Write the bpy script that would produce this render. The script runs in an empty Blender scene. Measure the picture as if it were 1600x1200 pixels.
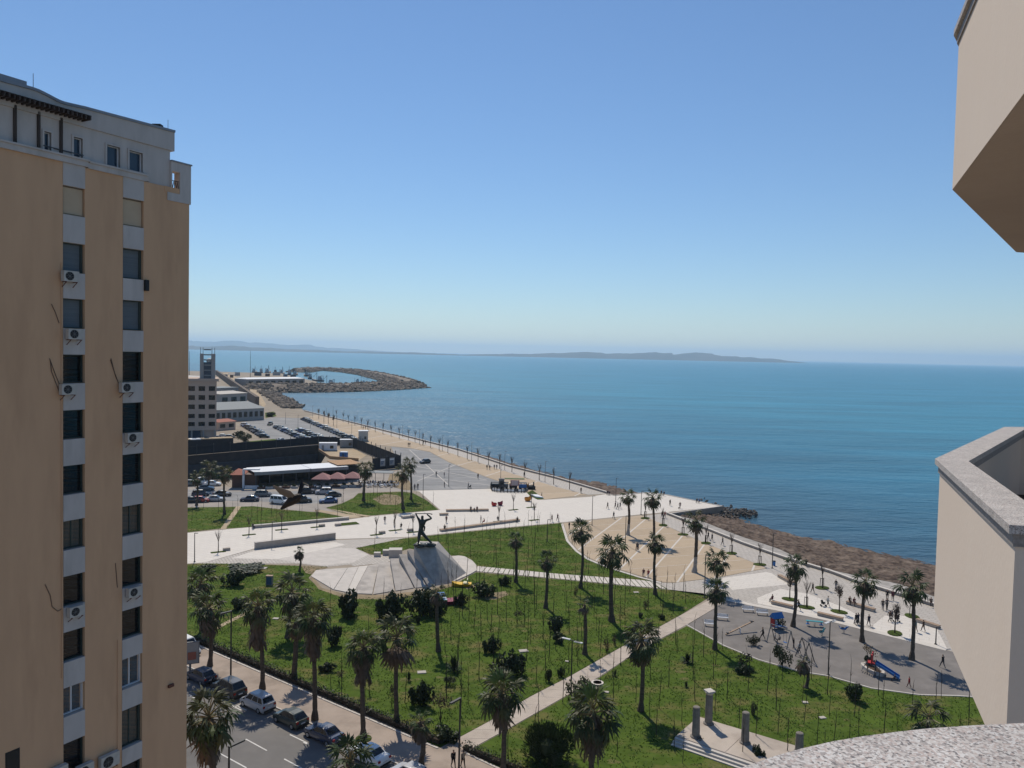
import bpy, bmesh, math, random
from mathutils import Vector, Matrix, noise
from mathutils.geometry import tessellate_polygon
R = math.radians
rnd = random.Random(7)
scene = bpy.context.scene
col = scene.collection

# ------------------------------------------------------------------ camera
EYE = 38.0
PITCH, ROLL, FPX = 47.3 / 1200, 0.022, 1200.0
c_f = Vector((0, math.cos(PITCH), -math.sin(PITCH)))
_u0 = Vector((0, math.sin(PITCH), math.cos(PITCH)))
c_r = Vector((1, 0, 0)) * math.cos(ROLL) + _u0 * math.sin(ROLL)
c_u = -Vector((1, 0, 0)) * math.sin(ROLL) + _u0 * math.cos(ROLL)
c_o = Vector((0, 0, EYE))
cam_data = bpy.data.cameras.new("camera")
cam = bpy.data.objects.new("camera", cam_data)
col.objects.link(cam)
cam_data.sensor_width = 36
cam_data.lens = 27.0
cam_data.clip_start = 0.05
cam_data.clip_end = 120000
cam.matrix_world = Matrix(((c_r.x, c_u.x, -c_f.x, 0), (c_r.y, c_u.y, -c_f.y, 0),
                           (c_r.z, c_u.z, -c_f.z, EYE), (0, 0, 0, 1)))
scene.camera = cam

# ------------------------------------------------------------------ light
SUN_EL, SUN_AZ = 53.0, -16.0          # degrees; azimuth from +Y towards +X
SKY_STRENGTH, SUN_STRENGTH = 0.092, 3.8
world = bpy.data.worlds.new("World")
scene.world = world
world.use_nodes = True
wt = world.node_tree
wt.nodes.clear()
w_out = wt.nodes.new("ShaderNodeOutputWorld")
w_bg = wt.nodes.new("ShaderNodeBackground")
w_sky = wt.nodes.new("ShaderNodeTexSky")
w_sky.sky_type = 'NISHITA'
w_sky.sun_disc = False
w_sky.sun_elevation = R(SUN_EL)
w_sky.sun_rotation = R(SUN_AZ)
w_sky.altitude = 40
w_sky.air_density = 1.15
w_sky.dust_density = 0.0
w_sky.ozone_density = 8.0
w_bg.inputs[1].default_value = SKY_STRENGTH
wt.links.new(w_sky.outputs[0], w_bg.inputs[0])
wt.links.new(w_bg.outputs[0], w_out.inputs[0])
sun_data = bpy.data.lights.new("sun", 'SUN')
sun_data.energy = SUN_STRENGTH
sun_data.angle = R(0.53)
sun_data.color = (1.0, 0.92, 0.79)
sun = bpy.data.objects.new("sun", sun_data)
col.objects.link(sun)
sun_dir = Vector((math.sin(R(SUN_AZ)) * math.cos(R(SUN_EL)), math.cos(R(SUN_AZ)) * math.cos(R(SUN_EL)), math.sin(R(SUN_EL))))
sun.rotation_euler = sun_dir.to_track_quat('Z', 'Y').to_euler()
sun.location = (0, 0, 120)
scene.view_settings.view_transform = 'Standard'
scene.view_settings.look = 'None'
scene.view_settings.gamma = 1
scene.view_settings.use_curve_mapping = False
scene.view_settings.exposure = 0.1
scene.render.engine = 'CYCLES'
scene.cycles.use_denoising = True
scene.cycles.max_bounces = 6
scene.cycles.diffuse_bounces = 3
scene.cycles.glossy_bounces = 3
scene.cycles.transmission_bounces = 4
scene.cycles.volume_bounces = 1
scene.cycles.transparent_max_bounces = 8
scene.cycles.caustics_reflective = False
scene.cycles.caustics_refractive = False
HAZE = 7e-5

# ------------------------------------------------------------------ measuring helpers (photograph pixel, 1600 x 1200 -> place)
def ray(x, y):
    return c_f + (x - 800) / FPX * c_r + (600 - y) / FPX * c_u
def G(x, y, z=0.0):
    d = ray(x, y)
    p = c_o + d * ((z - EYE) / d.z)
    return Vector((p.x, p.y, z))
def proj(P):
    q = Vector(P) - c_o
    k = q.dot(c_f)
    return 800 + FPX * q.dot(c_r) / k, 600 - FPX * q.dot(c_u) / k
def height_at(B, ty):
    lo, hi = -60.0, 120.0
    for _ in range(44):
        m = (lo + hi) / 2
        if proj(B + Vector((0, 0, m)))[1] > ty: lo = m
        else: hi = m
    return lo
def px_size(B, px):
    return px * (Vector(B) - c_o).dot(c_f) / FPX
def GP(pts, z=0.0):
    return [G(x, y, z) for x, y in pts]

# ------------------------------------------------------------------ materials
def new_mat(name):
    m = bpy.data.materials.new(name)
    m.use_nodes = True
    nt = m.node_tree
    b = nt.nodes["Principled BSDF"]
    return m, nt, b
def N(nt, kind, **kw):
    n = nt.nodes.new(kind)
    for k, v in kw.items():
        if k in n.inputs: n.inputs[k].default_value = v
        else: setattr(n, k, v)
    return n
def mat(name, c1, c2=None, scale=1.0, rough=0.8, bump=0.0, bscale=None, spec=0.3, metal=0.0, stretch=None, vary=0.0, lo=0.35, hi=0.65, c3=None, s3=0.1, detail=5.0):
    m, nt, b = new_mat(name)
    L = nt.links.new
    b.inputs["Roughness"].default_value = rough
    b.inputs["Specular IOR Level"].default_value = spec
    b.inputs["Metallic"].default_value = metal
    if c2 is None: c2 = tuple(x * 0.8 for x in c1)
    tc = N(nt, "ShaderNodeTexCoord")
    src = tc.outputs["Object"]
    if stretch:
        mp = N(nt, "ShaderNodeMapping")
        mp.inputs["Scale"].default_value = stretch
        L(src, mp.inputs[0]); src = mp.outputs[0]
    nz = N(nt, "ShaderNodeTexNoise", Scale=scale, Detail=detail, Roughness=0.6)
    L(src, nz.inputs["Vector"])
    rp = N(nt, "ShaderNodeValToRGB")
    rp.color_ramp.elements[0].position = lo; rp.color_ramp.elements[0].color = (*c1, 1)
    rp.color_ramp.elements[1].position = hi; rp.color_ramp.elements[1].color = (*c2, 1)
    L(nz.outputs["Fac"], rp.inputs[0])
    out = rp.outputs[0]
    if c3:
        n3 = N(nt, "ShaderNodeTexNoise", Scale=s3, Detail=4.0, Roughness=0.65)
        L(src, n3.inputs["Vector"])
        r3 = N(nt, "ShaderNodeMapRange"); r3.inputs[1].default_value = 0.5; r3.inputs[2].default_value = 0.68
        L(n3.outputs["Fac"], r3.inputs[0])
        mx = N(nt, "ShaderNodeMix", data_type='RGBA')
        L(r3.outputs[0], mx.inputs[0]); L(out, mx.inputs[6]); mx.inputs[7].default_value = (*c3, 1)
        out = mx.outputs[2]
    if vary:
        oi = N(nt, "ShaderNodeObjectInfo")
        hs = N(nt, "ShaderNodeHueSaturation")
        mr = N(nt, "ShaderNodeMapRange"); mr.inputs[3].default_value = 1 - vary; mr.inputs[4].default_value = 1 + vary
        L(oi.outputs["Random"], mr.inputs[0]); L(mr.outputs[0], hs.inputs["Value"]); L(out, hs.inputs["Color"])
        out = hs.outputs[0]
    L(out, b.inputs["Base Color"])
    if bump:
        bp = N(nt, "ShaderNodeBump", Strength=min(bump, 1.0), Distance=0.02 * max(1, bump))
        if bscale:
            n2 = N(nt, "ShaderNodeTexNoise", Scale=bscale, Detail=4.0)
            L(src, n2.inputs["Vector"]); L(n2.outputs["Fac"], bp.inputs["Height"])
        else:
            L(nz.outputs["Fac"], bp.inputs["Height"])
        L(bp.outputs[0], b.inputs["Normal"])
    return m
def tile_mat(name, c1, c2, mortar, w, h, rot=0.0, rough=0.75, ms=0.02, dirt=None, off=0.5):
    m, nt, b = new_mat(name)
    L = nt.links.new
    tc = N(nt, "ShaderNodeTexCoord"); mp = N(nt, "ShaderNodeMapping")
    mp.inputs["Rotation"].default_value = (0, 0, rot)
    L(tc.outputs["Object"], mp.inputs[0])
    br = N(nt, "ShaderNodeTexBrick")
    br.offset = off
    br.inputs["Color1"].default_value = (*c1, 1); br.inputs["Color2"].default_value = (*c2, 1)
    br.inputs["Mortar"].default_value = (*mortar, 1)
    br.inputs["Scale"].default_value = 1.0
    br.inputs["Mortar Size"].default_value = ms
    br.inputs["Brick Width"].default_value = w; br.inputs["Row Height"].default_value = h
    L(mp.outputs[0], br.inputs["Vector"])
    nz = N(nt, "ShaderNodeTexNoise", Scale=0.35, Detail=6.0, Roughness=0.65)
    L(tc.outputs["Object"], nz.inputs["Vector"])
    mr = N(nt, "ShaderNodeMapRange"); mr.inputs[1].default_value = 0.35; mr.inputs[2].default_value = 0.7
    mr.inputs[3].default_value = 0.0; mr.inputs[4].default_value = 0.35
    L(nz.outputs["Fac"], mr.inputs[0])
    mx = N(nt, "ShaderNodeMix", data_type='RGBA')
    L(mr.outputs[0], mx.inputs[0]); L(br.outputs["Color"], mx.inputs[6])
    mx.inputs[7].default_value = (*(dirt or tuple(x * 0.7 for x in c1)), 1)
    L(mx.outputs[2], b.inputs["Base Color"])
    b.inputs["Roughness"].default_value = rough; b.inputs["Specular IOR Level"].default_value = 0.25
    bp = N(nt, "ShaderNodeBump", Strength=0.6, Distance=0.02)
    inv = N(nt, "ShaderNodeMath", operation='SUBTRACT'); inv.inputs[0].default_value = 1.0
    L(br.outputs["Fac"], inv.inputs[1]); L(inv.outputs[0], bp.inputs["Height"]); L(bp.outputs[0], b.inputs["Normal"])
    return m
MT = {}
MT['tan'] = mat('tan_render', (0.625, 0.386, 0.228), (0.58, 0.357, 0.212), 0.9, 0.9, 0.2, 18, 0.1, c3=(0.535, 0.327, 0.193), s3=0.5, stretch=(1, 1, 0.22), detail=7.0)
MT['white_paint'] = mat('white_paint', (0.52, 0.475, 0.44), (0.46, 0.42, 0.39), 1.4, 0.85, 0.1, 20, 0.2, c3=(0.42, 0.385, 0.355), s3=0.9, stretch=(1, 1, 0.25))
MT['white_pvc'] = mat('white_pvc', (0.72, 0.72, 0.72), (0.68, 0.68, 0.69), 2, 0.5)
MT['dark_frame'] = mat('dark_frame', (0.05, 0.07, 0.06), (0.04, 0.055, 0.05), 3, 0.5)
MT['roof_metal'] = mat('roof_metal', (0.24, 0.26, 0.29), (0.2, 0.22, 0.25), 2, 0.5, spec=0.5)
MT['shutter'] = mat('roller_shutter', (0.13, 0.155, 0.17), (0.105, 0.125, 0.14), 1, 0.6, 0.8, spec=0.3, stretch=(0.2, 0.2, 22))
MT['blind'] = mat('beige_blind', (0.50, 0.385, 0.26), (0.46, 0.35, 0.235), 1, 0.8)
MT['pale_curtain'] = mat('pale_curtain', (0.22, 0.21, 0.18), (0.12, 0.12, 0.10), 5, 0.9, stretch=(4, 4, 0.15))
MT['dark_wood'] = mat('dark_wood', (0.06, 0.042, 0.034), (0.04, 0.028, 0.022), 4, 0.7, stretch=(1, 1, 0.3))
MT['ac_body'] = mat('ac_body', (0.50, 0.47, 0.42), (0.42, 0.395, 0.355), 3, 0.6)
MT['black'] = mat('black_plastic', (0.02, 0.02, 0.022), (0.015, 0.015, 0.016), 4, 0.55)
MT['rust'] = mat('rusty_metal', (0.16, 0.06, 0.035), (0.10, 0.04, 0.03), 6, 0.8)
MT['cable'] = mat('cable', (0.11, 0.07, 0.05), (0.07, 0.05, 0.04), 6, 0.8)
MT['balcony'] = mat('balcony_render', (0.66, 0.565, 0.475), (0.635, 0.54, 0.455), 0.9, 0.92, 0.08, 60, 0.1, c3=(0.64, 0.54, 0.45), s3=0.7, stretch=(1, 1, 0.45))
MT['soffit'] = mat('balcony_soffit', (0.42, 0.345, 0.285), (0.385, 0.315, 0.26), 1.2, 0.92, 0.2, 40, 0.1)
MT['granite_edge'] = mat('granite_edge', (0.30, 0.28, 0.27), (0.2, 0.18, 0.17), 60, 0.7)
MT['soil'] = mat('soil', (0.10, 0.06, 0.035), (0.06, 0.035, 0.02), 3, 0.95, 0.8, 12)
def granite():
    m, nt, b = new_mat('speckled_granite')
    L = nt.links.new
    tc = N(nt, "ShaderNodeTexCoord")
    v = N(nt, "ShaderNodeTexVoronoi", Scale=260.0); L(tc.outputs["Object"], v.inputs["Vector"])
    sep = N(nt, "ShaderNodeSeparateColor"); L(v.outputs["Color"], sep.inputs[0])
    rp = N(nt, "ShaderNodeValToRGB"); cr = rp.color_ramp; cr.interpolation = 'CONSTANT'
    cr.elements[0].position = 0; cr.elements[0].color = (0.17, 0.155, 0.15, 1)
    cr.elements[1].position = 0.10; cr.elements[1].color = (0.36, 0.32, 0.30, 1)
    for p, c in ((0.34, (0.58, 0.53, 0.49)), (0.64, (0.50, 0.41, 0.37)), (0.8, (0.66, 0.63, 0.60))):
        e = cr.elements.new(p); e.color = (*c, 1)
    L(sep.outputs[0], rp.inputs[0])
    nz = N(nt, "ShaderNodeTexNoise", Scale=9.0, Detail=5.0); L(tc.outputs["Object"], nz.inputs["Vector"])
    mx = N(nt, "ShaderNodeMix", data_type='RGBA', blend_type='MULTIPLY'); mx.inputs[0].default_value = 0.5
    L(rp.outputs[0], mx.inputs[6]); L(nz.outputs["Fac"], mx.inputs[7])
    g = N(nt, "ShaderNodeBrightContrast"); g.inputs[1].default_value = 0.03
    L(mx.outputs[2], g.inputs[0]); L(g.outputs[0], b.inputs["Base Color"])
    b.inputs["Roughness"].default_value = 0.6; b.inputs["Specular IOR Level"].default_value = 0.25
    bp = N(nt, "ShaderNodeBump", Strength=0.15, Distance=0.001); L(v.outputs["Distance"], bp.inputs["Height"]); L(bp.outputs[0], b.inputs["Normal"])
    return m
MT['granite'] = granite()
def glass_mat(name, c, rough=0.08):
    m, nt, b = new_mat(name)
    b.inputs["Base Color"].default_value = (*c, 1)
    b.inputs["Roughness"].default_value = rough
    b.inputs["Specular IOR Level"].default_value = 0.5
    return m
MT['glass_dark'] = glass_mat('dark_window_glass', (0.006, 0.011, 0.015), 0.12)
MT['glass_blue'] = glass_mat('blue_window_glass', (0.03, 0.055, 0.085), 0.1)
MT['glass_clear'] = glass_mat('clear_balcony_glass', (0.3, 0.45, 0.55), 0.05)
MT['car_glass'] = glass_mat('car_glass', (0.008, 0.01, 0.013), 0.05)
# ground
MT['land'] = mat('bare_ground', (0.33, 0.28, 0.22), (0.25, 0.21, 0.165), 0.12, 0.95, 0.5, 1.5, 0.1)
MT['asphalt'] = mat('asphalt', (0.165, 0.155, 0.145), (0.13, 0.122, 0.115), 0.3, 0.85, 0.3, 25, 0.2, c3=(0.20, 0.185, 0.17), s3=0.15)
MT['asphalt_old'] = mat('old_asphalt', (0.27, 0.265, 0.26), (0.20, 0.198, 0.195), 0.16, 0.9, 0.3, 12, 0.2, c3=(0.33, 0.32, 0.305), s3=0.07, stretch=(1, 2.5, 1))
MT['forecourt'] = mat('forecourt_paving', (0.35, 0.31, 0.27), (0.28, 0.25, 0.22), 0.2, 0.9, 0.2, 5, 0.15)
MT['sidewalk'] = mat('sidewalk_concrete', (0.37, 0.30, 0.245), (0.31, 0.25, 0.205), 0.4, 0.9, 0.25, 12, 0.15, c3=(0.26, 0.21, 0.17), s3=0.2)
MT['kerb'] = mat('kerb_stone', (0.55, 0.51, 0.46), (0.44, 0.40, 0.36), 1.5, 0.85)
MT['plaza'] = tile_mat('white_stone_paving', (0.62, 0.57, 0.505), (0.60, 0.55, 0.49), (0.46, 0.415, 0.365), 2.4, 1.2, R(28), ms=0.03, dirt=(0.50, 0.455, 0.40))
MT['beige'] = mat('beige_stone_paving', (0.43, 0.335, 0.235), (0.40, 0.31, 0.215), 0.6, 0.85, 0.15, 30, 0.15, vary=0.06)
MT['joint'] = mat('pale_joint_stone', (0.58, 0.53, 0.47), (0.52, 0.475, 0.42), 0.8, 0.85)
MT['cobble'] = tile_mat('grey_cobbles', (0.49, 0.445, 0.395), (0.42, 0.38, 0.335), (0.31, 0.275, 0.24), 1.3, 0.55, R(60), ms=0.07)
MT['path'] = mat('path_concrete', (0.47, 0.40, 0.335), (0.41, 0.35, 0.29), 0.5, 0.9, 0.2, 14, 0.15, c3=(0.36, 0.30, 0.25), s3=0.35)
MT['slab'] = mat('path_slab_stone', (0.56, 0.51, 0.45), (0.48, 0.43, 0.38), 1.2, 0.85, vary=0.1)
MT['rubber'] = mat('playground_rubber', (0.20, 0.182, 0.168), (0.165, 0.15, 0.138), 0.35, 0.92, 0.3, 20, 0.15, c3=(0.235, 0.213, 0.195), s3=0.2)
MT['stone'] = mat('monument_stone', (0.46, 0.415, 0.37), (0.37, 0.335, 0.30), 0.6, 0.85, 0.3, 8, 0.2, c3=(0.31, 0.28, 0.25), s3=0.3)
MT['stone_pale'] = mat('pale_stone', (0.55, 0.50, 0.45), (0.47, 0.43, 0.385), 0.7, 0.85, 0.2, 8, 0.2)
MT['concrete'] = mat('concrete', (0.46, 0.40, 0.345), (0.38, 0.33, 0.28), 1.0, 0.9, 0.3, 10, 0.2)
MT['column'] = mat('ancient_column_stone', (0.25, 0.225, 0.20), (0.17, 0.15, 0.13), 1.6, 0.92, 0.8, 8, 0.1)
MT['sand'] = mat('sandy_soil', (0.44, 0.35, 0.24), (0.36, 0.28, 0.19), 0.3, 0.95, 0.5, 4, 0.1)
MT['dirt'] = mat('worn_dirt', (0.30, 0.23, 0.145), (0.20, 0.16, 0.10), 0.6, 0.95, 0.5, 4, 0.1)
MT['seaweed'] = mat('dry_seaweed', (0.155, 0.115, 0.09), (0.06, 0.044, 0.036), 0.9, 0.95, 3.0, 2.5, 0.1, c3=(0.20, 0.155, 0.12), s3=0.35, lo=.38, hi=.6, detail=9.0)
MT['shingle'] = mat('beach_shingle', (0.40, 0.37, 0.34), (0.28, 0.26, 0.235), 0.8, 0.95, 0.8, 5, 0.1)
MT['rock'] = mat('breakwater_rock', (0.23, 0.19, 0.15), (0.13, 0.105, 0.085), 0.25, 0.9, 0.5, 2, 0.15, c3=(0.32, 0.26, 0.20), s3=0.12)
MT['rock_dark'] = mat('wet_dark_rock', (0.10, 0.085, 0.07), (0.06, 0.05, 0.042), 0.8, 0.8, 0.5, 3, 0.3, c3=(0.2, 0.175, 0.15), s3=0.3)
MT['line'] = mat('road_paint', (0.62, 0.60, 0.56), (0.50, 0.48, 0.45), 2, 0.8)
MT['grass'] = mat('lawn', (0.080, 0.122, 0.020), (0.050, 0.080, 0.013), 0.45, 0.95, 1.0, 3.0, 0.05, c3=(0.14, 0.125, 0.045), s3=0.2, detail=8.0, stretch=(1, 1.6, 1))
MT['thin_grass'] = mat('thin_dry_grass', (0.15, 0.135, 0.055), (0.095, 0.11, 0.032), 2.5, 0.95, 0.8, 6, 0.05)
MT['grass_dark'] = mat('planter_grass', (0.06, 0.085, 0.018), (0.04, 0.058, 0.012), 1.5, 0.95, 0.8, 6, 0.05)
def leafy(name, c1, c2, vary=0.25, trans=0.25):
    m = mat(name, c1, c2, 1.3, 0.55, spec=0.3, vary=vary)
    nt = m.node_tree; b = nt.nodes["Principled BSDF"]; L = nt.links.new
    src = b.inputs["Base Color"].links[0].from_socket
    t = N(nt, "ShaderNodeBsdfTranslucent"); L(src, t.inputs[0])
    ms = N(nt, "ShaderNodeMixShader"); ms.inputs[0].default_value = trans
    out = nt.nodes["Material Output"]
    L(b.outputs[0], ms.inputs[1]); L(t.outputs[0], ms.inputs[2]); L(ms.outputs[0], out.inputs[0])
    return m
MT['blade'] = leafy('grass_blades', (0.10, 0.165, 0.03), (0.07, 0.12, 0.02), 0.0, 0.3)
MT['frond'] = leafy('palm_frond', (0.052, 0.078, 0.022), (0.034, 0.056, 0.015), 0.3, 0.22)
MT['frond_olive'] = leafy('palm_frond_olive', (0.085, 0.085, 0.032), (0.05, 0.058, 0.02), 0.35, 0.22)
MT['petiole'] = mat('palm_petiole', (0.24, 0.19, 0.09), (0.17, 0.13, 0.06), 3, 0.6)
MT['dead'] = leafy('dead_fronds', (0.15, 0.105, 0.068), (0.085, 0.058, 0.038), 0.15, 0.15)
MT['palm_trunk'] = mat('palm_trunk', (0.125, 0.098, 0.075), (0.07, 0.055, 0.043), 1.2, 0.95, 1.0, 5, 0.1, stretch=(1, 1, 5))
MT['trunk_white'] = mat('limewashed_trunk', (0.40, 0.37, 0.33), (0.28, 0.25, 0.22), 1.2, 0.95, 0.6, 6, 0.1, stretch=(1, 1, 4))
MT['bush'] = leafy('bush_leaves', (0.030, 0.046, 0.016), (0.018, 0.028, 0.010), 0.25, 0.2)
MT['bush_olive'] = leafy('olive_leaves', (0.085, 0.09, 0.045), (0.05, 0.055, 0.028), 0.25, 0.2)
MT['bush_red'] = leafy('reddish_leaves', (0.085, 0.055, 0.038), (0.05, 0.036, 0.024), 0.25, 0.2)
MT['bush_tan'] = leafy('dry_tan_leaves', (0.22, 0.16, 0.095), (0.14, 0.10, 0.06), 0.2, 0.2)
MT['pine'] = leafy('pine_needles', (0.028, 0.050, 0.014), (0.016, 0.030, 0.009), 0.15, 0.12)
MT['bark'] = mat('bark', (0.075, 0.058, 0.045), (0.045, 0.035, 0.028), 3, 0.95, 0.5, 10, 0.1)
MT['stake'] = mat('sapling_bark', (0.045, 0.036, 0.030), (0.03, 0.024, 0.02), 3, 0.95)
MT['twig'] = mat('bare_twigs', (0.13, 0.105, 0.085), (0.09, 0.07, 0.06), 3, 0.95)
MT['lamp_dark'] = mat('lamp_dark_steel', (0.045, 0.042, 0.040), (0.035, 0.033, 0.032), 3, 0.55, spec=0.4)
MT['lamp_grey'] = mat('lamp_grey_steel', (0.20, 0.195, 0.19), (0.16, 0.155, 0.15), 3, 0.5, spec=0.4)
MT['lamp_head'] = mat('lamp_head_white', (0.6, 0.6, 0.6), (0.5, 0.5, 0.5), 3, 0.5)
MT['bench_wood'] = mat('bench_wood', (0.36, 0.25, 0.17), (0.27, 0.185, 0.125), 2.5, 0.75, stretch=(1, 1, 1))
MT['bronze'] = mat('dark_bronze', (0.040, 0.050, 0.048), (0.022, 0.027, 0.027), 1.5, 0.42, 0.3, 6, 0.5, metal=0.35)
MT['fence_dark'] = mat('dark_mesh_panel', (0.022, 0.024, 0.030), (0.015, 0.017, 0.021), 0.6, 0.75)
MT['steel'] = mat('painted_steel', (0.075, 0.075, 0.08), (0.055, 0.055, 0.06), 3, 0.5)
MT['chrome'] = mat('bright_metal', (0.55, 0.56, 0.57), (0.45, 0.46, 0.47), 3, 0.3, metal=0.8)
MT['tyre'] = mat('tyre_rubber', (0.018, 0.018, 0.018), (0.012, 0.012, 0.012), 3, 0.9)
MT['rim'] = mat('alloy_rim', (0.35, 0.35, 0.36), (0.28, 0.28, 0.29), 3, 0.4, metal=0.6)
MT['headlight'] = glass_mat('headlight_lens', (0.6, 0.62, 0.64), 0.1)
MT['taillight'] = glass_mat('taillight_lens', (0.30, 0.012, 0.01), 0.2)
MT['plate'] = mat('number_plate', (0.6, 0.6, 0.58), (0.55, 0.55, 0.53), 2, 0.6)
def paint(name, c):
    m, nt, b = new_mat(name)
    L = nt.links.new
    tc = N(nt, "ShaderNodeTexCoord"); nz = N(nt, "ShaderNodeTexNoise", Scale=1.6, Detail=3.0); L(tc.outputs["Object"], nz.inputs["Vector"])
    rp = N(nt, "ShaderNodeMapRange"); rp.inputs[3].default_value = 0.28; rp.inputs[4].default_value = 0.45
    L(nz.outputs["Fac"], rp.inputs[0]); L(rp.outputs[0], b.inputs["Roughness"])
    b.inputs["Base Color"].default_value = (*c, 1)
    b.inputs["Coat Weight"].default_value = 0.6; b.inputs["Coat Roughness"].default_value = 0.08
    return m
PAINT = {n: paint(n.replace(' ', '_') + '_car_paint', c) for n, c in {
    'silver': (0.38, 0.38, 0.39), 'white': (0.72, 0.72, 0.71), 'black': (0.012, 0.012, 0.014), 'dark blue': (0.012, 0.022, 0.055),
    'blue': (0.03, 0.07, 0.19), 'grey': (0.13, 0.135, 0.14), 'dark green': (0.010, 0.022, 0.020), 'red': (0.33, 0.02, 0.02), 'beige': (0.38, 0.33, 0.26)}.items()}
def flat(name, c, rough=0.7):
    if name not in MT: MT[name] = mat(name, c, tuple(x * 0.88 for x in c), 2.5, rough)
    return MT[name]
flat('blue_plastic', (0.04, 0.16, 0.42), 0.5); flat('red_plastic', (0.42, 0.03, 0.03), 0.5); flat('yellow_plastic', (0.72, 0.44, 0.03), 0.5)
flat('orange_plastic', (0.55, 0.22, 0.03), 0.5); flat('teal_plastic', (0.05, 0.27, 0.30), 0.5); flat('cream_plastic', (0.68, 0.64, 0.42), 0.5)
flat('pink_canvas', (0.36, 0.19, 0.175), 0.9); flat('orange_roof', (0.41, 0.24, 0.12), 0.8); flat('red_roof', (0.34, 0.125, 0.085), 0.85)
flat('maroon_plastic', (0.22, 0.02, 0.05), 0.5)
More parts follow.
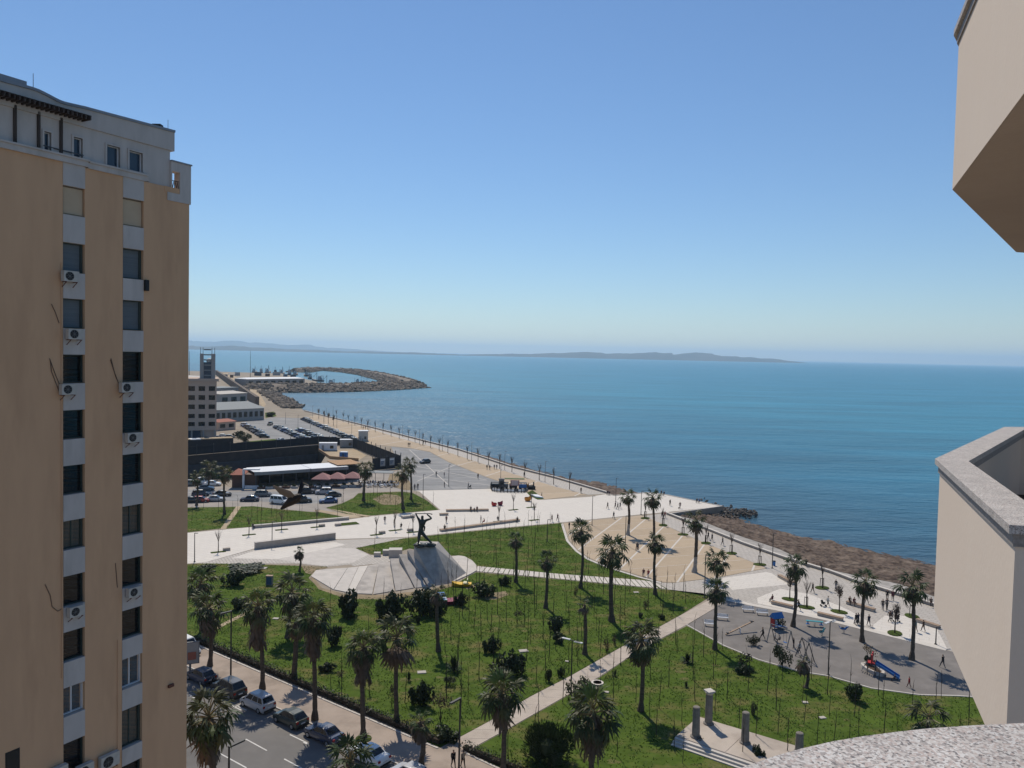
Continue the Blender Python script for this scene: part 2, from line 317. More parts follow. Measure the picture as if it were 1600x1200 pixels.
# ------------------------------------------------------------------ mesh helpers
def V(*a): return Vector(a)
class MB:
    def __init__(s): s.v = []; s.f = []; s.m = []
    def add(s, vs, fs, mi=0):
        o = len(s.v); s.v += [tuple(p) for p in vs]
        for f in fs: s.f.append(tuple(i + o for i in f)); s.m.append(mi)
        return s
    def quad(s, a, b, c, d, mi=0): return s.add([a, b, c, d], [(0, 1, 2, 3)], mi)
    def box(s, c, d, rz=0.0, mi=0, tap=1.0):
        cx, cy, cz = c; hx, hy, hz = d[0] / 2, d[1] / 2, d[2] / 2
        ca, sa = math.cos(rz), math.sin(rz); vs = []
        for z, k in ((-hz, 1.0), (hz, tap)):
            for x, y in ((-hx, -hy), (hx, -hy), (hx, hy), (-hx, hy)):
                x *= k; y *= k
                vs.append((cx + x * ca - y * sa, cy + x * sa + y * ca, cz + z))
        return s.add(vs, [(0, 3, 2, 1), (4, 5, 6, 7), (0, 1, 5, 4), (1, 2, 6, 5), (2, 3, 7, 6), (3, 0, 4, 7)], mi)
    def hexa(s, b, t, mi=0):
        return s.add(list(b) + list(t), [(0, 3, 2, 1), (4, 5, 6, 7), (0, 1, 5, 4), (1, 2, 6, 5), (2, 3, 7, 6), (3, 0, 4, 7)], mi)
    def bar(s, a, b, w, h=None, mi=0):
        a, b = Vector(a), Vector(b); d = b - a; h = h or w
        if d.length < 1e-6: return s
        d.normalize(); up = V(0, 0, 1) if abs(d.z) < 0.95 else V(1, 0, 0)
        x = d.cross(up).normalized() * w / 2; y = x.cross(d).normalized() * h / 2
        return s.hexa([a - x - y, a + x - y, a + x + y, a - x + y], [b - x - y, b + x - y, b + x + y, b - x + y], mi)
    def tube(s, pts, rs, n=6, mi=0, cap=True):
        pts = [Vector(p) for p in pts]
        if not hasattr(rs, '__len__'): rs = [rs] * len(pts)
        o = len(s.v); prev = None
        for i, p in enumerate(pts):
            d = (pts[min(i + 1, len(pts) - 1)] - pts[max(i - 1, 0)]).normalized()
            if prev is None:
                up = V(0, 0, 1) if abs(d.z) < 0.9 else V(1, 0, 0)
                x = d.cross(up).normalized()
            else:
                x = (prev - d * prev.dot(d)).normalized()
            prev = x; y = d.cross(x)
            for k in range(n):
                a = 2 * math.pi * k / n
                s.v.append(tuple(p + (x * math.cos(a) + y * math.sin(a)) * rs[i]))
        for i in range(len(pts) - 1):
            for k in range(n):
                k2 = (k + 1) % n
                s.f.append((o + i * n + k, o + i * n + k2, o + (i + 1) * n + k2, o + (i + 1) * n + k)); s.m.append(mi)
        if cap:
            s.f.append(tuple(o + k for k in reversed(range(n)))); s.m.append(mi)
            s.f.append(tuple(o + (len(pts) - 1) * n + k for k in range(n))); s.m.append(mi)
        return s
    def lathe(s, prof, n=12, c=(0, 0, 0), mi=0):
        return s.tube([(c[0], c[1], c[2] + z) for r, z in prof], [max(r, 1e-4) for r, z in prof], n, mi)
    def blob(s, c, r, seed=0, jit=0.25, sub=1, mi=0, sc=(1, 1, 1)):
        bm = bmesh.new(); bmesh.ops.create_icosphere(bm, subdivisions=sub, radius=1.0)
        rr = random.Random(seed); vs = []
        for v in bm.verts:
            k = r * (1 + rr.uniform(-jit, jit))
            vs.append((c[0] + v.co.x * k * sc[0], c[1] + v.co.y * k * sc[1], c[2] + v.co.z * k * sc[2]))
        fs = [tuple(v.index for v in f.verts) for f in bm.faces]; bm.free()
        return s.add(vs, fs, mi)
    def prism(s, poly, z0, z1, mi=0, side=None, holes=None, bottom=False):
        loops = [[Vector((p[0], p[1], 0)) for p in poly]] + [[Vector((p[0], p[1], 0)) for p in h] for h in (holes or [])]
        tris = tessellate_polygon(loops)
        flatp = [p for l in loops for p in l]
        o = len(s.v)
        s.v += [(p.x, p.y, z1) for p in flatp]
        for t in tris:
            a, b, c = (flatp[i] for i in t)
            if (b - a).cross(c - a).z < 0: t = (t[0], t[2], t[1])
            s.f.append(tuple(o + i for i in t)); s.m.append(mi)
        if z0 is not None:
            k = 0
            for l in loops:
                n = len(l)
                for i in range(n):
                    a, b = l[i], l[(i + 1) % n]
                    s.add([(a.x, a.y, z0), (b.x, b.y, z0), (b.x, b.y, z1), (a.x, a.y, z1)], [(0, 1, 2, 3)], mi if side is None else side)
        return s
    def mesh(s, name, mats, smooth=False):
        me = bpy.data.meshes.new(name)
        me.from_pydata(s.v, [], s.f)
        for m in (mats if isinstance(mats, (list, tuple)) else [mats]): me.materials.append(m)
        me.polygons.foreach_set('material_index', s.m)
        if smooth: me.polygons.foreach_set('use_smooth', [True] * len(s.f))
        me.update()
        return me
    def build(s, name, mats, parent=None, smooth=False):
        return link(name, s.mesh(name, mats, smooth), parent)
def link(name, data, parent=None, loc=None, rot=None, sc=None):
    o = bpy.data.objects.new(name, data); col.objects.link(o)
    if parent is not None: o.parent = parent
    if loc is not None: o.location = loc
    if rot is not None: o.rotation_euler = rot
    if sc is not None: o.scale = (sc, sc, sc) if not hasattr(sc, '__len__') else sc
    return o
def tag(o, label, cat, group=None):
    o['label'] = label; o['category'] = cat
    if group: o['group'] = group
    return o
def kind(o, k): o['kind'] = k; return o
def thing(name, label, cat, loc=(0, 0, 0), rz=0.0, group=None):
    o = bpy.data.objects.new(name, None); col.objects.link(o)
    o.empty_display_size = 0.3
    o.location = loc; o.rotation_euler = (0, 0, rz)
    return tag(o, label, cat, group)
def sheet(name, poly, z, m, thick=0.15, k='structure', holes=None, side=None):
    mb = MB().prism(poly, z - thick if thick else None, z, 0, 1 if side else None, holes)
    o = mb.build(name, [m] + ([side] if side else []))
    return kind(o, k) if k else o
def clean(poly):
    out = []
    for p in poly:
        if not out or (Vector(p[:2]) - Vector(out[-1][:2])).length > 0.02: out.append(p)
    if len(out) > 2 and (Vector(out[0][:2]) - Vector(out[-1][:2])).length < 0.02: out.pop()
    return out
def clip(poly, n, d):
    """keep the side of the polygon where n.p >= d"""
    out = []
    for i in range(len(poly)):
        a, b = poly[i], poly[(i + 1) % len(poly)]
        da, db = n[0] * a[0] + n[1] * a[1] - d, n[0] * b[0] + n[1] * b[1] - d
        if da >= 0: out.append(a)
        if da * db < 0:
            t = da / (da - db); out.append((a[0] + (b[0] - a[0]) * t, a[1] + (b[1] - a[1]) * t))
    return out
def area(poly):
    return abs(sum(poly[i][0] * poly[(i + 1) % len(poly)][1] - poly[(i + 1) % len(poly)][0] * poly[i][1] for i in range(len(poly)))) / 2
def inside(p, poly):
    c = False; j = len(poly) - 1
    for i in range(len(poly)):
        a, b = poly[i], poly[j]
        if (a[1] > p[1]) != (b[1] > p[1]) and p[0] < (b[0] - a[0]) * (p[1] - a[1]) / (b[1] - a[1]) + a[0]: c = not c
        j = i
    return c
def resample(pts, n):
    pts = [Vector(p) for p in pts]; ls = [0]
    for a, b in zip(pts, pts[1:]): ls.append(ls[-1] + (b - a).length)
    out = []
    for i in range(n):
        t = ls[-1] * i / (n - 1); k = 0
        while k < len(ls) - 2 and ls[k + 1] < t: k += 1
        f = (t - ls[k]) / max(1e-9, ls[k + 1] - ls[k]); out.append(pts[k].lerp(pts[k + 1], f))
    return out
def offset(pts, d):
    out = []
    for i in range(len(pts)):
        a = Vector(pts[max(i - 1, 0)]); b = Vector(pts[min(i + 1, len(pts) - 1)])
        t = (b - a); t.z = 0; t.normalize()
        out.append(Vector(pts[i]) + V(t.y, -t.x, 0) * d)
    return out
def ribbon(mb, pts, w0, w1, z0, z1, mi=0):
    A, B = offset(pts, w0), offset(pts, w1)
    for i in range(len(pts) - 1):
        b = [A[i], A[i + 1], B[i + 1], B[i]]
        mb.hexa([(p.x, p.y, z0) for p in b], [(p.x, p.y, z1) for p in b], mi)
    return mb

# ------------------------------------------------------------------ sea, far hills, haze
SEA = -2.0
def sea_material():
    m, nt, b = new_mat('sea_water')
    L = nt.links.new
    tc = N(nt, "ShaderNodeTexCoord")
    # distance from the shore line: shallow water over sand and weed is greyer, deep water is teal
    a, c = G(480, 645), G(1460, 880)
    t = (c - a).normalized(); n = V(-t.y, t.x, 0)
    if n.x < 0: n = -n
    dt = N(nt, "ShaderNodeVectorMath", operation='DOT_PRODUCT'); dt.inputs[1].default_value = n
    L(tc.outputs["Object"], dt.inputs[0])
    nz0 = N(nt, "ShaderNodeTexNoise", Scale=0.012, Detail=4.0); L(tc.outputs["Object"], nz0.inputs["Vector"])
    ad = N(nt, "ShaderNodeMath", operation='MULTIPLY_ADD'); ad.inputs[1].default_value = 40.0
    L(nz0.outputs["Fac"], ad.inputs[0]); L(dt.outputs["Value"], ad.inputs[2])
    mr = N(nt, "ShaderNodeMapRange"); mr.inputs[1].default_value = n.dot(a) + 8; mr.inputs[2].default_value = n.dot(a) + 900
    L(ad.outputs[0], mr.inputs[0])
    pw = N(nt, "ShaderNodeMath", operation='POWER'); pw.inputs[1].default_value = 0.5; L(mr.outputs[0], pw.inputs[0])
    rp = N(nt, "ShaderNodeValToRGB"); cr = rp.color_ramp
    cr.elements[0].position = 0.0; cr.elements[0].color = (0.055, 0.080, 0.100, 1)
    cr.elements[1].position = 1.0; cr.elements[1].color = (0.026, 0.18, 0.27, 1)
    for p, cc in ((0.14, (0.034, 0.088, 0.133)), (0.34, (0.022, 0.125, 0.195)), (0.65, (0.026, 0.18, 0.26))):
        e = cr.elements.new(p); e.color = (*cc, 1)
    L(pw.outputs[0], rp.inputs[0])
    mp = N(nt, "ShaderNodeMapping"); mp.inputs["Scale"].default_value = (0.006, 0.03, 1); mp.inputs["Rotation"].default_value = (0, 0, R(25))
    L(tc.outputs["Object"], mp.inputs[0])
    nz = N(nt, "ShaderNodeTexNoise", Scale=1.0, Detail=6.0, Roughness=0.6); L(mp.outputs[0], nz.inputs["Vector"])
    hs = N(nt, "ShaderNodeHueSaturation"); m2 = N(nt, "ShaderNodeMapRange"); m2.inputs[1].default_value = 0.3; m2.inputs[2].default_value = 0.7
    m2.inputs[3].default_value = 0.68; m2.inputs[4].default_value = 1.3
    L(nz.outputs["Fac"], m2.inputs[0]); L(m2.outputs[0], hs.inputs["Value"]); L(rp.outputs[0], hs.inputs["Color"])
    L(hs.outputs[0], b.inputs["Base Color"])
    b.inputs["Roughness"].default_value = 0.32; b.inputs["Specular IOR Level"].default_value = 0.32; b.inputs["IOR"].default_value = 1.33
    # wind waves: two scales, long crests roughly along the shore
    hsum = None
    for sc, st, rot, w in ((0.28, (0.35, 1, 1), 20, 1.0), (0.9, (0.4, 1, 1), 32, 0.45), (0.07, (0.35, 1, 1), 12, 1.5)):
        q = N(nt, "ShaderNodeMapping"); q.inputs["Scale"].default_value = st; q.inputs["Rotation"].default_value = (0, 0, R(rot))
        L(tc.outputs["Object"], q.inputs[0])
        z = N(nt, "ShaderNodeTexNoise", Scale=sc, Detail=3.0, Roughness=0.55); L(q.outputs[0], z.inputs["Vector"])
        mu = N(nt, "ShaderNodeMath", operation='MULTIPLY'); mu.inputs[1].default_value = w; L(z.outputs["Fac"], mu.inputs[0])
        if hsum is None: hsum = mu.outputs[0]
        else:
            s = N(nt, "ShaderNodeMath", operation='ADD'); L(hsum, s.inputs[0]); L(mu.outputs[0], s.inputs[1]); hsum = s.outputs[0]
    bp = N(nt, "ShaderNodeBump", Strength=1.0, Distance=0.9); L(hsum, bp.inputs["Height"]); L(bp.outputs[0], b.inputs["Normal"])
    return m
SEA_R = 30000.0
sea_rim = [V(SEA_R * math.cos(2 * math.pi * k / 96), SEA_R * math.sin(2 * math.pi * k / 96), 0) for k in range(96)]
mb = MB().prism(sea_rim, None, SEA, holes=[[V(-400, 205, 0), V(-60, 205, 0), V(-60, 318, 0), V(-400, 318, 0)]])
kind(mb.build('sea', sea_material()), 'structure')

MT['hill'] = mat('hill_scrub', (0.04, 0.048, 0.035), (0.07, 0.068, 0.05), 0.003, 0.95, 0, c3=(0.10, 0.09, 0.07), s3=0.0012)
def hill_range(name, dist, prof, depth, seed, base=SEA):
    """ridge seen across the bay: prof = (pixel x, pixel height above the water) along a line at this distance"""
    mb = MB(); rr = random.Random(seed)
    xs = []; x = prof[0][0]
    while x <= prof[-1][0]: xs.append(x); x += 5
    rows = 9
    for x in xs:
        k = 0
        while k < len(prof) - 2 and prof[k + 1][0] < x: k += 1
        f = (x - prof[k][0]) / (prof[k + 1][0] - prof[k][0]); h = prof[k][1] * (1 - f) + prof[k + 1][1] * f
        dx = (x - 800) / FPX
        for j in range(rows):
            t = j / (rows - 1); y = dist + depth * t
            env = math.sin(math.pi * min(1, t * 1.25 if t < 0.4 else 0.5 + (t - 0.4) * 0.8333)) if 0 < t < 1 else 0
            nz = noise.fractal(V(x * 0.03 + seed, t * 3.0, seed * 1.7), 1.0, 2.0, 4)
            hh = h / FPX * dist * env * (0.86 + 0.34 * nz) if 0 < t < 1 else 0
            mb.v.append((dx * dist + 120 * nz, y, base + max(0, hh) - (3 if t in (0, 1) else 0)))
    for i in range(len(xs) - 1):
        for j in range(rows - 1):
            a = i * rows + j
            mb.f.append((a, a + rows, a + rows + 1, a + 1)); mb.m.append(0)
    return kind(mb.build(name, MT['hill'], smooth=True), 'structure')
hill_range('far_hills', 19000, [(-160, 6), (60, 14), (200, 15), (300, 13), (335, 16), (370, 13), (420, 12), (470, 8), (520, 5), (580, 2), (640, 0)], 4200, 3)
hill_range('far_shore', 10500, [(-200, 4), (150, 6), (300, 7), (360, 8), (420, 5), (500, 3.4), (600, 3), (690, 3), (740, 0)], 900, 5)
hill_range('headland', 10500, [(690, 0), (742, 3), (800, 5), (850, 7), (900, 10), (930, 11), (965, 9), (1010, 11.5), (1060, 12.5), (1100, 14), (1140, 12), (1180, 10), (1225, 7), (1262, 3), (1275, 0)], 2400, 9)

def haze_box():
    m = bpy.data.materials.new('sea_haze'); m.use_nodes = True
    nt = m.node_tree; nt.nodes.clear()
    out = nt.nodes.new("ShaderNodeOutputMaterial"); pv = nt.nodes.new("ShaderNodeVolumePrincipled")
    pv.inputs["Color"].default_value = (0.58, 0.77, 0.95, 1); pv.inputs["Density"].default_value = HAZE; pv.inputs["Anisotropy"].default_value = 0.25
    nt.links.new(pv.outputs[0], out.inputs["Volume"])
    S = 62000.0
    mb = MB().box((0, 0, (340 - 14) / 2), (S, S, 354))
    return kind(mb.build('haze', m), 'stuff')
haze_box()

# ------------------------------------------------------------------ land
MT['quay'] = mat('quay_wall_stone', (0.36, 0.28, 0.22), (0.27, 0.21, 0.165), 0.6, 0.9, 0.4, 6)
MT['pit_wall'] = mat('excavated_earth', (0.085, 0.062, 0.05), (0.06, 0.044, 0.036), 0.4, 0.95, 0.6, 2)
MT['pit_pile'] = mat('pile_wall', (0.075, 0.078, 0.085), (0.055, 0.057, 0.062), 0.5, 0.9)
shore = GP([(475, 642), (497, 648), (560, 663), (640, 683.6), (718.7, 703.9), (797.5, 729.8), (865, 746.6), (948, 771)])
pier_tip = GP([(960, 774), (1011, 769.5), (1034, 771.5), (1129, 791), (1041, 803.5)])
shore2 = GP([(1041, 803.5), (1112.5, 831.5), (1159, 850.2), (1225, 873.6), (1300, 896.2), (1334, 909.5), (1413, 933.5), (1455, 946.5)])
d2 = (shore2[-1] - shore2[-3]).normalized()
shore_end = shore2[-1] + d2 * 260
harbour = GP([(440, 583.5), (462, 589), (494, 596), (500, 603.5), (560, 603), (560, 607), (455, 607.5), (405, 611), (399, 615), (440, 619), (458, 626), (464, 632)])
pit = GP([(150, 724), (292, 712), (497, 695.5), (512, 706), (500, 727), (400, 739), (292, 750), (150, 762)])
land_poly = clean([V(-900, 1330, 0), G(180, 578.5), G(293, 579.5), G(338, 580.5), G(385, 582)] + harbour + shore + pier_tip + shore2[1:] + [shore_end, V(150, -250, 0), V(-900, -250, 0)])
sheet('ground', land_poly, 0.0, MT['land'], 8.6, holes=[clean(pit)], side=MT['pit_wall'])
# lower half of the excavation wall is a concrete pile row
kind(ribbon(MB(), [p for p in GP([(152, 725), (292, 713), (496, 696.5)])], -0.2, 0.6, -8.5, -3.2).build('retaining_wall', MT['pit_pile']), 'structure')
# floor of the excavation
sheet('pit_floor', clean(pit), -8.5, MT['soil'], None)

plaza_px = [(200, 841), (291, 833), (391, 824), (545, 812), (580, 807), (688, 797), (655, 768), (646, 767), (766, 764), (824, 770), (851, 781), (921, 776.5), (948, 772), (960, 775), (1011, 770.3), (1034, 772.3), (1127, 791.3), (1040, 800.5), (1000, 804), (881, 816), (752, 827.6), (640, 839), (617, 840), (524, 842.5), (399, 857), (320, 879), (291, 881), (200, 888)]
sheet('plaza', clean(GP(plaza_px)), 0.030, MT['plaza'], 0.02)
# lower amphitheatre paving west of the monument
sheet('cobbled_forum', clean(GP([(300, 883.5), (322, 878.5), (399, 858), (524, 844), (640, 840), (556, 856), (578, 867.5), (615, 868), (625, 872), (600, 880), (552, 884.5), (548, 882), (512, 885.5), (465, 880.5), (400, 881)])), 0.018, MT['cobble'], 0.012)
sheet('forum_pavement', clean(GP([(361, 872.5), (402, 859.5), (524, 847), (540, 851.5), (434, 874)])), 0.024, MT['plaza'], 0.004)
sheet('forum_pavement', clean(GP([(434, 874.2), (520, 856), (552, 856.5), (575, 867), (552, 879), (504, 884), (466, 879.5)])), 0.0235, MT['stone_pale'], 0.004)
# beige squares: single stone panels with pale joint strips between
def dirs(a, b): 
    d = G(*b) - G(*a); d.z = 0; return d.normalized()
F1 = dirs((1066, 837.5), (1015, 896)); F2 = dirs((1007.5, 873), (1079, 867.5))
n1 = V(-F1.y, F1.x, 0); n2 = V(-F2.y, F2.x, 0)
if n1.x < 0: n1 = -n1
if n2.y < 0: n2 = -n2
def panels(name, poly, o1, s1, o2, s2, joint, m, z, base_m=None):
    base = sheet(name, poly, z - 0.006, base_m or MT['joint'], 0.006)
    xs = [n1.dot(p) for p in poly]; ys = [n2.dot(p) for p in poly]
    i0, i1 = math.floor((min(xs) - o1) / s1), math.ceil((max(xs) - o1) / s1)
    j0, j1 = math.floor((min(ys) - o2) / s2), math.ceil((max(ys) - o2) / s2)
    for i in range(i0, i1):
        for j in range(j0, j1):
            q = [(p[0], p[1]) for p in poly]
            for nn, d in ((n1, o1 + i * s1 + joint / 2), (-n1, -(o1 + (i + 1) * s1 - joint / 2)), (n2, o2 + j * s2 + joint / 5), (-n2, -(o2 + (j + 1) * s2 - joint / 5))):
                if q: q = clip(q, nn, d)
            q = clean(q) if q else q
            if len(q) >= 3 and area(q) > 0.6:
                MB().prism(q, z - 0.004, z + rnd.uniform(0, 0.002)).build('panel', m, base)
    return base
beige_px = [(881, 817.5), (1000, 806), (1006, 806.5), (1040, 821), (1070, 836), (1106, 850.5), (1146, 867), (1192, 885), (1198, 888), (1123, 902), (1100, 905), (1054, 910.5), (1035, 909.5), (1007, 902), (960, 887), (950, 884), (921, 872), (903, 859), (889, 843)]
o1 = n1.dot(G(1066, 837.5)); s1 = (n1.dot(G(1066, 837.5)) - n1.dot(G(1006, 813.5))) / 1.0
s1 = abs(s1) / 2
o2 = n2.dot(G(1007.5, 873)); s2 = 5.6
panels('beige_square', clean(GP(beige_px)), o1, s1, o2, s2, 0.34, MT['beige'], 0.036)
kerb_in = GP([(880, 819), (888.5, 846), (903, 862), (921, 874.5), (950, 886.5), (1000, 902), (1035, 911)])
kb = ribbon(MB(), kerb_in, 0.0, 0.5, -0.05, 0.10)
kind(kb.build('square_kerb', MT['joint']), 'structure')
prom_px = [(472, 654), (494, 648.5), (530, 657), (567, 666.5), (597, 676), (627, 685.5), (674, 698), (719, 713), (797, 739), (865, 760), (917, 773), (851, 780.5), (824, 769.5), (790, 755), (766, 747.5), (701, 721.5), (671, 705.5), (640, 700), (610, 697), (576, 694.5), (560, 687), (512, 665)]
panels('promenade', clean(GP(prom_px)), o1, s1 * 3.2, o2, s2 * 2.0, 0.4, MT['beige'], 0.036)
sheet('promenade_cobbles', clean(GP([(494, 648), (500, 649), (560, 664), (640, 684.6), (718.7, 704.9), (797.5, 730.8), (865, 747.6), (944, 770.5), (947, 772), (918, 773), (865, 760), (797, 739), (719, 713), (674, 698), (627, 685.5), (567, 666.5)])), 0.026, MT['cobble'], 0.015)
far2 = shore2[-1] + d2 * 90
sheet('seafront_cobbles', clean(GP([(1038, 802), (1041, 804.5), (1112.5, 832.5), (1159, 851.3), (1225, 874.8), (1300, 897.5), (1334, 911), (1413, 935), (1452, 947)]) + [V(far2.x - 1.0, far2.y - 0.5, 0), V(far2.x - 22, far2.y - 12, 0)] + GP([(1479, 1015), (1364, 986), (1260, 961), (1138, 938), (1118, 934.5), (1044, 920), (1030, 911), (1054, 911), (1100, 905.5), (1123, 902.5), (1198, 888.5), (1190, 884), (1106, 850.5), (1040, 821), (1006, 806.5)])), 0.022, MT['cobble'], 0.015)
for pp in ([(1123, 904), (1198, 894), (1206, 896), (1232, 913.4), (1144, 922)], [(1183, 934.5), (1219, 920), (1262, 928), (1310, 946), (1329, 955), (1364, 976), (1340, 979), (1297, 969), (1260, 960), (1184, 943)], [(1364, 977), (1383, 962), (1425, 963), (1463, 981), (1480, 1014), (1420, 999), (1366, 986)]):
    sheet('white_pavement', clean(GP(pp)), 0.0285, MT['plaza'], 0.005)
kind(ribbon(MB(), GP([(1138, 937.5), (1180, 946), (1260, 961), (1297, 969), (1364, 986), (1479, 1015)]), -0.55, 0.55, -0.05, 0.033).build('playground_kerb', MT['joint']), 'structure')
sheet('old_car_park', clean(GP([(377, 660), (413, 654.7), (428, 652), (471, 653.5), (511, 665), (559, 687.3), (575, 694.8), (555, 697), (510, 691), (445, 690), (400, 681)])), 0.012, MT['asphalt_old'], 0.01)
sheet('grey_square', clean(GP([(611, 698), (640, 700.7), (671, 706.3), (701, 722.5), (766, 748.3), (789, 755), (805, 763), (766, 763.7), (646, 766.5), (632, 747), (626, 733)])), 0.020, MT['asphalt_old'], 0.01)
for pp in ([(627, 724), (760, 750)], [(640, 703), (700, 757)], [(712, 726), (652, 752)], [(628, 741), (780, 760)]):
    kind(ribbon(MB(), resample(GP(pp), 4), -0.12, 0.12, 0.0, 0.025).build('square_joint', MT['joint']), 'structure')
sheet('forecourt', clean(GP([(150, 802), (291, 793), (370, 791.5), (397, 790.8), (435, 795), (485, 799.3), (502, 800.3), (534, 807.5), (508, 793.5), (534, 786), (552, 777.5), (560, 770), (627, 767.5), (645, 769), (645, 766), (632, 747), (626, 735), (585, 738), (560, 748), (538, 753), (400, 763), (291, 757), (150, 768)])), 0.010, MT['forecourt'], 0.01)
sheet('parking_bay', clean(GP([(150, 790), (291, 782), (400, 783), (470, 787.5), (521, 786), (536, 774), (528, 766), (400, 769), (291, 765), (150, 772)])), 0.016, MT['asphalt_old'], 0.006)
sheet('sand_lot', clean(GP([(498, 704.5), (556, 702), (572, 712), (560, 719.5), (516, 716.5)])), 0.012, MT['sand'], 0.01)
# playground
play_px = [(1138, 938.5), (1180, 947), (1260, 962), (1297, 970), (1364, 987), (1479, 1016), (1530, 1032), (1545, 1091), (1497, 1087.5), (1437, 1086), (1362, 1075.6), (1292, 1056), (1252.5, 1050), (1185, 1031), (1131, 1009), (1079, 980), (1074, 977)]
sheet('playground_floor', clean(GP(play_px)), 0.014, MT['rubber'], 0.01)
kind(ribbon(MB(), GP([(1073, 976.5), (1079, 980), (1131, 1009), (1185, 1031), (1252.5, 1050), (1292, 1056), (1362, 1075.6), (1437, 1086), (1497, 1087.5), (1545, 1091)]), -0.1, 0.12, -0.05, 0.07).build('playground_kerb', MT['kerb']), 'structure')

# lawns
lawns = {}
def lawn(name, px, soft=True):
    poly = clean(GP(px)); lawns[name] = poly
    return sheet('lawn', poly, 0.04, MT['grass'], 0.03)
lawn('far_left', [(150, 803.5), (291, 793.3), (370, 792), (347, 825.5), (291, 832), (150, 844)])
lawn('far_mid', [(375, 792), (397, 791.3), (435, 795.8), (485, 800), (502, 801), (536, 808), (545, 811), (392, 823.5), (352, 826)])
lawn('far_right', [(510, 793.5), (534, 787), (552, 778.5), (560, 771), (627, 768.5), (645, 770.5), (665, 781), (685, 796.5), (580, 805.5), (545, 804), (520, 797)])
lawn('monument', [(556, 857), (630, 841.5), (640, 840.5), (752, 829), (878, 817.5), (887.5, 846), (903, 863), (921, 875.5), (950, 888), (1000, 903.5), (1024, 909.5), (1000, 906), (865, 896), (745.7, 884.5), (740, 879), (722, 868), (700, 868), (640, 857), (612, 866), (580, 866.5)])
lawn('main', [(200, 889), (291, 882), (322, 880.5), (400, 882), (512, 886), (490, 894), (482, 903), (500, 922), (540, 934), (600, 934), (668, 925), (712, 913), (733, 900), (744, 894.5), (865, 905), (1000, 918), (1044, 922), (1110, 932), (1065, 960), (1022, 983.7), (977.5, 1007), (892, 1055.5), (827, 1089), (761.5, 1128.6), (717.6, 1152), (688, 1168), (676, 1163), (600, 1128), (342, 1012), (200, 950)])
lawn('near', [(1073, 978.5), (1079, 981.5), (1131, 1010.5), (1185, 1032.5), (1252.5, 1051.5), (1292, 1057.5), (1362, 1077), (1437, 1087.5), (1497, 1089), (1550, 1093), (1600, 1330), (1000, 1390), (800, 1215), (735, 1174), (739, 1170.5), (793, 1141), (865, 1100.3), (939, 1057.8), (989, 1024), (1033, 999.3)])
for nm, px in (('worn_earth', [(484, 903), (498, 921), (540, 936), (600, 937), (668, 928), (715, 914), (712, 911), (668, 922), (600, 930), (540, 929), (503, 919), (489, 902)]), ('worn_earth', [(470, 884), (500, 886), (512, 887), (494, 893), (488, 898), (478, 896)]),
               ('worn_earth', [(582, 780), (600, 772), (622, 774), (632, 782), (622, 789), (598, 789)]), ('footpath', [(369, 791.5), (377, 791.5), (353, 827), (344, 827)]), ('footpath', [(487, 798), (500, 797), (560, 806), (578, 808), (545, 810), (530, 806)]), ('footpath', [(505, 793), (514, 795), (580, 806.5), (566, 808)]),
               ('footpath', [(332, 983), (350, 973), (382, 957), (384, 961), (352, 977), (338, 985)]),
               ('worn_earth', [(757, 933), (768, 927), (790, 924), (794, 930), (775, 937), (760, 938)]), ('worn_earth', [(725, 918), (738, 914), (743, 917), (730, 921)]),
               ('worn_earth', [(604, 757), (609, 741), (622, 739), (640, 752), (645, 766), (632, 766)])):
    kind(sheet(nm, clean(GP(px)), 0.047, MT['sand'] if nm == 'footpath' else MT['dirt'], 0.02, None), 'structure')
wp = MB()
for nm_, cnt in (('main', 80), ('near', 50), ('monument', 16)):
    pl_ = lawns[nm_]; xs = [p[0] for p in pl_]; ys = [p[1] for p in pl_]; k = 0
    while k < cnt:
        p = (rnd.uniform(min(xs), max(xs)), rnd.uniform(max(60, min(ys)), max(ys)))
        if not inside(p, pl_): continue
        k += 1; r = rnd.uniform(.15, .5); ph = rnd.uniform(0, 6)
        wp.prism([(p[0] + r * 1.5 * math.cos(a * .63) * (1 + .35 * math.sin(3 * a + ph)), p[1] + r * math.sin(a * .63) * (1 + .35 * math.sin(2 * a + ph))) for a in range(10)], None, .0465)
kind(wp.build('worn_earth', MT['thin_grass']), 'structure')
# the diagonal path
dp_u = GP([(685, 1171), (717.6, 1153), (761.5, 1129.6), (827, 1090), (892, 1056.5), (977.5, 1008), (1022, 984.7), (1065, 961), (1115.6, 934)])
dp_l = GP([(739, 1169), (793, 1139.7), (865, 1099), (939, 1056.5), (989, 1022.7), (1033, 998), (1072.5, 977), (1138, 938)])
A, B = resample(dp_u, 26), resample(dp_l, 26)
pth = kind(bpy.data.objects.new('diagonal_path', None), 'structure'); col.objects.link(pth)
for i in range(25):
    g = 0.012
    a, b, c, d = A[i].lerp(A[i + 1], g), A[i].lerp(A[i + 1], 1 - g), B[i].lerp(B[i + 1], 1 - g), B[i].lerp(B[i + 1], g)
    z = 0.055 + rnd.uniform(-0.004, 0.004)
    MB().hexa([(p.x, p.y, -0.05) for p in (a, d, c, b)], [(p.x, p.y, z) for p in (a, d, c, b)]).build('path_panel', MT['path'], pth)
MB().prism([p for p in dp_u] + [p for p in reversed(dp_l)], -0.05, 0.044).build('path_bed', MT['kerb'], pth)
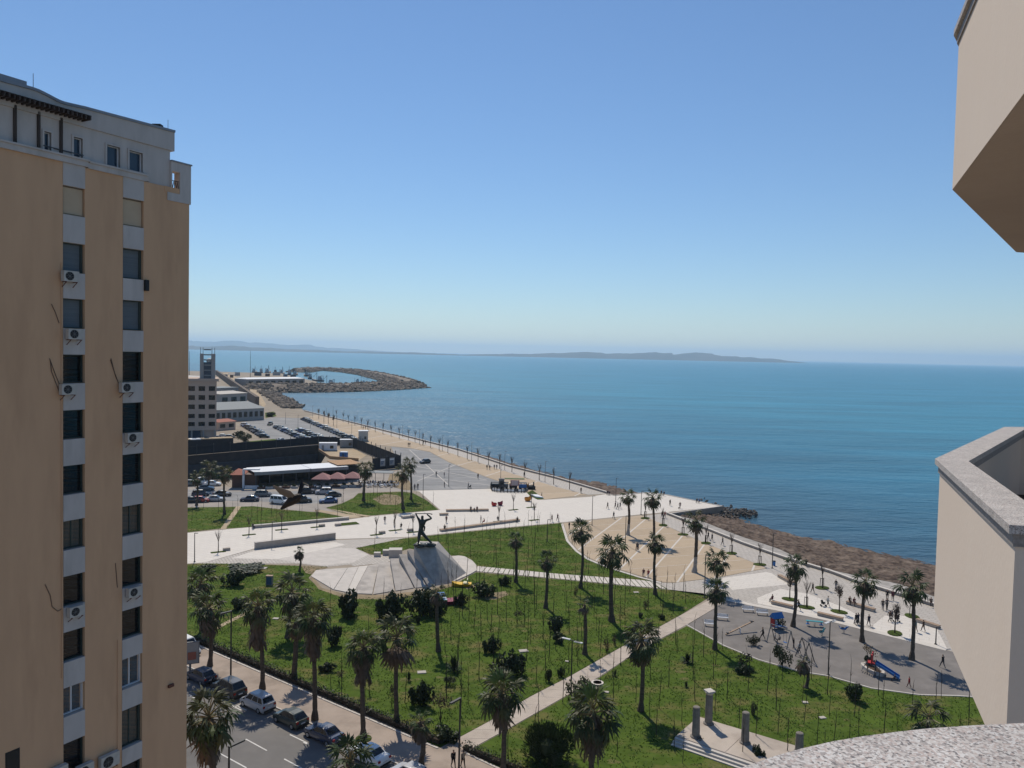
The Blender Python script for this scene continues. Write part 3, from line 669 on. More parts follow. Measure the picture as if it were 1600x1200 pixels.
# stepping slab path
sp_u = resample(GP([(745.7, 885), (865, 896.5), (1000, 906.6), (1024, 910)]), 37)
sp_l = resample(GP([(743.5, 893), (865, 904), (1000, 917), (1044, 921)]), 37)
sth = kind(bpy.data.objects.new('slab_path', None), 'structure'); col.objects.link(sth)
for i in range(36):
    g = 0.08; sk = sp_l[i + 1] - sp_l[i]
    k_ = 0.7 if 0 < i < 35 else 0.35
    a, b, c, d = sp_u[i].lerp(sp_u[i + 1], g), sp_u[i].lerp(sp_u[i + 1], 1 - g), sp_l[i].lerp(sp_l[i + 1], 1 - g) - sk * k_, sp_l[i].lerp(sp_l[i + 1], g) - sk * (k_ if i else 0)
    MB().hexa([(p.x, p.y, -0.05) for p in (a, d, c, b)], [(p.x, p.y, 0.07 + rnd.uniform(-0.01, 0.012)) for p in (a, d, c, b)]).build('slab', MT['slab'], sth)
MB().prism(sp_u + list(reversed(sp_l)), -0.05, 0.046).build('path_bed', MT['grass_dark'], sth)
sheet('path_end', clean(GP([(1024, 909.8), (1035, 911.5), (1054, 912), (1118, 934.5), (1112, 933.5), (1099, 927.5), (1044, 921.5)])), 0.045, MT['cobble'], 0.03)

# street
st_d = (G(655, 1159) - G(342, 1024)).normalized()
st_n = V(-st_d.y, st_d.x, 0)
if st_n.x > 0: st_n = -st_n                      # towards the road
E0 = G(342, 1024)
def ST(a, b, z=0.0): 
    p = E0 + st_d * a + st_n * b; return V(p.x, p.y, z)
def strip(a0, a1, b0, b1): return [ST(a0, b0), ST(a1, b0), ST(a1, b1), ST(a0, b1)]
KB = st_n.dot(G(435, 1107) - E0)                 # kerb distance from the garden edge
sheet('road', strip(-55, 90, KB + 0.15, KB + 15), 0.012, MT['asphalt'], 0.01)
side_poly = clean([ST(-55, 0), E0, G(655, 1159)] + [G(688, 1172), G(717, 1155), G(739, 1170), G(726, 1178)] + [ST(90, 0), ST(90, KB), ST(-55, KB)])
sheet('sidewalk', side_poly, 0.10, MT['sidewalk'], 0.09)
kb = MB(); 
for i in range(-50, 88, 2): kb.hexa(strip(i + 0.01, i + 1.99, KB, KB + 0.15), [(p.x, p.y, 0.115) for p in strip(i + 0.01, i + 1.99, KB, KB + 0.15)])
kind(kb.build('kerb', MT['kerb']), 'structure')
kind(ribbon(MB(), [ST(-55, 0), ST(-20, 0), E0, G(655, 1159), G(684, 1171)], -0.12, 0.1, 0, 0.16).build('garden_kerb', MT['kerb']), 'structure')
kind(ribbon(MB(), [G(726, 1178), ST(60, 0)], -0.12, 0.1, 0, 0.16).build('garden_kerb', MT['kerb']), 'structure')
def road_line(p, q, w=0.14):
    a, b = G(*p), G(*q); t = (b - a).normalized(); n = V(-t.y, t.x, 0) * w / 2
    MB().prism([a - n, b - n, b + n, a + n], None, 0.018).build('road_marking', MT['line'], rl)
rl = kind(bpy.data.objects.new('road_markings', None), 'structure'); col.objects.link(rl)
for p, q in (((296, 1086), (309, 1094)), ((355, 1099), (377, 1110)), ((384, 1155), (417, 1173)), ((453, 1148), (480, 1161)), ((341, 1176), (385, 1200)), ((444, 1186), (472, 1201)), ((385, 1110), (372, 1104)), ((474, 1160), (481, 1163)), ((366, 1105), (386, 1096)), ((500, 1213), (535, 1231))):
    road_line(p, q)

# beach: seaweed bank, shingle strip
def bank(name, lines, m, amp, sc, seed, rows=14, cols=90, k='stuff', sharp=1.0):
    L = [resample(l, cols) for l in lines]; mb = MB(); per = rows
    for i in range(cols):
        tot = [l[i] for l in L]
        for j in range(rows * (len(L) - 1) + 1):
            s, f = divmod(j / rows, 1.0); s = int(s)
            if s >= len(L) - 1: s, f = len(L) - 2, 1.0
            p = tot[s].lerp(tot[s + 1], f)
            e = 1.0 if 0 < j < rows * (len(L) - 1) else 0.0
            h = noise.fractal(V(p.x * sc, p.y * sc, seed), 0.9, 2.0, 5)
            mb.v.append((p.x + rnd.uniform(-.1, .1) * e, p.y + rnd.uniform(-.1, .1) * e, p.z + amp * e * (h + 0.25)))
    R2 = rows * (len(L) - 1) + 1
    for i in range(cols - 1):
        for j in range(R2 - 1):
            mb.f.append((i * R2 + j, (i + 1) * R2 + j, (i + 1) * R2 + j + 1, i * R2 + j + 1)); mb.m.append(0)
    return kind(mb.build(name, m, smooth=False), k)
def ZP(pts): return [G(x, y, z) for x, y, z in pts]
ext = lambda l: l + [l[-1] + d2 * 120]
wl = ext(ZP([(1120, 800, -2.3), (1155, 808, -2.2), (1163, 812, -2.2), (1175, 818, -2.2), (1225, 831, -2.2), (1262, 840.5, -2.2), (1300, 844, -2.2), (1343, 857, -2.2), (1460, 880, -2.2)]))
mid = ext(ZP([(1090, 806, -0.95), (1110, 812, -0.95), (1125, 816, -0.95), (1150, 824, -0.95), (1190, 838, -0.95), (1230, 850, -0.95), (1280, 862, -0.95), (1343, 878, -0.95), (1458, 905, -0.95)]))
gl = ext(ZP([(1062, 806, -0.35), (1100, 815, -0.35), (1135, 829, -0.35), (1159, 838, -0.35), (1217, 857, -0.35), (1273, 884, -0.35), (1343, 900, -0.35), (1404, 911, -0.35), (1458, 931, -0.35)]))
wf = ext([p + V(0, 0, -0.12) for p in offset(shore2, -0.35)])
bank('seaweed', [wl, mid, gl], MT['seaweed'], 0.42, 0.75, 2.0, rows=22, cols=170)
bank('shingle_beach', [[p + V(0, 0, -0.06) for p in gl], wf], MT['shingle'], 0.10, 0.8, 4.0, rows=10, k='structure')
wl2 = ZP([(760, 711, -2.3), (800, 724, -2.25), (850, 737, -2.2), (890, 748, -2.2), (944, 753.5, -2.2), (991, 768.5, -2.2), (1000, 771, -2.2)])
up2 = [p + V(0, 0, -0.95) for p in resample(offset(shore, -0.5), 40)[24:]] + ZP([(962, 774, -1.0), (985, 773, -1.3)])
bank('seaweed', [wl2, up2], MT['seaweed'], 0.35, 0.5, 7.0, rows=16, cols=70)

# sea wall along the promenade: coping blocks on a rendered base
def sea_wall(pts, label, n):
    w = thing('sea_wall', label, 'wall', pts[0]); base = pts[0]
    P = resample(pts, n); P = [p - base for p in P]
    ribbon(MB(), P, -0.42, 0.0, -2.6, 0.40).build('wall_base', MT['concrete'], w)
    for i in range(n - 1):
        a, b = P[i].lerp(P[i + 1], 0.006), P[i].lerp(P[i + 1], 0.994)
        if n <= 60 or i > n * 0.45: ribbon(MB(), [a, b], -0.48, 0.12, 0.403, 0.52).build('coping_block', MT['joint'], w)
        else: ribbon(kbs, [a, b], -0.48, 0.12, 0.403, 0.52)
    return w
kbs = MB()
w1 = sea_wall(shore, 'long pale low sea wall along the promenade north of the pier', 121)
kind(kbs.build('coping', MT['joint'], w1), 'stuff')
sea_wall(shore2 + [far2], 'pale low sea wall beside the seaweed beach, right of the pier', 60)
# pier edge coping
kind(ribbon(MB(), GP([(948, 771), (960, 774), (1011, 769.5), (1034, 771.5), (1129, 791), (1041, 803.5)]), -0.25, -0.02, -3.0, -0.02).build('quay_wall', MT['quay']), 'structure')
kind(ribbon(MB(), GP([(948, 771), (960, 774), (1011, 769.5), (1034, 771.5), (1129, 791), (1041, 803.5)]), -0.1, 0.35, -0.3, 0.10).build('pier_edge', MT['stone_pale']), 'structure')

# rocks: one mesh of shared shapes per pile
rock_shapes = []
for k in range(6):
    t = MB().blob((0, 0, 0), 1.0, 40 + k, 0.32, 1, sc=(1.2, 0.9, 0.7)); rock_shapes.append((t.v, t.f))
def rock_pile(name, m, spots):
    mb = MB()
    for p, s in spots:
        v, f = rock_shapes[rnd.randrange(6)]; a = rnd.uniform(0, 6.3); ca, sa = math.cos(a), math.sin(a); t = rnd.uniform(-.5, .5)
        mb.add([(p[0] + s * (x * ca - y * sa), p[1] + s * (x * sa + y * ca), p[2] + s * (z + t * x)) for x, y, z in v], f)
    return kind(mb.build(name, m), 'stuff')
sp = []
for _ in range(340):
    t = rnd.random(); q = G(1088 + 94 * t, 799 + 6 * t + rnd.gauss(0, 1) * (4.2 * (1 - t) + 2.0), -1.9)
    sp.append(((q.x, q.y, q.z + rnd.uniform(0, 0.8)), rnd.uniform(0.2, 0.5)))
rock_pile('shore_rocks', MT['rock_dark'], sp)
sp = []
for q in resample(offset(shore, -1.6), 400)[60:330]:
    for _ in range(2): sp.append(((q.x + rnd.gauss(0, .8), q.y + rnd.gauss(0, .8), -1.9 + rnd.uniform(0, .5)), rnd.uniform(.3, .9)))
for _ in range(750):
    yy = rnd.uniform(613, 641); lim = 428 + 14 * min(1, (yy - 613) / 7) + 30 * max(0, min(1, (yy - 620) / 18)) ; x0_ = 401 + (yy - 613) * 1.45
    q = G(rnd.uniform(x0_, lim), yy, -1.2)
    sp.append(((q.x, q.y, -1.4 + rnd.uniform(0, 2.2)), rnd.uniform(0.8, 2.2)))
rock_pile('shore_rocks', MT['rock'], sp)
def breakwater(name, label, px, half, top):
    P = resample(GP(px, SEA), 90); mb = MB()
    prof = [(-half, SEA - 1), (-half * .35, top), (half * .35, top), (half, SEA - 1)]
    rows = [offset(P, d) for d, z in prof]
    for i in range(len(P)):
        k = 0.45 if i in (0, len(P) - 1) else 1
        for r, (d, z) in zip(rows, prof): mb.v.append((r[i].x, r[i].y, z if k == 1 else SEA - 1))
    for i in range(len(P) - 1):
        for j in range(3): a = i * 4 + j; mb.f.append((a, a + 4, a + 5, a + 1)); mb.m.append(0)
    w = mb.build('breakwater', MT['rock']); tag(w, label, 'breakwater')
    sp = []
    for i in range(2200):
        s = rnd.choice((-1, 1)); f = rnd.random(); d = half * (.35 + .65 * f) * s; z = top + (SEA - 0.5 - top) * f
        k = rnd.uniform(0, len(P) - 1.01); a = rows[0][int(k)].lerp(rows[0][int(k) + 1], k % 1); b = rows[3][int(k)].lerp(rows[3][int(k) + 1], k % 1)
        q = a.lerp(b, (d + half) / (2 * half)); sp.append(((q.x, q.y, z + rnd.uniform(0, .8)), rnd.uniform(1.0, 2.3)))
    mbr = MB()
    for p, s in sp:
        v, f = rock_shapes[rnd.randrange(6)]; a = rnd.uniform(0, 6.3); ca, sa = math.cos(a), math.sin(a)
        mbr.add([(p[0] + s * (x * ca - y * sa), p[1] + s * (x * sa + y * ca), p[2] + s * z) for x, y, z in v], f)
    r = mbr.build('armour_rocks', MT['rock'], w); r['kind'] = 'stuff'
    return w
breakwater('breakwater', 'near boulder breakwater arm with stones sloping into the bay', [(404, 609), (440, 611), (480, 611), (530, 610), (580, 608), (612, 606), (634, 604.5)], 30, 4.0)
breakwater('breakwater', 'far curving breakwater arm closing the fishing harbour', [(640, 603.5), (626, 598), (604, 592), (580, 586.5), (550, 582), (520, 579.5), (490, 578.5), (466, 582)], 22, 3.8)
# ------------------------------------------------------------------ left apartment tower
WD = V(-0.495, -0.868, 0).normalized()           # along the facade, towards the near left
WN = V(0.868, -0.495, 0).normalized()            # out of the facade
WC = c_o + ray(294.5, 560) * (48.0 / ray(294.5, 560).y)
WC = V(WC.x, WC.y, 0)
def wall_tz(x, y):
    d = ray(x, y); k = WN.dot(WC - c_o) / WN.dot(d)
    p = c_o + d * k; return WD.dot(p - WC), p.z
tower = thing('apartment_tower', 'tall tan apartment tower with two columns of windows and white top storey', 'building', WC)
def WP(t, z, out=0.0): return WD * t + WN * out + V(0, 0, z)
def wbox(mb, t0, t1, z0, z1, o0, o1, mi=0):
    t0, t1 = min(t0, t1), max(t0, t1)
    return mb.hexa([WP(t1, z0, o0), WP(t0, z0, o0), WP(t0, z0, o1), WP(t1, z0, o1)], [WP(t1, z1, o0), WP(t0, z1, o0), WP(t0, z1, o1), WP(t1, z1, o1)], mi)
TA0, TA1 = wall_tz(132.5, 600)[0], wall_tz(98.5, 600)[0]
TB0, TB1 = wall_tz(223.5, 600)[0], wall_tz(191.5, 600)[0]
TEND = 15.0
zt = lambda x, y: wall_tz(x, y)[1]
Z1 = zt(50, 242); Z2 = zt(180, 273); Z3 = zt(250, 289)         # tops of the tan wall, three levels
ZTOP = zt(200, 186); ZB0 = 4.0
sky_px = [(0, 123), (48, 135.5), (63, 141), (95, 158), (130, 166), (273, 204)]
# tan wall pieces round the two window bays
mb = MB()
wbox(mb, TA1, TEND, 0, Z1, -0.35, 0); wbox(mb, TB1, TA0, 0, Z2, -0.35, 0); wbox(mb, 0, TB0, 0, Z3, -0.35, 0)
wbox(mb, TA0, TA1, 0, Z1, -0.6, -0.5); wbox(mb, TB0, TB1, 0, Z2, -0.6, -0.5)
wbox(mb, 0, TEND, 0, Z3 - 0.3, -11, -0.36)
mb.build('wall', MT['tan'], tower)
# openings: bays hold white spandrel panels and windows, taken from the visible floors
def bay(t0, t1, xc, rows):
    w = t1 - t0
    for kind_, ya, yb in rows:
        za, zb = zt(xc, ya), zt(xc, yb)
        if kind_ == 'panel':
            wbox(MB(), t0, t1, zb, za, -0.45, 0.03).build('spandrel_panel', MT['white_paint'], tower)
        else:
            win = wbox(MB(), t0 + 0.005, t1 - 0.005, zb, za, -0.5, -0.47).build('window', MT['dark_frame'], tower)
            gm = {'dark': MT['glass_dark'], 'shut': MT['shutter'], 'blind': MT['blind'], 'curtain': MT['pale_curtain'], 'white': MT['white_pvc']}[kind_]
            fm = MT['white_pvc'] if kind_ == 'white' else MT['blind'] if kind_ == 'blind' else MT['dark_frame']
            f = 0.045
            off = 0.12 if kind_ in ('shut', 'curtain') else 0.02
            fr = MB()
            wbox(fr, t0, t0 + f + off * 0.6, zb, za, -0.465, -0.2); wbox(fr, t1 - f, t1, zb, za, -0.465, -0.2)
            wbox(fr, t0 + f + off * .6, t1 - f, za - f, za, -0.465, -0.22); wbox(fr, t0 + f + off * .6, t1 - f, zb, zb + f, -0.465, -0.22)
            if kind_ in ('curtain', 'white'): wbox(fr, (t0 + t1) / 2 - .03, (t0 + t1) / 2 + .03, zb + f, za - f, -0.465, -0.3)
            fr.build('frame', fm, win)
            if kind_ == 'white':
                for a, b2 in ((t0 + f + .04, (t0 + t1) / 2 - .05), ((t0 + t1) / 2 + .05, t1 - f - .02)): wbox(MB(), a, b2, zb + f, za - f, -0.4, -0.36).build('shutter_leaf', MT['shutter'], win)
            elif kind_ == 'blind': wbox(MB(), t0 + f, t1 - f - .05, zb + f, za - f, -0.2, -0.14).build('pane', gm, win)
            else: wbox(MB(), t0 + f + off * .6, t1 - f, zb + f, za - f, -0.4 if kind_ != 'shut' else -0.33, -0.36 if kind_ != 'shut' else -0.3).build('pane', gm, win)
    return
xa, xb = 115.5, 207.5
bay(TA0, TA1, xa, [('panel', 249, 292), ('blind', 293, 336), ('panel', 337, 380), ('shut', 380.5, 425.5), ('panel', 426.5, 467), ('shut', 467.5, 512.5), ('panel', 513.5, 554), ('dark', 554.5, 598), ('panel', 599, 640.5), ('dark', 641, 685), ('panel', 686, 726.5), ('dark', 727, 771), ('panel', 772, 812), ('curtain', 812.5, 856.5), ('panel', 857.5, 897.5), ('dark', 898, 944.5), ('panel', 945.5, 984), ('dark', 984.5, 1030), ('panel', 1031, 1070), ('white', 1070.5, 1114), ('panel', 1115, 1156), ('dark', 1156.5, 1206), ('panel', 1207, 1246), ('dark', 1246.5, 1292), ('panel', 1293, 1330), ('dark', 1331, 1376), ('panel', 1377, 1420)])
bay(TB0, TB1, xb, [('panel', 272, 311), ('blind', 312, 353), ('panel', 354, 389), ('shut', 389.5, 435), ('panel', 436, 469.5), ('shut', 470, 515.5), ('panel', 516.5, 549.5), ('dark', 550, 596), ('panel', 597, 629), ('dark', 629.5, 675.5), ('panel', 676.5, 709), ('dark', 709.5, 755.5), ('panel', 756.5, 789), ('curtain', 789.5, 834.5), ('panel', 835.5, 871.5), ('dark', 872, 914.5), ('panel', 915.5, 950), ('dark', 950.5, 994), ('panel', 995, 1025), ('white', 1025.5, 1071), ('panel', 1072, 1104), ('curtain', 1104.5, 1163), ('panel', 1164, 1190), ('dark', 1191, 1240), ('panel', 1241, 1275), ('dark', 1276, 1320), ('panel', 1321, 1360)])
for t0, t1, y0, y1, xc in ((wall_tz(31, 1180)[0], wall_tz(8, 1180)[0], 1172, 1215, 20),):
    win = wbox(MB(), min(t0, t1), max(t0, t1), zt(xc, y1) - 0.6, zt(xc, y0), -0.02, 0.004).build('window', MT['black'], tower)
    wbox(MB(), min(t0, t1) + .06, max(t0, t1) - .06, zt(xc, y1) - 0.5, zt(xc, y0) - 0.06, 0.005, 0.012).build('pane', MT['glass_dark'], win)
# cornices
mb = MB()
wbox(mb, TA0 - 0.12, TEND, Z1, zt(50, 233), -0.6, 0.14); wbox(mb, TA0 - 0.18, TEND, zt(50, 233), zt(50, 230), -0.6, 0.22)
wbox(mb, TB0 - 0.10, TA0 - 0.14, Z2, zt(180, 264.5), -0.6, 0.10); wbox(mb, TB0 - 0.16, TA0 - 0.2, zt(180, 264.5), zt(180, 261.5), -0.6, 0.17)
wbox(mb, TB0 - 0.35, TB0 - 0.11, zt(225, 282), zt(225, 272), -0.5, 0.07)
mb.build('cornice', MT['white_paint'], tower)
# white top storey, set just behind the facade plane, with its curved parapet
t_r = wall_tz(267, 250)[0]; t_r2 = wall_tz(272.5, 220)[0]
Zlow = Z3 + 0.003
op = []                                           # windows of the top storey in (t0, t1, z0, z1)
for x0, x1, ya, yb in ((168, 188.5, 228, 262), (203, 224, 237, 267), (116, 130, 215, 246), (70, 81, 206, 236)):
    a, b2 = wall_tz(x0, 240)[0], wall_tz(x1, 240)[0]; xm = (x0 + x1) / 2
    op.append((min(a, b2), max(a, b2), zt(xm, yb), zt(xm, ya)))
mb = MB()
ts = sorted(set([t_r, TEND] + [o[0] for o in op] + [o[1] for o in op]))
for a, b2 in zip(ts, ts[1:]):
    mid_t = (a + b2) / 2; holes = [o for o in op if o[0] <= mid_t <= o[1]]
    z = Zlow if mid_t < TB0 - 0.3 else (Z2 if mid_t < TA0 else Z1)
    zt_ = zt(200, 216) if True else 0
    for o in holes: wbox(mb, a, b2, z, o[2], -0.5, -0.08); z = o[3]
    wbox(mb, a, b2, z, zt(160, 206), -0.5, -0.08)
wbox(mb, t_r, TEND, Z3, zt(160, 206) - 0.3, -10, -2.2)
mb.build('top_storey_wall', MT['white_paint'], tower)
for o in op:
    w_ = MB()
    wbox(w_, o[0] - .1, o[0], o[2], o[3] + .1, -0.3, -0.03); wbox(w_, o[1], o[1] + .1, o[2], o[3] + .1, -0.3, -0.03); wbox(w_, o[0], o[1], o[3], o[3] + .1, -0.3, -0.03)
    win = w_.build('window', MT['white_paint'], tower)
    wbox(MB(), o[0] + .02, o[1] - .02, o[2], o[3], -0.34, -0.3).build('pane', MT['glass_blue'], win)
    f = MB(); wbox(f, o[0], o[0] + .05, o[2], o[3], -0.29, -0.22); wbox(f, o[1] - .05, o[1], o[2], o[3], -0.29, -0.22); wbox(f, o[0] + .05, o[1] - .05, o[3] - .05, o[3], -0.29, -0.22); f.build('frame', MT['white_pvc'], win)
mb = MB(); cap = MB()
pts = [wall_tz(x, y) for x, y in sky_px]; pts = [(TEND, pts[0][1] + 0.15)] + pts
fine = []
for i in range(len(pts) - 1):
    for k in range(8):
        f = k / 8; fine.append((pts[i][0] * (1 - f) + pts[i + 1][0] * f, pts[i][1] * (1 - f) + pts[i + 1][1] * f))
fine.append((t_r2, pts[-1][1]))
sm = fine[:]
for _ in range(3): sm = [sm[0]] + [(sm[i][0], (sm[i - 1][1] + 2 * sm[i][1] + sm[i + 1][1]) / 4) for i in range(1, len(sm) - 1)] + [sm[-1]]
zb = zt(160, 206) + 0.002
for a, b2 in zip(sm, sm[1:]):
    for mbx, z0a, z0b, dz, o0, o1 in ((mb, zb, zb, -0.14, -0.6, 0.02), (cap, a[1] - .138, b2[1] - .138, 0, -0.7, 0.10)):
        mbx.hexa([WP(a[0], z0a, o0), WP(b2[0], z0b, o0), WP(b2[0], z0b, o1), WP(a[0], z0a, o1)], [WP(a[0], a[1] + dz, o0), WP(b2[0], b2[1] + dz, o0), WP(b2[0], b2[1] + dz, o1), WP(a[0], a[1] + dz, o1)])
wbox(mb, t_r2, TEND, zb, zb + 1.2, -8, -0.61)
mb.build('parapet', MT['white_paint'], tower)
cap.build('parapet_cap', MT['roof_metal'], tower)
wbox(MB(), wall_tz(47, 130)[0], TEND, zt(25, 129), zt(25, 127) + 0.25, -1.6, -0.3).build('roof_edge', MT['roof_metal'], tower)
# corner loggia at the far end
c0, c1 = wall_tz(297.5, 290)[0], wall_tz(266.5, 290)[0]
h0, h1 = wall_tz(280.5, 280)[0], wall_tz(268.3, 280)[0]
zt_ = zt(283, 256); zh1 = zt(274, 268.5); zh0 = zt(274, 294); zl1 = zt(280, 304); zl0 = zt(280, 316.5)
mb = MB()
wbox(mb, h1, c1, Z3, zt_, -0.5, 0.06); wbox(mb, c0, h0, zl0, zt_, -0.5, 0.06); wbox(mb, h0, h1, zh1, zt_, -0.5, 0.06)
wbox(mb, h0, wall_tz(261, 300)[0], zl0, zl1, -0.3, 0.061)
wbox(mb, c0 - .0, h0, zl0, zh0 - .3, -6.0, -0.51)
mb.build('loggia_frame', MT['white_paint'], tower)
wbox(MB(), h0 + .003, h1 + 0.5, zl1 + .003, zh0, -0.3, 0.02).build('loggia_parapet', MT['tan'], tower)
wbox(MB(), c0 - 0.05, c1, zt_, zt_ + 0.08, -0.6, 0.12).build('loggia_cap', MT['roof_metal'], tower)
rl_ = MB()
wbox(rl_, h0, h1, zh0 + .42, zh0 + .46, -0.1, -0.06)
for k in range(5):
    a = h0 + (h1 - h0) * k / 4; b2 = h0 + (h1 - h0) * (k + .5) / 4
    rl_.bar(WP(a, zh0, -.08), WP(min(b2, h1), zh0 + .42, -.08), .025); rl_.bar(WP(min(b2, h1), zh0 + .42, -.08), WP(min(h1, a + (h1 - h0) / 4), zh0, -.08), .025)
rl_.build('loggia_railing', MT['steel'], tower)
# pergola on the roof terrace
zf = zt(50, 230)
pg = thing('pergola', 'dark timber pergola on the roof terrace of the tan tower', 'pergola', WC)
zp = zt(96, 187); tps = [wall_tz(x, 210)[0] for x in (24, 61, 96)]
tps = [tps[0] + 2.3] + tps
for t in tps: wbox(MB(), t - .07, t + .07, zf - .2, zp + .1, -0.12, 0.02).build('post', MT['dark_wood'], pg)
for o in (-0.1, -1.9): wbox(MB(), wall_tz(118, 200)[0], TEND, zp, zp + .2, o - .06, o + .06).build('beam', MT['dark_wood'], pg)
t = wall_tz(128, 200)[0]; k = 0
while t < TEND:
    b2 = MB().bar(WP(t, zp + .30, 0.8), WP(t, zp + .30, -2.2), .08, .24); b2.build('rafter', MT['dark_wood'], pg); t += 0.24; k += 1
zz = MB()
for o in (-1.9, -1.65, -1.4, -1.15, -0.9, -0.65, -0.4, -0.15, 0.1, 0.35, 0.6): wbox(zz, wall_tz(132, 200)[0], TEND, zp + .41, zp + .46, o - .05, o + .05)
zz.build('batten', MT['dark_wood'], pg)['kind'] = 'stuff'
rr_ = MB(); a = WP(wall_tz(68, 227)[0], zt(68, 227), -.05); b2 = WP(wall_tz(131, 243)[0], zt(131, 243), -.05)
rr_.bar(a, b2, .06); rr_.build('handrail', MT['steel'], tower)
wbox(MB(), wall_tz(66, 220)[0], wall_tz(55, 220)[0], zf, zt(60, 201), -0.6, -0.25).build('door_leaf', MT['glass_dark'], tower)
# roof bits
for x, y, h in ((57, 141, .9), (267.5, 202, .6)):
    t, z = wall_tz(x, y); MB().bar(WP(t, z - .2, -.3), WP(t, z + h, -.3), .02).build('antenna', MT['steel'], tower)
t, z = wall_tz(253, 198); MB().box(WP(t, z + .05, -.4), (.5, .4, .25)).build('roof_vent', MT['black'], tower)
# air conditioners hung on the wall
def ac(x, y, label, s=1.0, bracket=True):
    t, z = wall_tz(x, y)
    a = thing('air_conditioner', label, 'air conditioner', WC + WP(t, z), 0, 'outdoor air conditioner units on the tan tower')
    q = lambda tt, zz_, oo: WD * tt + WN * oo + V(0, 0, zz_)
    b = MB(); w, h, d = .82 * s, .56 * s, .3
    b.hexa([q(w / 2, -h / 2, .12), q(-w / 2, -h / 2, .12), q(-w / 2, -h / 2, .12 + d), q(w / 2, -h / 2, .12 + d)], [q(w / 2, h / 2, .12), q(-w / 2, h / 2, .12), q(-w / 2, h / 2, .12 + d), q(w / 2, h / 2, .12 + d)])
    b.build('casing', MT['ac_body'], a)
    g = MB(); cc = q(.10 * s, 0, .12 + d)
    ring = lambda r, o: [cc + (WD * math.cos(k * math.pi / 8) + V(0, 0, 1) * math.sin(k * math.pi / 8)) * r + WN * o for k in range(16)]
    g.add(ring(.23 * s, .004) , [tuple(range(16))]); g.build('fan_grille', MT['black'], a)
    g = MB()
    for k in range(8): g.bar(cc + WN * .012, cc + WN * .012 + (WD * math.cos(k * math.pi / 4) + V(0, 0, 1) * math.sin(k * math.pi / 4)) * .22 * s, .012)
    g.build('fan_guard', MT['lamp_grey'], a)
    if bracket:
        g = MB()
        for sx in (-1, 1): g.bar(q(sx * w * .35, -h / 2 - .03, .03), q(sx * w * .35, -h / 2 - .03, .45), .04); g.bar(q(sx * w * .35, -h / 2 - .3, .03), q(sx * w * .35, -h / 2 - .04, .42), .03)
        g.build('bracket', MT['rust'], a)
for x, y, l in ((105, 432, 'cream air conditioner below the topmost shuttered window of the left column'), (112, 522, 'cream air conditioner centred below the second shuttered window, left column'),
                (102, 608, 'cream air conditioner with two loose cables, overhanging left of the left column'), (114, 953, 'cream air conditioner low in the left column on a white panel'),
                (194, 605, 'cream air conditioner with two loose cables beside the right window column'), (203, 683, 'cream air conditioner with dark fan dripping down a white panel, right column'),
                (205, 923, 'cream air conditioner low in the right column on a white panel')): ac(x, y, l)
ac(166, 1186, 'large air conditioner at the bottom of the tower between both window columns', 1.35)
ac(128, 1200, 'air conditioner cut by the bottom edge, under the lowest left window', 1.1)
ac(88, 1203, 'air conditioner cut by the bottom edge, left of the lowest left window', 1.0)
for pxs, lab in (([(78, 562), (80, 580), (92, 612), (97, 609)], 'loose brown cable hanging on the tan wall by the third left air conditioner'), ([(77, 560), (86, 585), (94, 604)], 'short straight cable hanging on the tan wall by the third left air conditioner'),
                 ([(173, 560), (178, 580), (186, 602)], 'loose brown cable left of the upper right-column air conditioner'), ([(172, 562), (181, 590), (188, 606)], 'second brown cable sagging by the right-column air conditioner'),
                 ([(70, 913), (78, 930), (81, 948), (90, 955), (96, 951)], 'brown cable looped on the wall left of the low air conditioner'), ([(80, 475), (86, 488), (92, 505)], 'faint short cable above the second left air conditioner'), ([(180, 880), (182, 905), (183, 918)], 'thin cable left of the low right-column air conditioner')):
    q = []
    for x, y in pxs: t, z = wall_tz(x, y); q.append(WC + WP(t, z, .03))
    tag(MB().tube(q, .018, 5).build('loose_cable', MT['cable']), lab, 'cable')
t, z = wall_tz(266, 1071); tag(wbox(MB(), t - .18, t + .18, z - .09, z + .09, 0.003, .14).build('wall_box', MT['rust']), 'small rusty box on the tan wall near its right edge', 'box'); bpy.data.objects['wall_box'].location = WC
t, z = wall_tz(227.5, 446); o = wbox(MB(), t - .1, t + .12, z - .32, z + .32, 0.003, .2).build('wall_box', MT['black']); o.location = WC; tag(o, 'small black upright box beside the second right-column panel', 'box')
dp = MB()
for y0, y1, x in ((410, 1060, 95.5), (1000, 1200, 183.5)):
    ta, za = wall_tz(x, y0); tb, zb_ = wall_tz(x, y1); dp.bar(WP(ta, za, .03), WP(ta, zb_, .03), .035)
dp.build('drain_pipe', MT['tan'], tower)

# ------------------------------------------------------------------ our own building: bay balconies at the right, granite coping in front
def level_px(x, y, dz): return G(x, y, EYE + dz)
dz_c = -0.62                                      # coping top below the eye
D_ = level_px(1461, 716.5, dz_c); E_ = level_px(1577, 820, dz_c); F_ = level_px(1569, 667, dz_c); F2_ = F_ + V(2.2, 0.55, 0)
E2_ = E_ + V(1.6, -0.35, 0)
def inset(pts, d):                                # closed ring inset
    out = []; n = len(pts)
    for i in range(n):
        a, b, c = pts[i - 1], pts[i], pts[(i + 1) % n]
        t1 = (b - a); t1.z = 0; t1.normalize(); t2 = (c - b); t2.z = 0; t2.normalize()
        m1, m2 = V(-t1.y, t1.x, 0), V(-t2.y, t2.x, 0); bi = (m1 + m2); k = d / max(.3, 1 + m1.dot(m2)); out.append(b + bi * k)
    return out
ring = [E2_, E_, D_, F_, F2_]
if (ring[1] - ring[0]).cross(ring[2] - ring[1]).z > 0: sgn = 1
else: sgn = -1
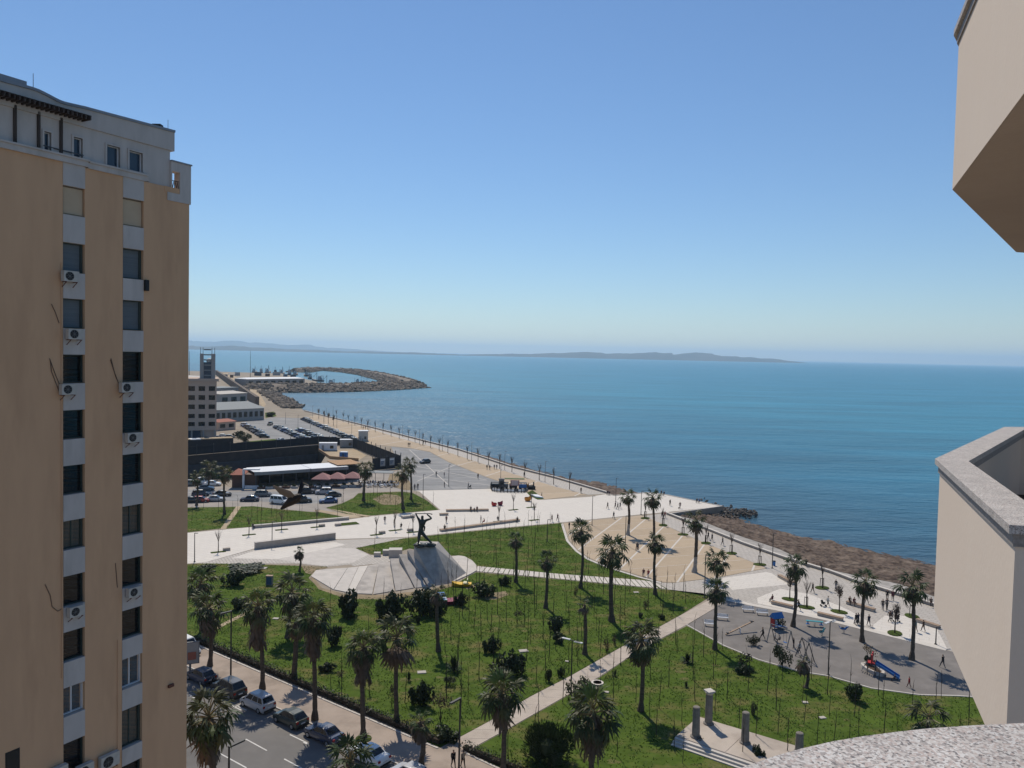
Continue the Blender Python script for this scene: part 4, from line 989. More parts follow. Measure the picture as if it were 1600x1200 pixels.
def open_off(pts, d): return [p for p in offset(pts, d)]
def bay_balcony(label, z_top, wall_h, coping, slab):
    b = thing('bay_balcony', label, 'balcony', (D_.x, D_.y, z_top))
    o = V(D_.x, D_.y, 0)
    P = [p - V(0, 0, p.z) - o for p in ring]
    outer = P; test = open_off(P, 0.1); 
    s = 1 if (test[2] - P[2]).dot(V(1, 0.3, 0)) > 0 else -1
    def mit(d):
        out = []
        for i, p in enumerate(P):
            a = P[max(i - 1, 0)]; c = P[min(i + 1, len(P) - 1)]
            t1 = (p - a).normalized() if i > 0 else (c - p).normalized(); t2 = (c - p).normalized() if i < len(P) - 1 else t1
            m1, m2 = V(t1.y, -t1.x, 0), V(t2.y, -t2.x, 0); out.append(p + (m1 + m2) * (s * d / (1 + m1.dot(m2))))
        return out
    wi = mit(0.03); wo = mit(0.155); ci = mit(0.185)
    wall = MB(); cp = MB()
    for i in range(len(P) - 1):
        wall.hexa([(q.x, q.y, -wall_h) for q in (wi[i], wi[i + 1], wo[i + 1], wo[i])], [(q.x, q.y, -0.09) for q in (wi[i], wi[i + 1], wo[i + 1], wo[i])])
        if coping:
            cp = MB(); cp.hexa([(q.x, q.y, -0.035) for q in (P[i], P[i + 1], ci[i + 1], ci[i])], [(q.x, q.y, 0) for q in (P[i], P[i + 1], ci[i + 1], ci[i])])
            cp.build('coping_slab', MT['granite'], b)
            ed = MB(); m0, m1_ = mit(0.02), mit(0.17)
            ed.hexa([(q.x, q.y, -0.088) for q in (m0[i], m0[i + 1], m1_[i + 1], m1_[i])], [(q.x, q.y, -0.036) for q in (m0[i], m0[i + 1], m1_[i + 1], m1_[i])]); ed.build('coping_bed', MT['granite_edge'], b)
    wall.build('parapet_wall', MT['balcony'], b)
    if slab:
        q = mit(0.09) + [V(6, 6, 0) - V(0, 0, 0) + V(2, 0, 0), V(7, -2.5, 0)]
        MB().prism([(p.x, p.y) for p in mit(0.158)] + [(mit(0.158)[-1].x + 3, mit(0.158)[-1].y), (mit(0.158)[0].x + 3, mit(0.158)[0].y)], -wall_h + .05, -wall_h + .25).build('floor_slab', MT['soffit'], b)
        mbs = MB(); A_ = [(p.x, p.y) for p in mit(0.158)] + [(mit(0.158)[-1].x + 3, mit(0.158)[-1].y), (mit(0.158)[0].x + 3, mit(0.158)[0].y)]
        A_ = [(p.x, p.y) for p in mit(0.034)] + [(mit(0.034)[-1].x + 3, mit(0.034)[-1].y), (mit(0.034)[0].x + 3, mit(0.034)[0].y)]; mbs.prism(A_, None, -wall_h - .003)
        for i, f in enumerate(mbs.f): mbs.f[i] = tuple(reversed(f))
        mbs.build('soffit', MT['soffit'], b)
    return b
H_wall = 1.52 - 0.62 + 0.0
zD = dz_c
# wall bottom of the lower balcony and underside of the upper one, read from the photograph's far left corner
P0 = D_.copy()
def z_at(P, ty):
    h = height_at(V(P.x, P.y, EYE), ty); return EYE + h
zlow = z_at(D_, 949); zup = z_at(D_, 297); zup_top = z_at(D_, 47)
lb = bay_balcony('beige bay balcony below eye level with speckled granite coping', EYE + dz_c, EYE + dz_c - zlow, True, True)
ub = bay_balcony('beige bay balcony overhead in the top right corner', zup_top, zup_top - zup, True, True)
MB().box((2.45, 0.6, -.62), (2.4, 2.0, .25)).build('planter_soil', MT['soil'], lb)
g = MB()
for k in range(60):
    a, r = rnd.uniform(0, 6.28), rnd.uniform(0, .7); p = V(2.5 + r * math.cos(a), .7 + r * math.sin(a), -.5); q = p + V(rnd.uniform(-.12, .12), rnd.uniform(-.12, .12), rnd.uniform(.1, .3))
    g.bar(p, q, .012)
g.build('dry_plant', MT['soil'], lb)
# own parapet coping: rounded edge curve through the photograph's points
cpx = [(1020, 1262), (1095, 1226), (1165, 1197), (1210, 1181.5), (1250, 1170), (1300, 1158.5), (1350, 1150), (1400, 1143.5), (1450, 1138), (1525, 1133), (1600, 1129.5), (1700, 1126)]
O_ = [level_px(x, y, -0.58) for x, y in cpx]
I_ = [p + V(0.10, -0.42, 0) for p in O_]
own = thing('balcony_coping', 'curved speckled granite coping in front along the bottom edge', 'balcony', O_[5])
mb = MB(); bs = O_[5]
for i in range(len(O_) - 1):
    mb.hexa([p - bs + V(0, 0, -.04) for p in (O_[i], I_[i], I_[i + 1], O_[i + 1])], [p - bs for p in (O_[i], I_[i], I_[i + 1], O_[i + 1])])
mb.build('coping_slab', MT['granite'], own)
mb = MB()
for i in range(len(O_) - 1):
    q = [O_[i].lerp(I_[i], .1), O_[i].lerp(I_[i], .95), O_[i + 1].lerp(I_[i + 1], .95), O_[i + 1].lerp(I_[i + 1], .1)]
    mb.hexa([p - bs + V(0, 0, -1.6) for p in q], [p - bs + V(0, 0, -.041) for p in q])
mb.build('parapet_wall', MT['balcony'], own)

# ------------------------------------------------------------------ far buildings on the left
def local(a, b):
    """frame with origin a, x along a->b, returns point function"""
    t = (b - a); L = t.length; t.normalize(); n = V(-t.y, t.x, 0)
    if n.y < 0: n = -n
    return (lambda x, y, z: V(0, 0, 0) + t * x + n * y + V(0, 0, z)), L
def lbox(mb, P, x0, x1, y0, y1, z0, z1, mi=0):
    return mb.hexa([P(x0, y0, z0), P(x1, y0, z0), P(x1, y1, z0), P(x0, y1, z0)], [P(x0, y0, z1), P(x1, y0, z1), P(x1, y1, z1), P(x0, y1, z1)], mi)
flat('tan_far', (0.52, 0.40, 0.32), 0.9); flat('grey_wall', (0.34, 0.325, 0.31), 0.9); flat('grey_roof', (0.25, 0.265, 0.265), 0.8); flat('pale_roof', (0.52, 0.48, 0.43), 0.9); flat('brown_wall', (0.15, 0.115, 0.09), 0.95)
flat('white_roof', (0.66, 0.67, 0.69), 0.6)
B1 = G(338, 688); A1 = B1 + V(-23.8, -9.6, 0)
bld = thing('tan_office_block', 'tan five-storey block with dark square windows and a glazed stair tower', 'building', B1)
P, L = local(B1, A1)                              # x runs left from the right corner
Hb = height_at(B1, 596)
def floor_z(y): return height_at(B1, y)
rows = [(603.5, 611), (617.5, 625), (632, 639), (646.5, 653), (659, 665.5)]
rows = [(floor_z(b), floor_z(a)) for a, b in rows]
scale_x = px_size(B1, 1.0)
wx = [(1.3 + k * 3.75, 3.7 + k * 3.75) for k in range(7)]
wx = [((338 - 335.9) * scale_x + k * 14.6 * scale_x, (338 - 326.5) * scale_x + k * 14.6 * scale_x) for k in range(6)]
mb = MB(); zs = [4.2] + [z for r in rows[::-1] for z in r] + [Hb]
xs_ = [0] + [x for w_ in wx for x in w_] + [L]
for i in range(0, len(zs) - 1):
    for j in range(0, len(xs_) - 1):
        if i % 2 == 1 and j % 2 == 1: continue
        lbox(mb, P, xs_[j], xs_[j + 1], 0, .5, zs[i], zs[i + 1])
lbox(mb, P, 0.0, L, .9, 16, 0.0, Hb - .5); lbox(mb, P, 0, .9, 0.5, 16, 4.2, Hb)
mb.build('wall', MT['tan_far'], bld)
for r in rows:
    for w_ in wx:
        win = lbox(MB(), P, w_[0], w_[1], .5, .55, r[0], r[1]).build('window', MT['dark_frame'], bld)
        lbox(MB(), P, w_[0] + .12, (w_[0] + w_[1]) / 2 - .06, .42, .49, r[0] + .12, r[1] - .12).build('pane', MT['glass_dark'], win)
        lbox(MB(), P, (w_[0] + w_[1]) / 2 + .06, w_[1] - .12, .42, .49, r[0] + .12, r[1] - .12).build('pane', MT['glass_dark'], win)
mb = MB(); lbox(mb, P, -1.0, L, -.7, 17, Hb, Hb + .35); lbox(mb, P, -.8, L, -.5, 16.8, Hb + .35, Hb + 1.1); mb.build('roof', MT['tan_far'], bld)
lbox(MB(), P, 6, L - 1, .6, .7, .1, 4.1).build('shopfront', MT['glass_blue'], bld)
for k in range(6): lbox(MB(), P, .2 + k * 4.4, .8 + k * 4.4, .1, .7, 0, 4.19).build('pillar', MT['grey_wall'], bld)
z0, z1 = Hb + 1.1, height_at(B1, 561); zz1 = height_at(B1, 553); tx = lambda x: (338 - x) * scale_x
st = MB(); lbox(st, P, tx(319), tx(313.5), 2, 7, z0, zz1); lbox(st, P, tx(336), tx(330), 2, 7, z0, zz1); lbox(st, P, tx(333), tx(316), 5, 7, z0, z1 - 1.5); st.build('stair_tower', MT['grey_wall'], bld)
gp = MB(); lbox(gp, P, tx(329.8), tx(319.2), 2.4, 2.6, z0, z1 - 1.4); gp.build('stair_glazing', MT['glass_blue'], bld)
for k in range(6): lbox(MB(), P, tx(329.8), tx(319.2), 2.3, 2.39, z0 + 1 + k * 2.1, z0 + 1.5 + k * 2.1).build('glazing_band', MT['grey_roof'], bld)
MB().blob(P(tx(327), 4, z1 - .8), 1.1, 3, .02, 2).build('dome', MT['white_roof'], bld)
am = MB()
for x in (314.5, 318, 331, 335): am.bar(P(tx(x), 4, zz1), P(tx(x), 4, zz1 + 2.5), .15)
am.build('antenna', MT['steel'], bld)
def block(name, label, a, b, depth, h, wall, roof, gable=0.0, holes=0, over=.5, cat='building'):
    A, B_ = G(*a), G(*b); o = thing(name, label, cat, A); P, L = local(A, B_)
    lbox(MB(), P, 0, L, 0, depth, 0, h).build('wall', wall, o)
    if gable:
        m = MB(); rz = h + gable
        vs = [P(-over, -over, h + .01), P(L + over, -over, h + .01), P(L + over, depth + over, h + .01), P(-over, depth + over, h + .01), P(L * .06, depth / 2, rz), P(L * .94, depth / 2, rz)]
        m.add(vs, [(0, 1, 5, 4), (2, 3, 4, 5), (1, 2, 5), (3, 0, 4), (3, 2, 1, 0)]); m.build('roof', roof, o)
    else: lbox(MB(), P, -over, L + over, -over, depth + over, h + .01, h + .5).build('roof', roof, o)
    for k in range(holes):
        x = L * (k + .5) / holes; w_ = lbox(MB(), P, x - L / holes * .3, x + L / holes * .3, -.06, -.01, h * .3, h * .75).build('window', MT['dark_frame'], o)
        lbox(MB(), P, x - L / holes * .26, x + L / holes * .26, -.1, -.07, h * .34, h * .71).build('pane', MT['glass_dark'], w_)
    return o, P, L
block('warehouse', 'long grey warehouse with a low grey hipped roof by the car park', (336, 660), (412.5, 655.5), 26, 6.2, MT['grey_wall'], MT['grey_roof'], 3.0, 9)
block('flat_roofed_house', 'pale flat-roofed house behind the grey warehouse', (344, 637), (386, 634), 22, 8.5, MT['grey_wall'], MT['pale_roof'], 1.2, 3)
block('flat_roofed_house', 'low blue-grey roofed house touching the dark lane wall', (338, 622), (372, 620), 16, 7.0, MT['grey_wall'], MT['grey_roof'], 0, 4)
block('flat_roofed_house', 'wide pale flat-roofed block behind the tan office block', (262, 606), (334, 604), 90, 9.0, MT['pale_roof'], MT['pale_roof'], 0, 6)
block('harbour_shed', 'long white-roofed harbour shed beside the fishing basin', (386, 604.5), (476, 602.5), 22, 7.5, MT['grey_wall'], MT['white_roof'], 1.2, 8)
block('red_roofed_kiosk', 'small kiosk with a red roof right of the tan office block', (341, 673), (368, 670.5), 9, 3.8, MT['tan_far'], MT['red_roof'], 1.0, 2)
# lane wall
lw = thing('lane_wall', 'long dark brown wall running from the grey warehouse towards the harbour', 'wall', G(338, 585)); q = resample(GP([(338, 585), (362, 603), (385, 621), (402, 634)]), 9)
for i in range(8): ribbon(MB(), [q[i] - q[0], q[i + 1] - q[0]], -1.2, 1.2, 0, 6.0).build('wall_section', MT['brown_wall'], lw)
sheet('harbour_road', clean(GP([(346, 583), (356, 582.5), (386, 598), (404, 612), (416, 632), (412, 636), (390, 619), (366, 601)])), 0.02, MT['sand'], 0.01)
sheet('scrub', clean(GP([(414, 645), (428, 643), (432, 650), (415, 653)])), 0.03, MT['grass'], 0.02)
sheet('scrub', clean(GP([(385, 690), (428, 686), (446, 690), (400, 694)])), 0.03, MT['grass'], 0.02)
# masts
for x, yb, yt, l in ((391, 592, 548, 'tall thin mast rising behind the white harbour shed'), (295.6, 600, 549, 'tall thin mast at the edge of the tan tower, over the sea')):
    b = G(x, yb); h = height_at(b, yt); tag(MB().tube([(0, 0, 0), (0, 0, h)], [.35, .18], 5).build('mast', MT['steel']), l, 'mast').location = b
# fishing boats
flat('hull_dark', (0.04, 0.05, 0.07), 0.6); flat('hull_rust', (0.13, 0.07, 0.05), 0.7); flat('hull_white', (0.5, 0.5, 0.5), 0.5); flat('hull_blue', (0.04, 0.09, 0.17), 0.5)
hull_m = {'dark': 'hull_dark', 'rust': 'hull_rust', 'white': 'hull_white', 'blue': 'hull_blue'}
def boat(x, y, s, rz, c, label):
    b = thing('fishing_boat', label, 'boat', G(x, y, SEA), rz, 'fishing boats in the harbour')
    h = MB(); sec = [(-8, 2.1, 1.6), (-5, 2.5, 1.5), (0, 2.6, 1.6), (5, 2.0, 2.1), (8.5, .15, 3.0)]
    for x_, w_, z_ in sec: h.v += [(x_ * s, -w_ * s, z_ * s), (x_ * s * .94, -w_ * .7 * s, -.3), (x_ * s * .94, w_ * .7 * s, -.3), (x_ * s, w_ * s, z_ * s)]
    for i in range(4):
        for j in range(4): h.f.append((i * 4 + j, i * 4 + (j + 1) % 4, i * 4 + 4 + (j + 1) % 4, i * 4 + 4 + j)); h.m.append(0)
    h.f.append((3, 2, 1, 0)); h.m.append(0); h.f.append((16, 17, 18, 19)); h.m.append(0)
    h.build('hull', MT[hull_m[c]], b)
    MB().box((-3.5 * s, 0, 2.9 * s), (4 * s, 3.2 * s, 2.6 * s), 0, 0, .9).box((-3.2 * s, 0, 4.9 * s), (2.4 * s, 2.4 * s, 1.4 * s)).build('cabin', MT['hull_white' if c != 'white' else 'hull_dark'], b)
    m = MB(); m.bar((1 * s, 0, 1.5 * s), (1 * s, 0, 10 * s), .3 * s); m.bar((1 * s, 0, 9 * s), (6.5 * s, 0, 4 * s), .2 * s); m.bar((-6.5 * s, -1.6 * s, 1.5 * s), (-6.5 * s, -1.6 * s, 6 * s), .3 * s); m.bar((-6.5 * s, 1.6 * s, 1.5 * s), (-6.5 * s, 1.6 * s, 6 * s), .3 * s); m.bar((-6.5 * s, -1.6 * s, 6 * s), (-6.5 * s, 1.6 * s, 6 * s), .3 * s)
    m.build('rigging', MT['steel'], b)
for i, (x, y, s, rz, c, l) in enumerate(((512, 602, 1.15, 2.9, 'dark', 'dark trawler with gantry at the mouth of the fishing basin'), (563, 599, 1.0, .2, 'rust', 'rusty boat moored at the inner side of the far breakwater'), (572, 601, .9, .1, 'dark', 'dark boat behind the near breakwater, right of the rusty one'),
    (484, 592, 1.2, 1.9, 'dark', 'dark trawler at the quay corner of the basin'), (478, 588, 1.2, 2.0, 'rust', 'rust-brown trawler tied at the quay head'), (496, 596, 1.2, 2.6, 'dark', 'dark trawler alongside the basin quay'))):
    boat(x, y, s, rz, c, l)
for i, x in enumerate((398, 408, 419, 430, 441, 452, 462)):
    boat(x, 582.5 + (x - 398) * .06, 1.15 + .1 * (i % 3), 1.6 + .3 * (i % 2), ('dark', 'blue', 'rust', 'white')[i % 4], ('first', 'second', 'third', 'fourth', 'fifth', 'sixth', 'last')[i] + ' boat from the left in the moored row beyond the white shed')

for i, (x, y, w_, h_, m_) in enumerate(((352, 588.5, 5, 2.8, 'hull_blue'), (362, 590, 4, 3.5, 'hull_rust'), (371, 587, 6, 4.5, 'grey_wall'), (403, 587, 9, 5.0, 'hull_dark'), (418, 588, 6, 3.6, 'hull_rust'), (432, 586.5, 10, 4.6, 'grey_wall'), (446, 588.5, 5, 3.2, 'hull_blue'), (458, 590, 7, 3.8, 'hull_dark'), (398, 606, 6, 2.8, 'hull_rust'), (470, 596, 5, 3.4, 'hull_dark'))):
    o = thing('quay_container', ('first', 'second', 'third', 'fourth', 'fifth', 'sixth', 'seventh', 'eighth', 'ninth', 'last')[i] + ' storage container in the row of cargo on the harbour quay', 'container', G(x, y), .3 * (i % 3), 'containers on the harbour quay')
    MB().box((0, 0, h_ / 2), (w_, 3.2, h_)).build('body', MT[m_], o); MB().box((0, 0, h_ + .12), (w_ + .3, 3.5, .2)).build('lid', MT['grey_roof'], o)
# ------------------------------------------------------------------ building site and cafe
def panel_fence(label, a, b, h, post, m=MT['fence_dark'], pm=MT['steel'], over=.5):
    A, B_ = G(*a), G(*b); f = thing('site_fence', label, 'fence', A); P, L = local(A, B_); n = max(2, round(L / post))
    for i in range(n):
        lbox(MB(), P, i * L / n + .06, (i + 1) * L / n - .06, -.03, .03, .08, h - rnd.uniform(0, .12)).build('fence_panel', m, f)
    for i in range(n + 1): lbox(MB(), P, i * L / n - .07, i * L / n + .07, -.1, .1, 0, h + over).build('post', pm, f)
    return f
panel_fence('long black site fence along the far edge of the excavation', (222, 718), (497, 694.5), 3.2, 6.0)
panel_fence('black site fence with tall posts between car park and grey square', (548, 698), (626, 731), 4.0, 5.5, over=1.0)
panel_fence('short black site fence carrying two white notices, facing the cafe', (582, 735.5), (625.5, 731.3), 4.0, 5.0)
panel_fence('black site fence behind the containers at the car park corner', (498, 694), (548, 697), 3.2, 5.0)
panel_fence('low dark fence behind the parked cars at the edge of the excavation', (222, 757.5), (368, 748), 2.4, 5.0)
# orange barrier and retaining beam
ob = thing('site_barrier', 'low rust-orange barrier around the sandy lot on the building site', 'barrier', G(498, 705)); q = [p - G(498, 705) for p in GP([(498, 705), (516, 717), (560, 720.5)])]
for i in range(2): ribbon(MB(), [q[i], q[i + 1]], -.15, .15, 0, 1.0).build('barrier_rail', MT['orange_roof'], ob)
for x, y, l in ((597, 734, 'left white notice board on the black site fence'), (611.5, 732.5, 'right white notice board on the black site fence')):
    b = G(x, y); P, L = local(G(582, 735.5), G(625.5, 731.3)); o = thing('notice_board', l, 'notice board', b); w_ = px_size(b, 9)
    lbox(MB(), P, -w_ / 2, w_ / 2, -.34, -.3, 1.2, 3.7).build('board', MT['grey_wall'], o)
    for k in range(3): lbox(MB(), P, -w_ / 2 + .15, w_ / 2 - .15 - .3 * k, -.36, -.345, 3.0 - k * .6, 3.35 - k * .6).build('print', MT['white_pvc' if k == 0 else 'hull_blue'], o)
def container(x0, x1, y, h, d, m, label):
    A, B_ = G(x0, y), G(x1, y); o = thing('site_cabin', label, 'site cabin', A); P, L = local(A, B_)
    lbox(MB(), P, 0, L, 0, d, .15, h).build('body', m, o); lbox(MB(), P, -.1, L + .1, -.1, d + .1, h + .005, h + .15).build('roof', MT['white_roof'], o)
    w_ = lbox(MB(), P, L * .62, L * .82, -.05, -.01, .9, 2.0).build('window', MT['dark_frame'], o); lbox(MB(), P, L * .64, L * .8, -.08, -.055, 1.0, 1.9).build('pane', MT['glass_dark'], w_)
    lbox(MB(), P, L * .15, L * .28, -.05, -.01, .2, 2.1).build('door', MT['grey_wall'], o)
container(498.5, 526, 704.5, 2.8, 3, MT['white_pvc'], 'white site cabin with a dark window by the excavation')
container(531, 553, 699.5, 3.0, 3, MT['grey_wall'], 'grey site cabin next to the black corner fence')
container(560, 575, 689.5, 4.2, 4, MT['pale_roof'], 'small beige kiosk at the head of the promenade')
o = thing('portable_toilet', 'blue portable toilet standing on the sandy site lot', 'portable toilet', G(537, 717))
MB().box((0, 0, 1.2), (2.6, 2.0, 2.3)).build('cabin', MT['blue_plastic'], o); MB().box((0, 0, 2.45), (2.7, 2.1, .2), 0, 0, .85).build('roof', MT['white_roof'], o); MB().box((0, -1.02, 1.15), (.8, .04, 1.9)).build('door', MT['hull_blue'], o)
# site gantry (wooden deck) at the left edge
A, B_ = G(150, 707), G(365, 697); o = thing('site_deck', 'long sandy coloured hoarding deck at the left end of the site fence', 'deck', A); P, L = local(A, B_)
for k in range(12): lbox(MB(), P, L * k / 12 + .05, L * (k + 1) / 12 - .05, 0, 4, 3.0 + .02 * (k % 2), 3.3).build('deck_board', MT['sand' if k % 4 else 'white_roof'], o)
lbox(MB(), P, 0, L, .4, 3.6, 0, 2.98).build('support', MT['fence_dark'], o)
# cafe
A, B_ = G(400, 763), G(541, 752.5); cafe = thing('cafe', 'low cafe with a long white awning roof and shaded terrace', 'cafe', A); P, L = local(A, B_)
Hc = 4.3
for k in range(2):
    x0, x1 = (-.5, L * .585) if k == 0 else (L * .592, L + .5)
    lbox(MB(), P, x0, x1, -.2, 9, Hc, Hc + .12).build('awning_roof', MT['white_roof'], cafe)
    lbox(MB(), P, x0, x1, -.28, -.2, Hc - .75, Hc + .1).build('fascia', MT['grey_roof'], cafe)
lbox(MB(), P, 0, L, 8.2, 8.8, 0, Hc - .05).build('wall', MT['fence_dark'], cafe)
for k in range(8): lbox(MB(), P, L * k / 7 - .1, L * k / 7 + .1, 0, .2, 0, Hc - .01).build('column', MT['steel'], cafe)
lbox(MB(), P, .5, L - .5, 7.6, 8.1, 0.0, 3.0).build('glazing', MT['glass_dark'], cafe)
A2 = G(528, 752); o = thing('cafe_annex', 'annex with an orange timber roof at the right end of the cafe', 'building', A2); P2, L2 = local(A2, G(563, 749.5))
lbox(MB(), P2, .3, L2, 1, 8, 0, 3.9).build('wall', MT['fence_dark'], o)
for k in range(9): lbox(MB(), P2, -.2 + (L2 + .6) * k / 9, -.2 + (L2 + .6) * (k + 1) / 9 - .06, -.2, 9.5, 4.6 + .04 * (k % 2), 4.8).build('roof_panel', MT['orange_roof'], o)
A3 = G(361, 763); o = thing('cafe_kiosk', 'small dark kiosk with a red canopy left of the cafe', 'kiosk', A3); P3, L3 = local(A3, G(398, 763))
lbox(MB(), P3, 0, L3, 1, 6, 0, 3.6).build('wall', MT['hull_rust'], o); m = MB(); m.add([P3(-.6, -.5, 3.7), P3(L3 * .55, -.5, 3.7), P3(L3 * .55, 6.5, 3.7), P3(-.6, 6.5, 3.7), P3(L3 * .2, 3, 5.0)], [(0, 1, 4), (1, 2, 4), (2, 3, 4), (3, 0, 4)]); m.build('canopy', MT['red_roof'], o)
lbox(MB(), P3, L3 * .48, L3 * .56, -.3, .6, 0, 5.0).build('pillar', MT['white_pvc'], o); lbox(MB(), P3, L3 * .5, L3 * 1.2, -.5, 1.0, 5.0, 5.3).build('lintel', MT['white_roof'], o)
lbox(MB(), P3, L3 * .6, L3 * 1.4, -.9, -.6, 0, .9).build('low_wall', MT['white_roof'], o)
for x, y, l in ((504, 760.5, 'left of three pinkish cafe parasols'), (527, 759.5, 'middle of three pinkish cafe parasols'), (551, 758.5, 'right of three pinkish cafe parasols, nearest the palm')):
    u = thing('cafe_parasol', l, 'parasol', G(x, y), 0, 'pinkish parasols of the cafe'); s = 2.55
    MB().tube([(0, 0, 0), (0, 0, 3.9)], .05, 6).build('pole', MT['steel'], u)
    m = MB(); c = [(-s, -s), (s, -s), (s, s), (-s, s)]
    for (x0, y0), (x1, y1) in zip(c, c[1:] + c[:1]):
        m.add([(x0, y0, 2.5), (x1, y1, 2.5), (x1 * .3, y1 * .3, 3.55), (x0 * .3, y0 * .3, 3.55)], [(0, 1, 2, 3)]); m.add([(x0 * .3, y0 * .3, 3.55), (x1 * .3, y1 * .3, 3.55), (0, 0, 3.95)], [(0, 1, 2)]); m.add([(x0, y0, 2.3), (x1, y1, 2.3), (x1, y1, 2.5), (x0, y0, 2.5)], [(0, 1, 2, 3)])
    m.build('canopy', MT['pink_canvas'], u); MB().box((0, 0, .1), (.8, .8, .2)).build('base', MT['concrete'], u)
lp = thing('cafe_pergola', 'grey flat canopy frame over the terrace right of the parasols', 'canopy', G(572, 757)); w_ = px_size(G(572, 757), 40)
MB().box((w_ / 2, 3, 3.2), (w_, 4, .15)).build('roof', MT['grey_roof'], lp)
for k in range(4): MB().box((w_ * k / 3, 1, 1.56), (.12, .12, 3.1)).build('post', MT['steel'], lp)
# billboard between the trees at the street
bb = thing('billboard', 'tall grey poster board standing between car and palm at the left edge', 'billboard', G(297, 1052)); 
q_ = R(22); nb = V(math.sin(q_), -math.cos(q_), 0)
MB().box((0, 0, 2.4), (2.0, .18, 2.6), q_).build('frame', MT['lamp_grey'], bb); MB().box(nb * .1 + V(0, 0, 2.4), (1.8, .05, 2.4), q_).build('poster', MT['grey_wall'], bb)
pr = MB(); pr.box(nb * .135 + V(.2, 0, 2.1), (.9, .02, .9), q_); pr.build('print', MT['red_roof'], bb); MB().box((0, 0, .55), (.25, .2, 1.1), q_).build('leg', MT['lamp_grey'], bb)
# ------------------------------------------------------------------ grass
def tufts(polys, count, hmin, hmax):
    mb = MB(); rr = random.Random(3)
    areas = [area(p) for p in polys]; tot = sum(areas)
    for poly, ar in zip(polys, areas):
        xs = [p[0] for p in poly]; ys = [p[1] for p in poly]; n = int(count * ar / tot); k = 0; tries = 0
        while k < n and tries < n * 12:
            tries += 1
            p = V(rr.uniform(min(xs), max(xs)), rr.uniform(min(ys), max(ys)), 0)
            if p.y < 45 or not inside(p, poly): continue
            nz = noise.noise(V(p.x * .22, p.y * .22, 0)) + .6 * noise.noise(V(p.x * .9, p.y * .9, 3))
            if rr.random() > .62 + .6 * nz: continue
            k += 1; h = rr.uniform(hmin, hmax) * (1 + .6 * max(0, nz))
            for q in range(3):
                a = rr.uniform(0, 6.28); w = .055; b = V(math.cos(a), math.sin(a), 0); s = V(-b.y, b.x, 0) * w
                o = len(mb.v); r = rr.uniform(0, .14); c = p + b * r
                t = c + b * h * rr.uniform(.2, .9); mb.v += [(c.x - s.x, c.y - s.y, .03), (c.x + s.x, c.y + s.y, .03), (t.x, t.y, .04 + h)]
                mb.f.append((o, o + 1, o + 2)); mb.m.append(0)
    return kind(mb.build('grass', MT['blade']), 'stuff')
tufts([lawns['near'], lawns['main'], lawns['monument']], 42000, .05, .12)
tufts([lawns['far_left'], lawns['far_mid'], lawns['far_right']], 7000, .06, .14)

# ------------------------------------------------------------------ palms
def frond_mesh(name, mats, lp, rf, n=15, droop=.35, seed=0, span=125):
    mb = MB(); rr = random.Random(seed)
    zc = lambda x: .10 * x - droop * .35 * x * x
    mb.tube([(0, 0, 0), (lp * .5, 0, zc(lp * .5)), (lp, 0, zc(lp))], [.035, .025, .018], 3, 1)
    hub = V(lp, 0, zc(lp))
    for i in range(n):
        a = R(-span + 2 * span * i / (n - 1)) + rr.uniform(-.05, .05); r = rf * (1 - .25 * (abs(a) / R(span)) ** 2) * rr.uniform(.86, 1.1)
        d = V(math.cos(a), math.sin(a), 0); s = V(-d.y, d.x, 0); fold = .05 * (1 if i % 2 else -1)
        def pt(f, w): 
            return hub + d * (r * f) + s * w + V(0, 0, -droop * r * f * f * (1.0 + .7 * abs(math.sin(a))) + fold * f)
        w = r * math.tan(R(span) / (n - 1)) * .62
        A_, B_, C_, D2, E2 = hub, pt(.55, -w), pt(.55, w), pt(.8, -w * .5), pt(1.0, 0)
        mb.add([A_, B_, C_], [(0, 1, 2)], 0); mb.add([B_, pt(.8, -w * .55), pt(.8, w * .55), C_], [(0, 1, 2, 3)], 0); mb.add([pt(.8, -w * .55), E2 - V(0, 0, rr.uniform(0, .12)), pt(.8, w * .55)], [(0, 1, 2)], 0)
    return mb.mesh(name, mats)
FR = [frond_mesh('frond', [MT['frond'], MT['petiole']], .62, .46, 13, .34, 1), frond_mesh('frond', [MT['frond'], MT['petiole']], .60, .48, 13, .5, 2), frond_mesh('frond', [MT['frond_olive'], MT['petiole']], .62, .44, 12, .7, 3)]
FRO = [frond_mesh('frond', [MT['frond_olive'], MT['petiole']], .66, .44, 12, .5, 4), FR[1], frond_mesh('frond', [MT['frond_olive'], MT['petiole']], .62, .46, 12, .85, 5)]
FRD = frond_mesh('dead_frond', [MT['dead'], MT['petiole']], .55, .58, 11, .9, 6)
FRY = frond_mesh('frond', [leafy('young_frond', (0.11, 0.15, 0.035), (0.075, 0.11, 0.022), .2, .25), MT['petiole']], .5, .6, 15, .3, 8)
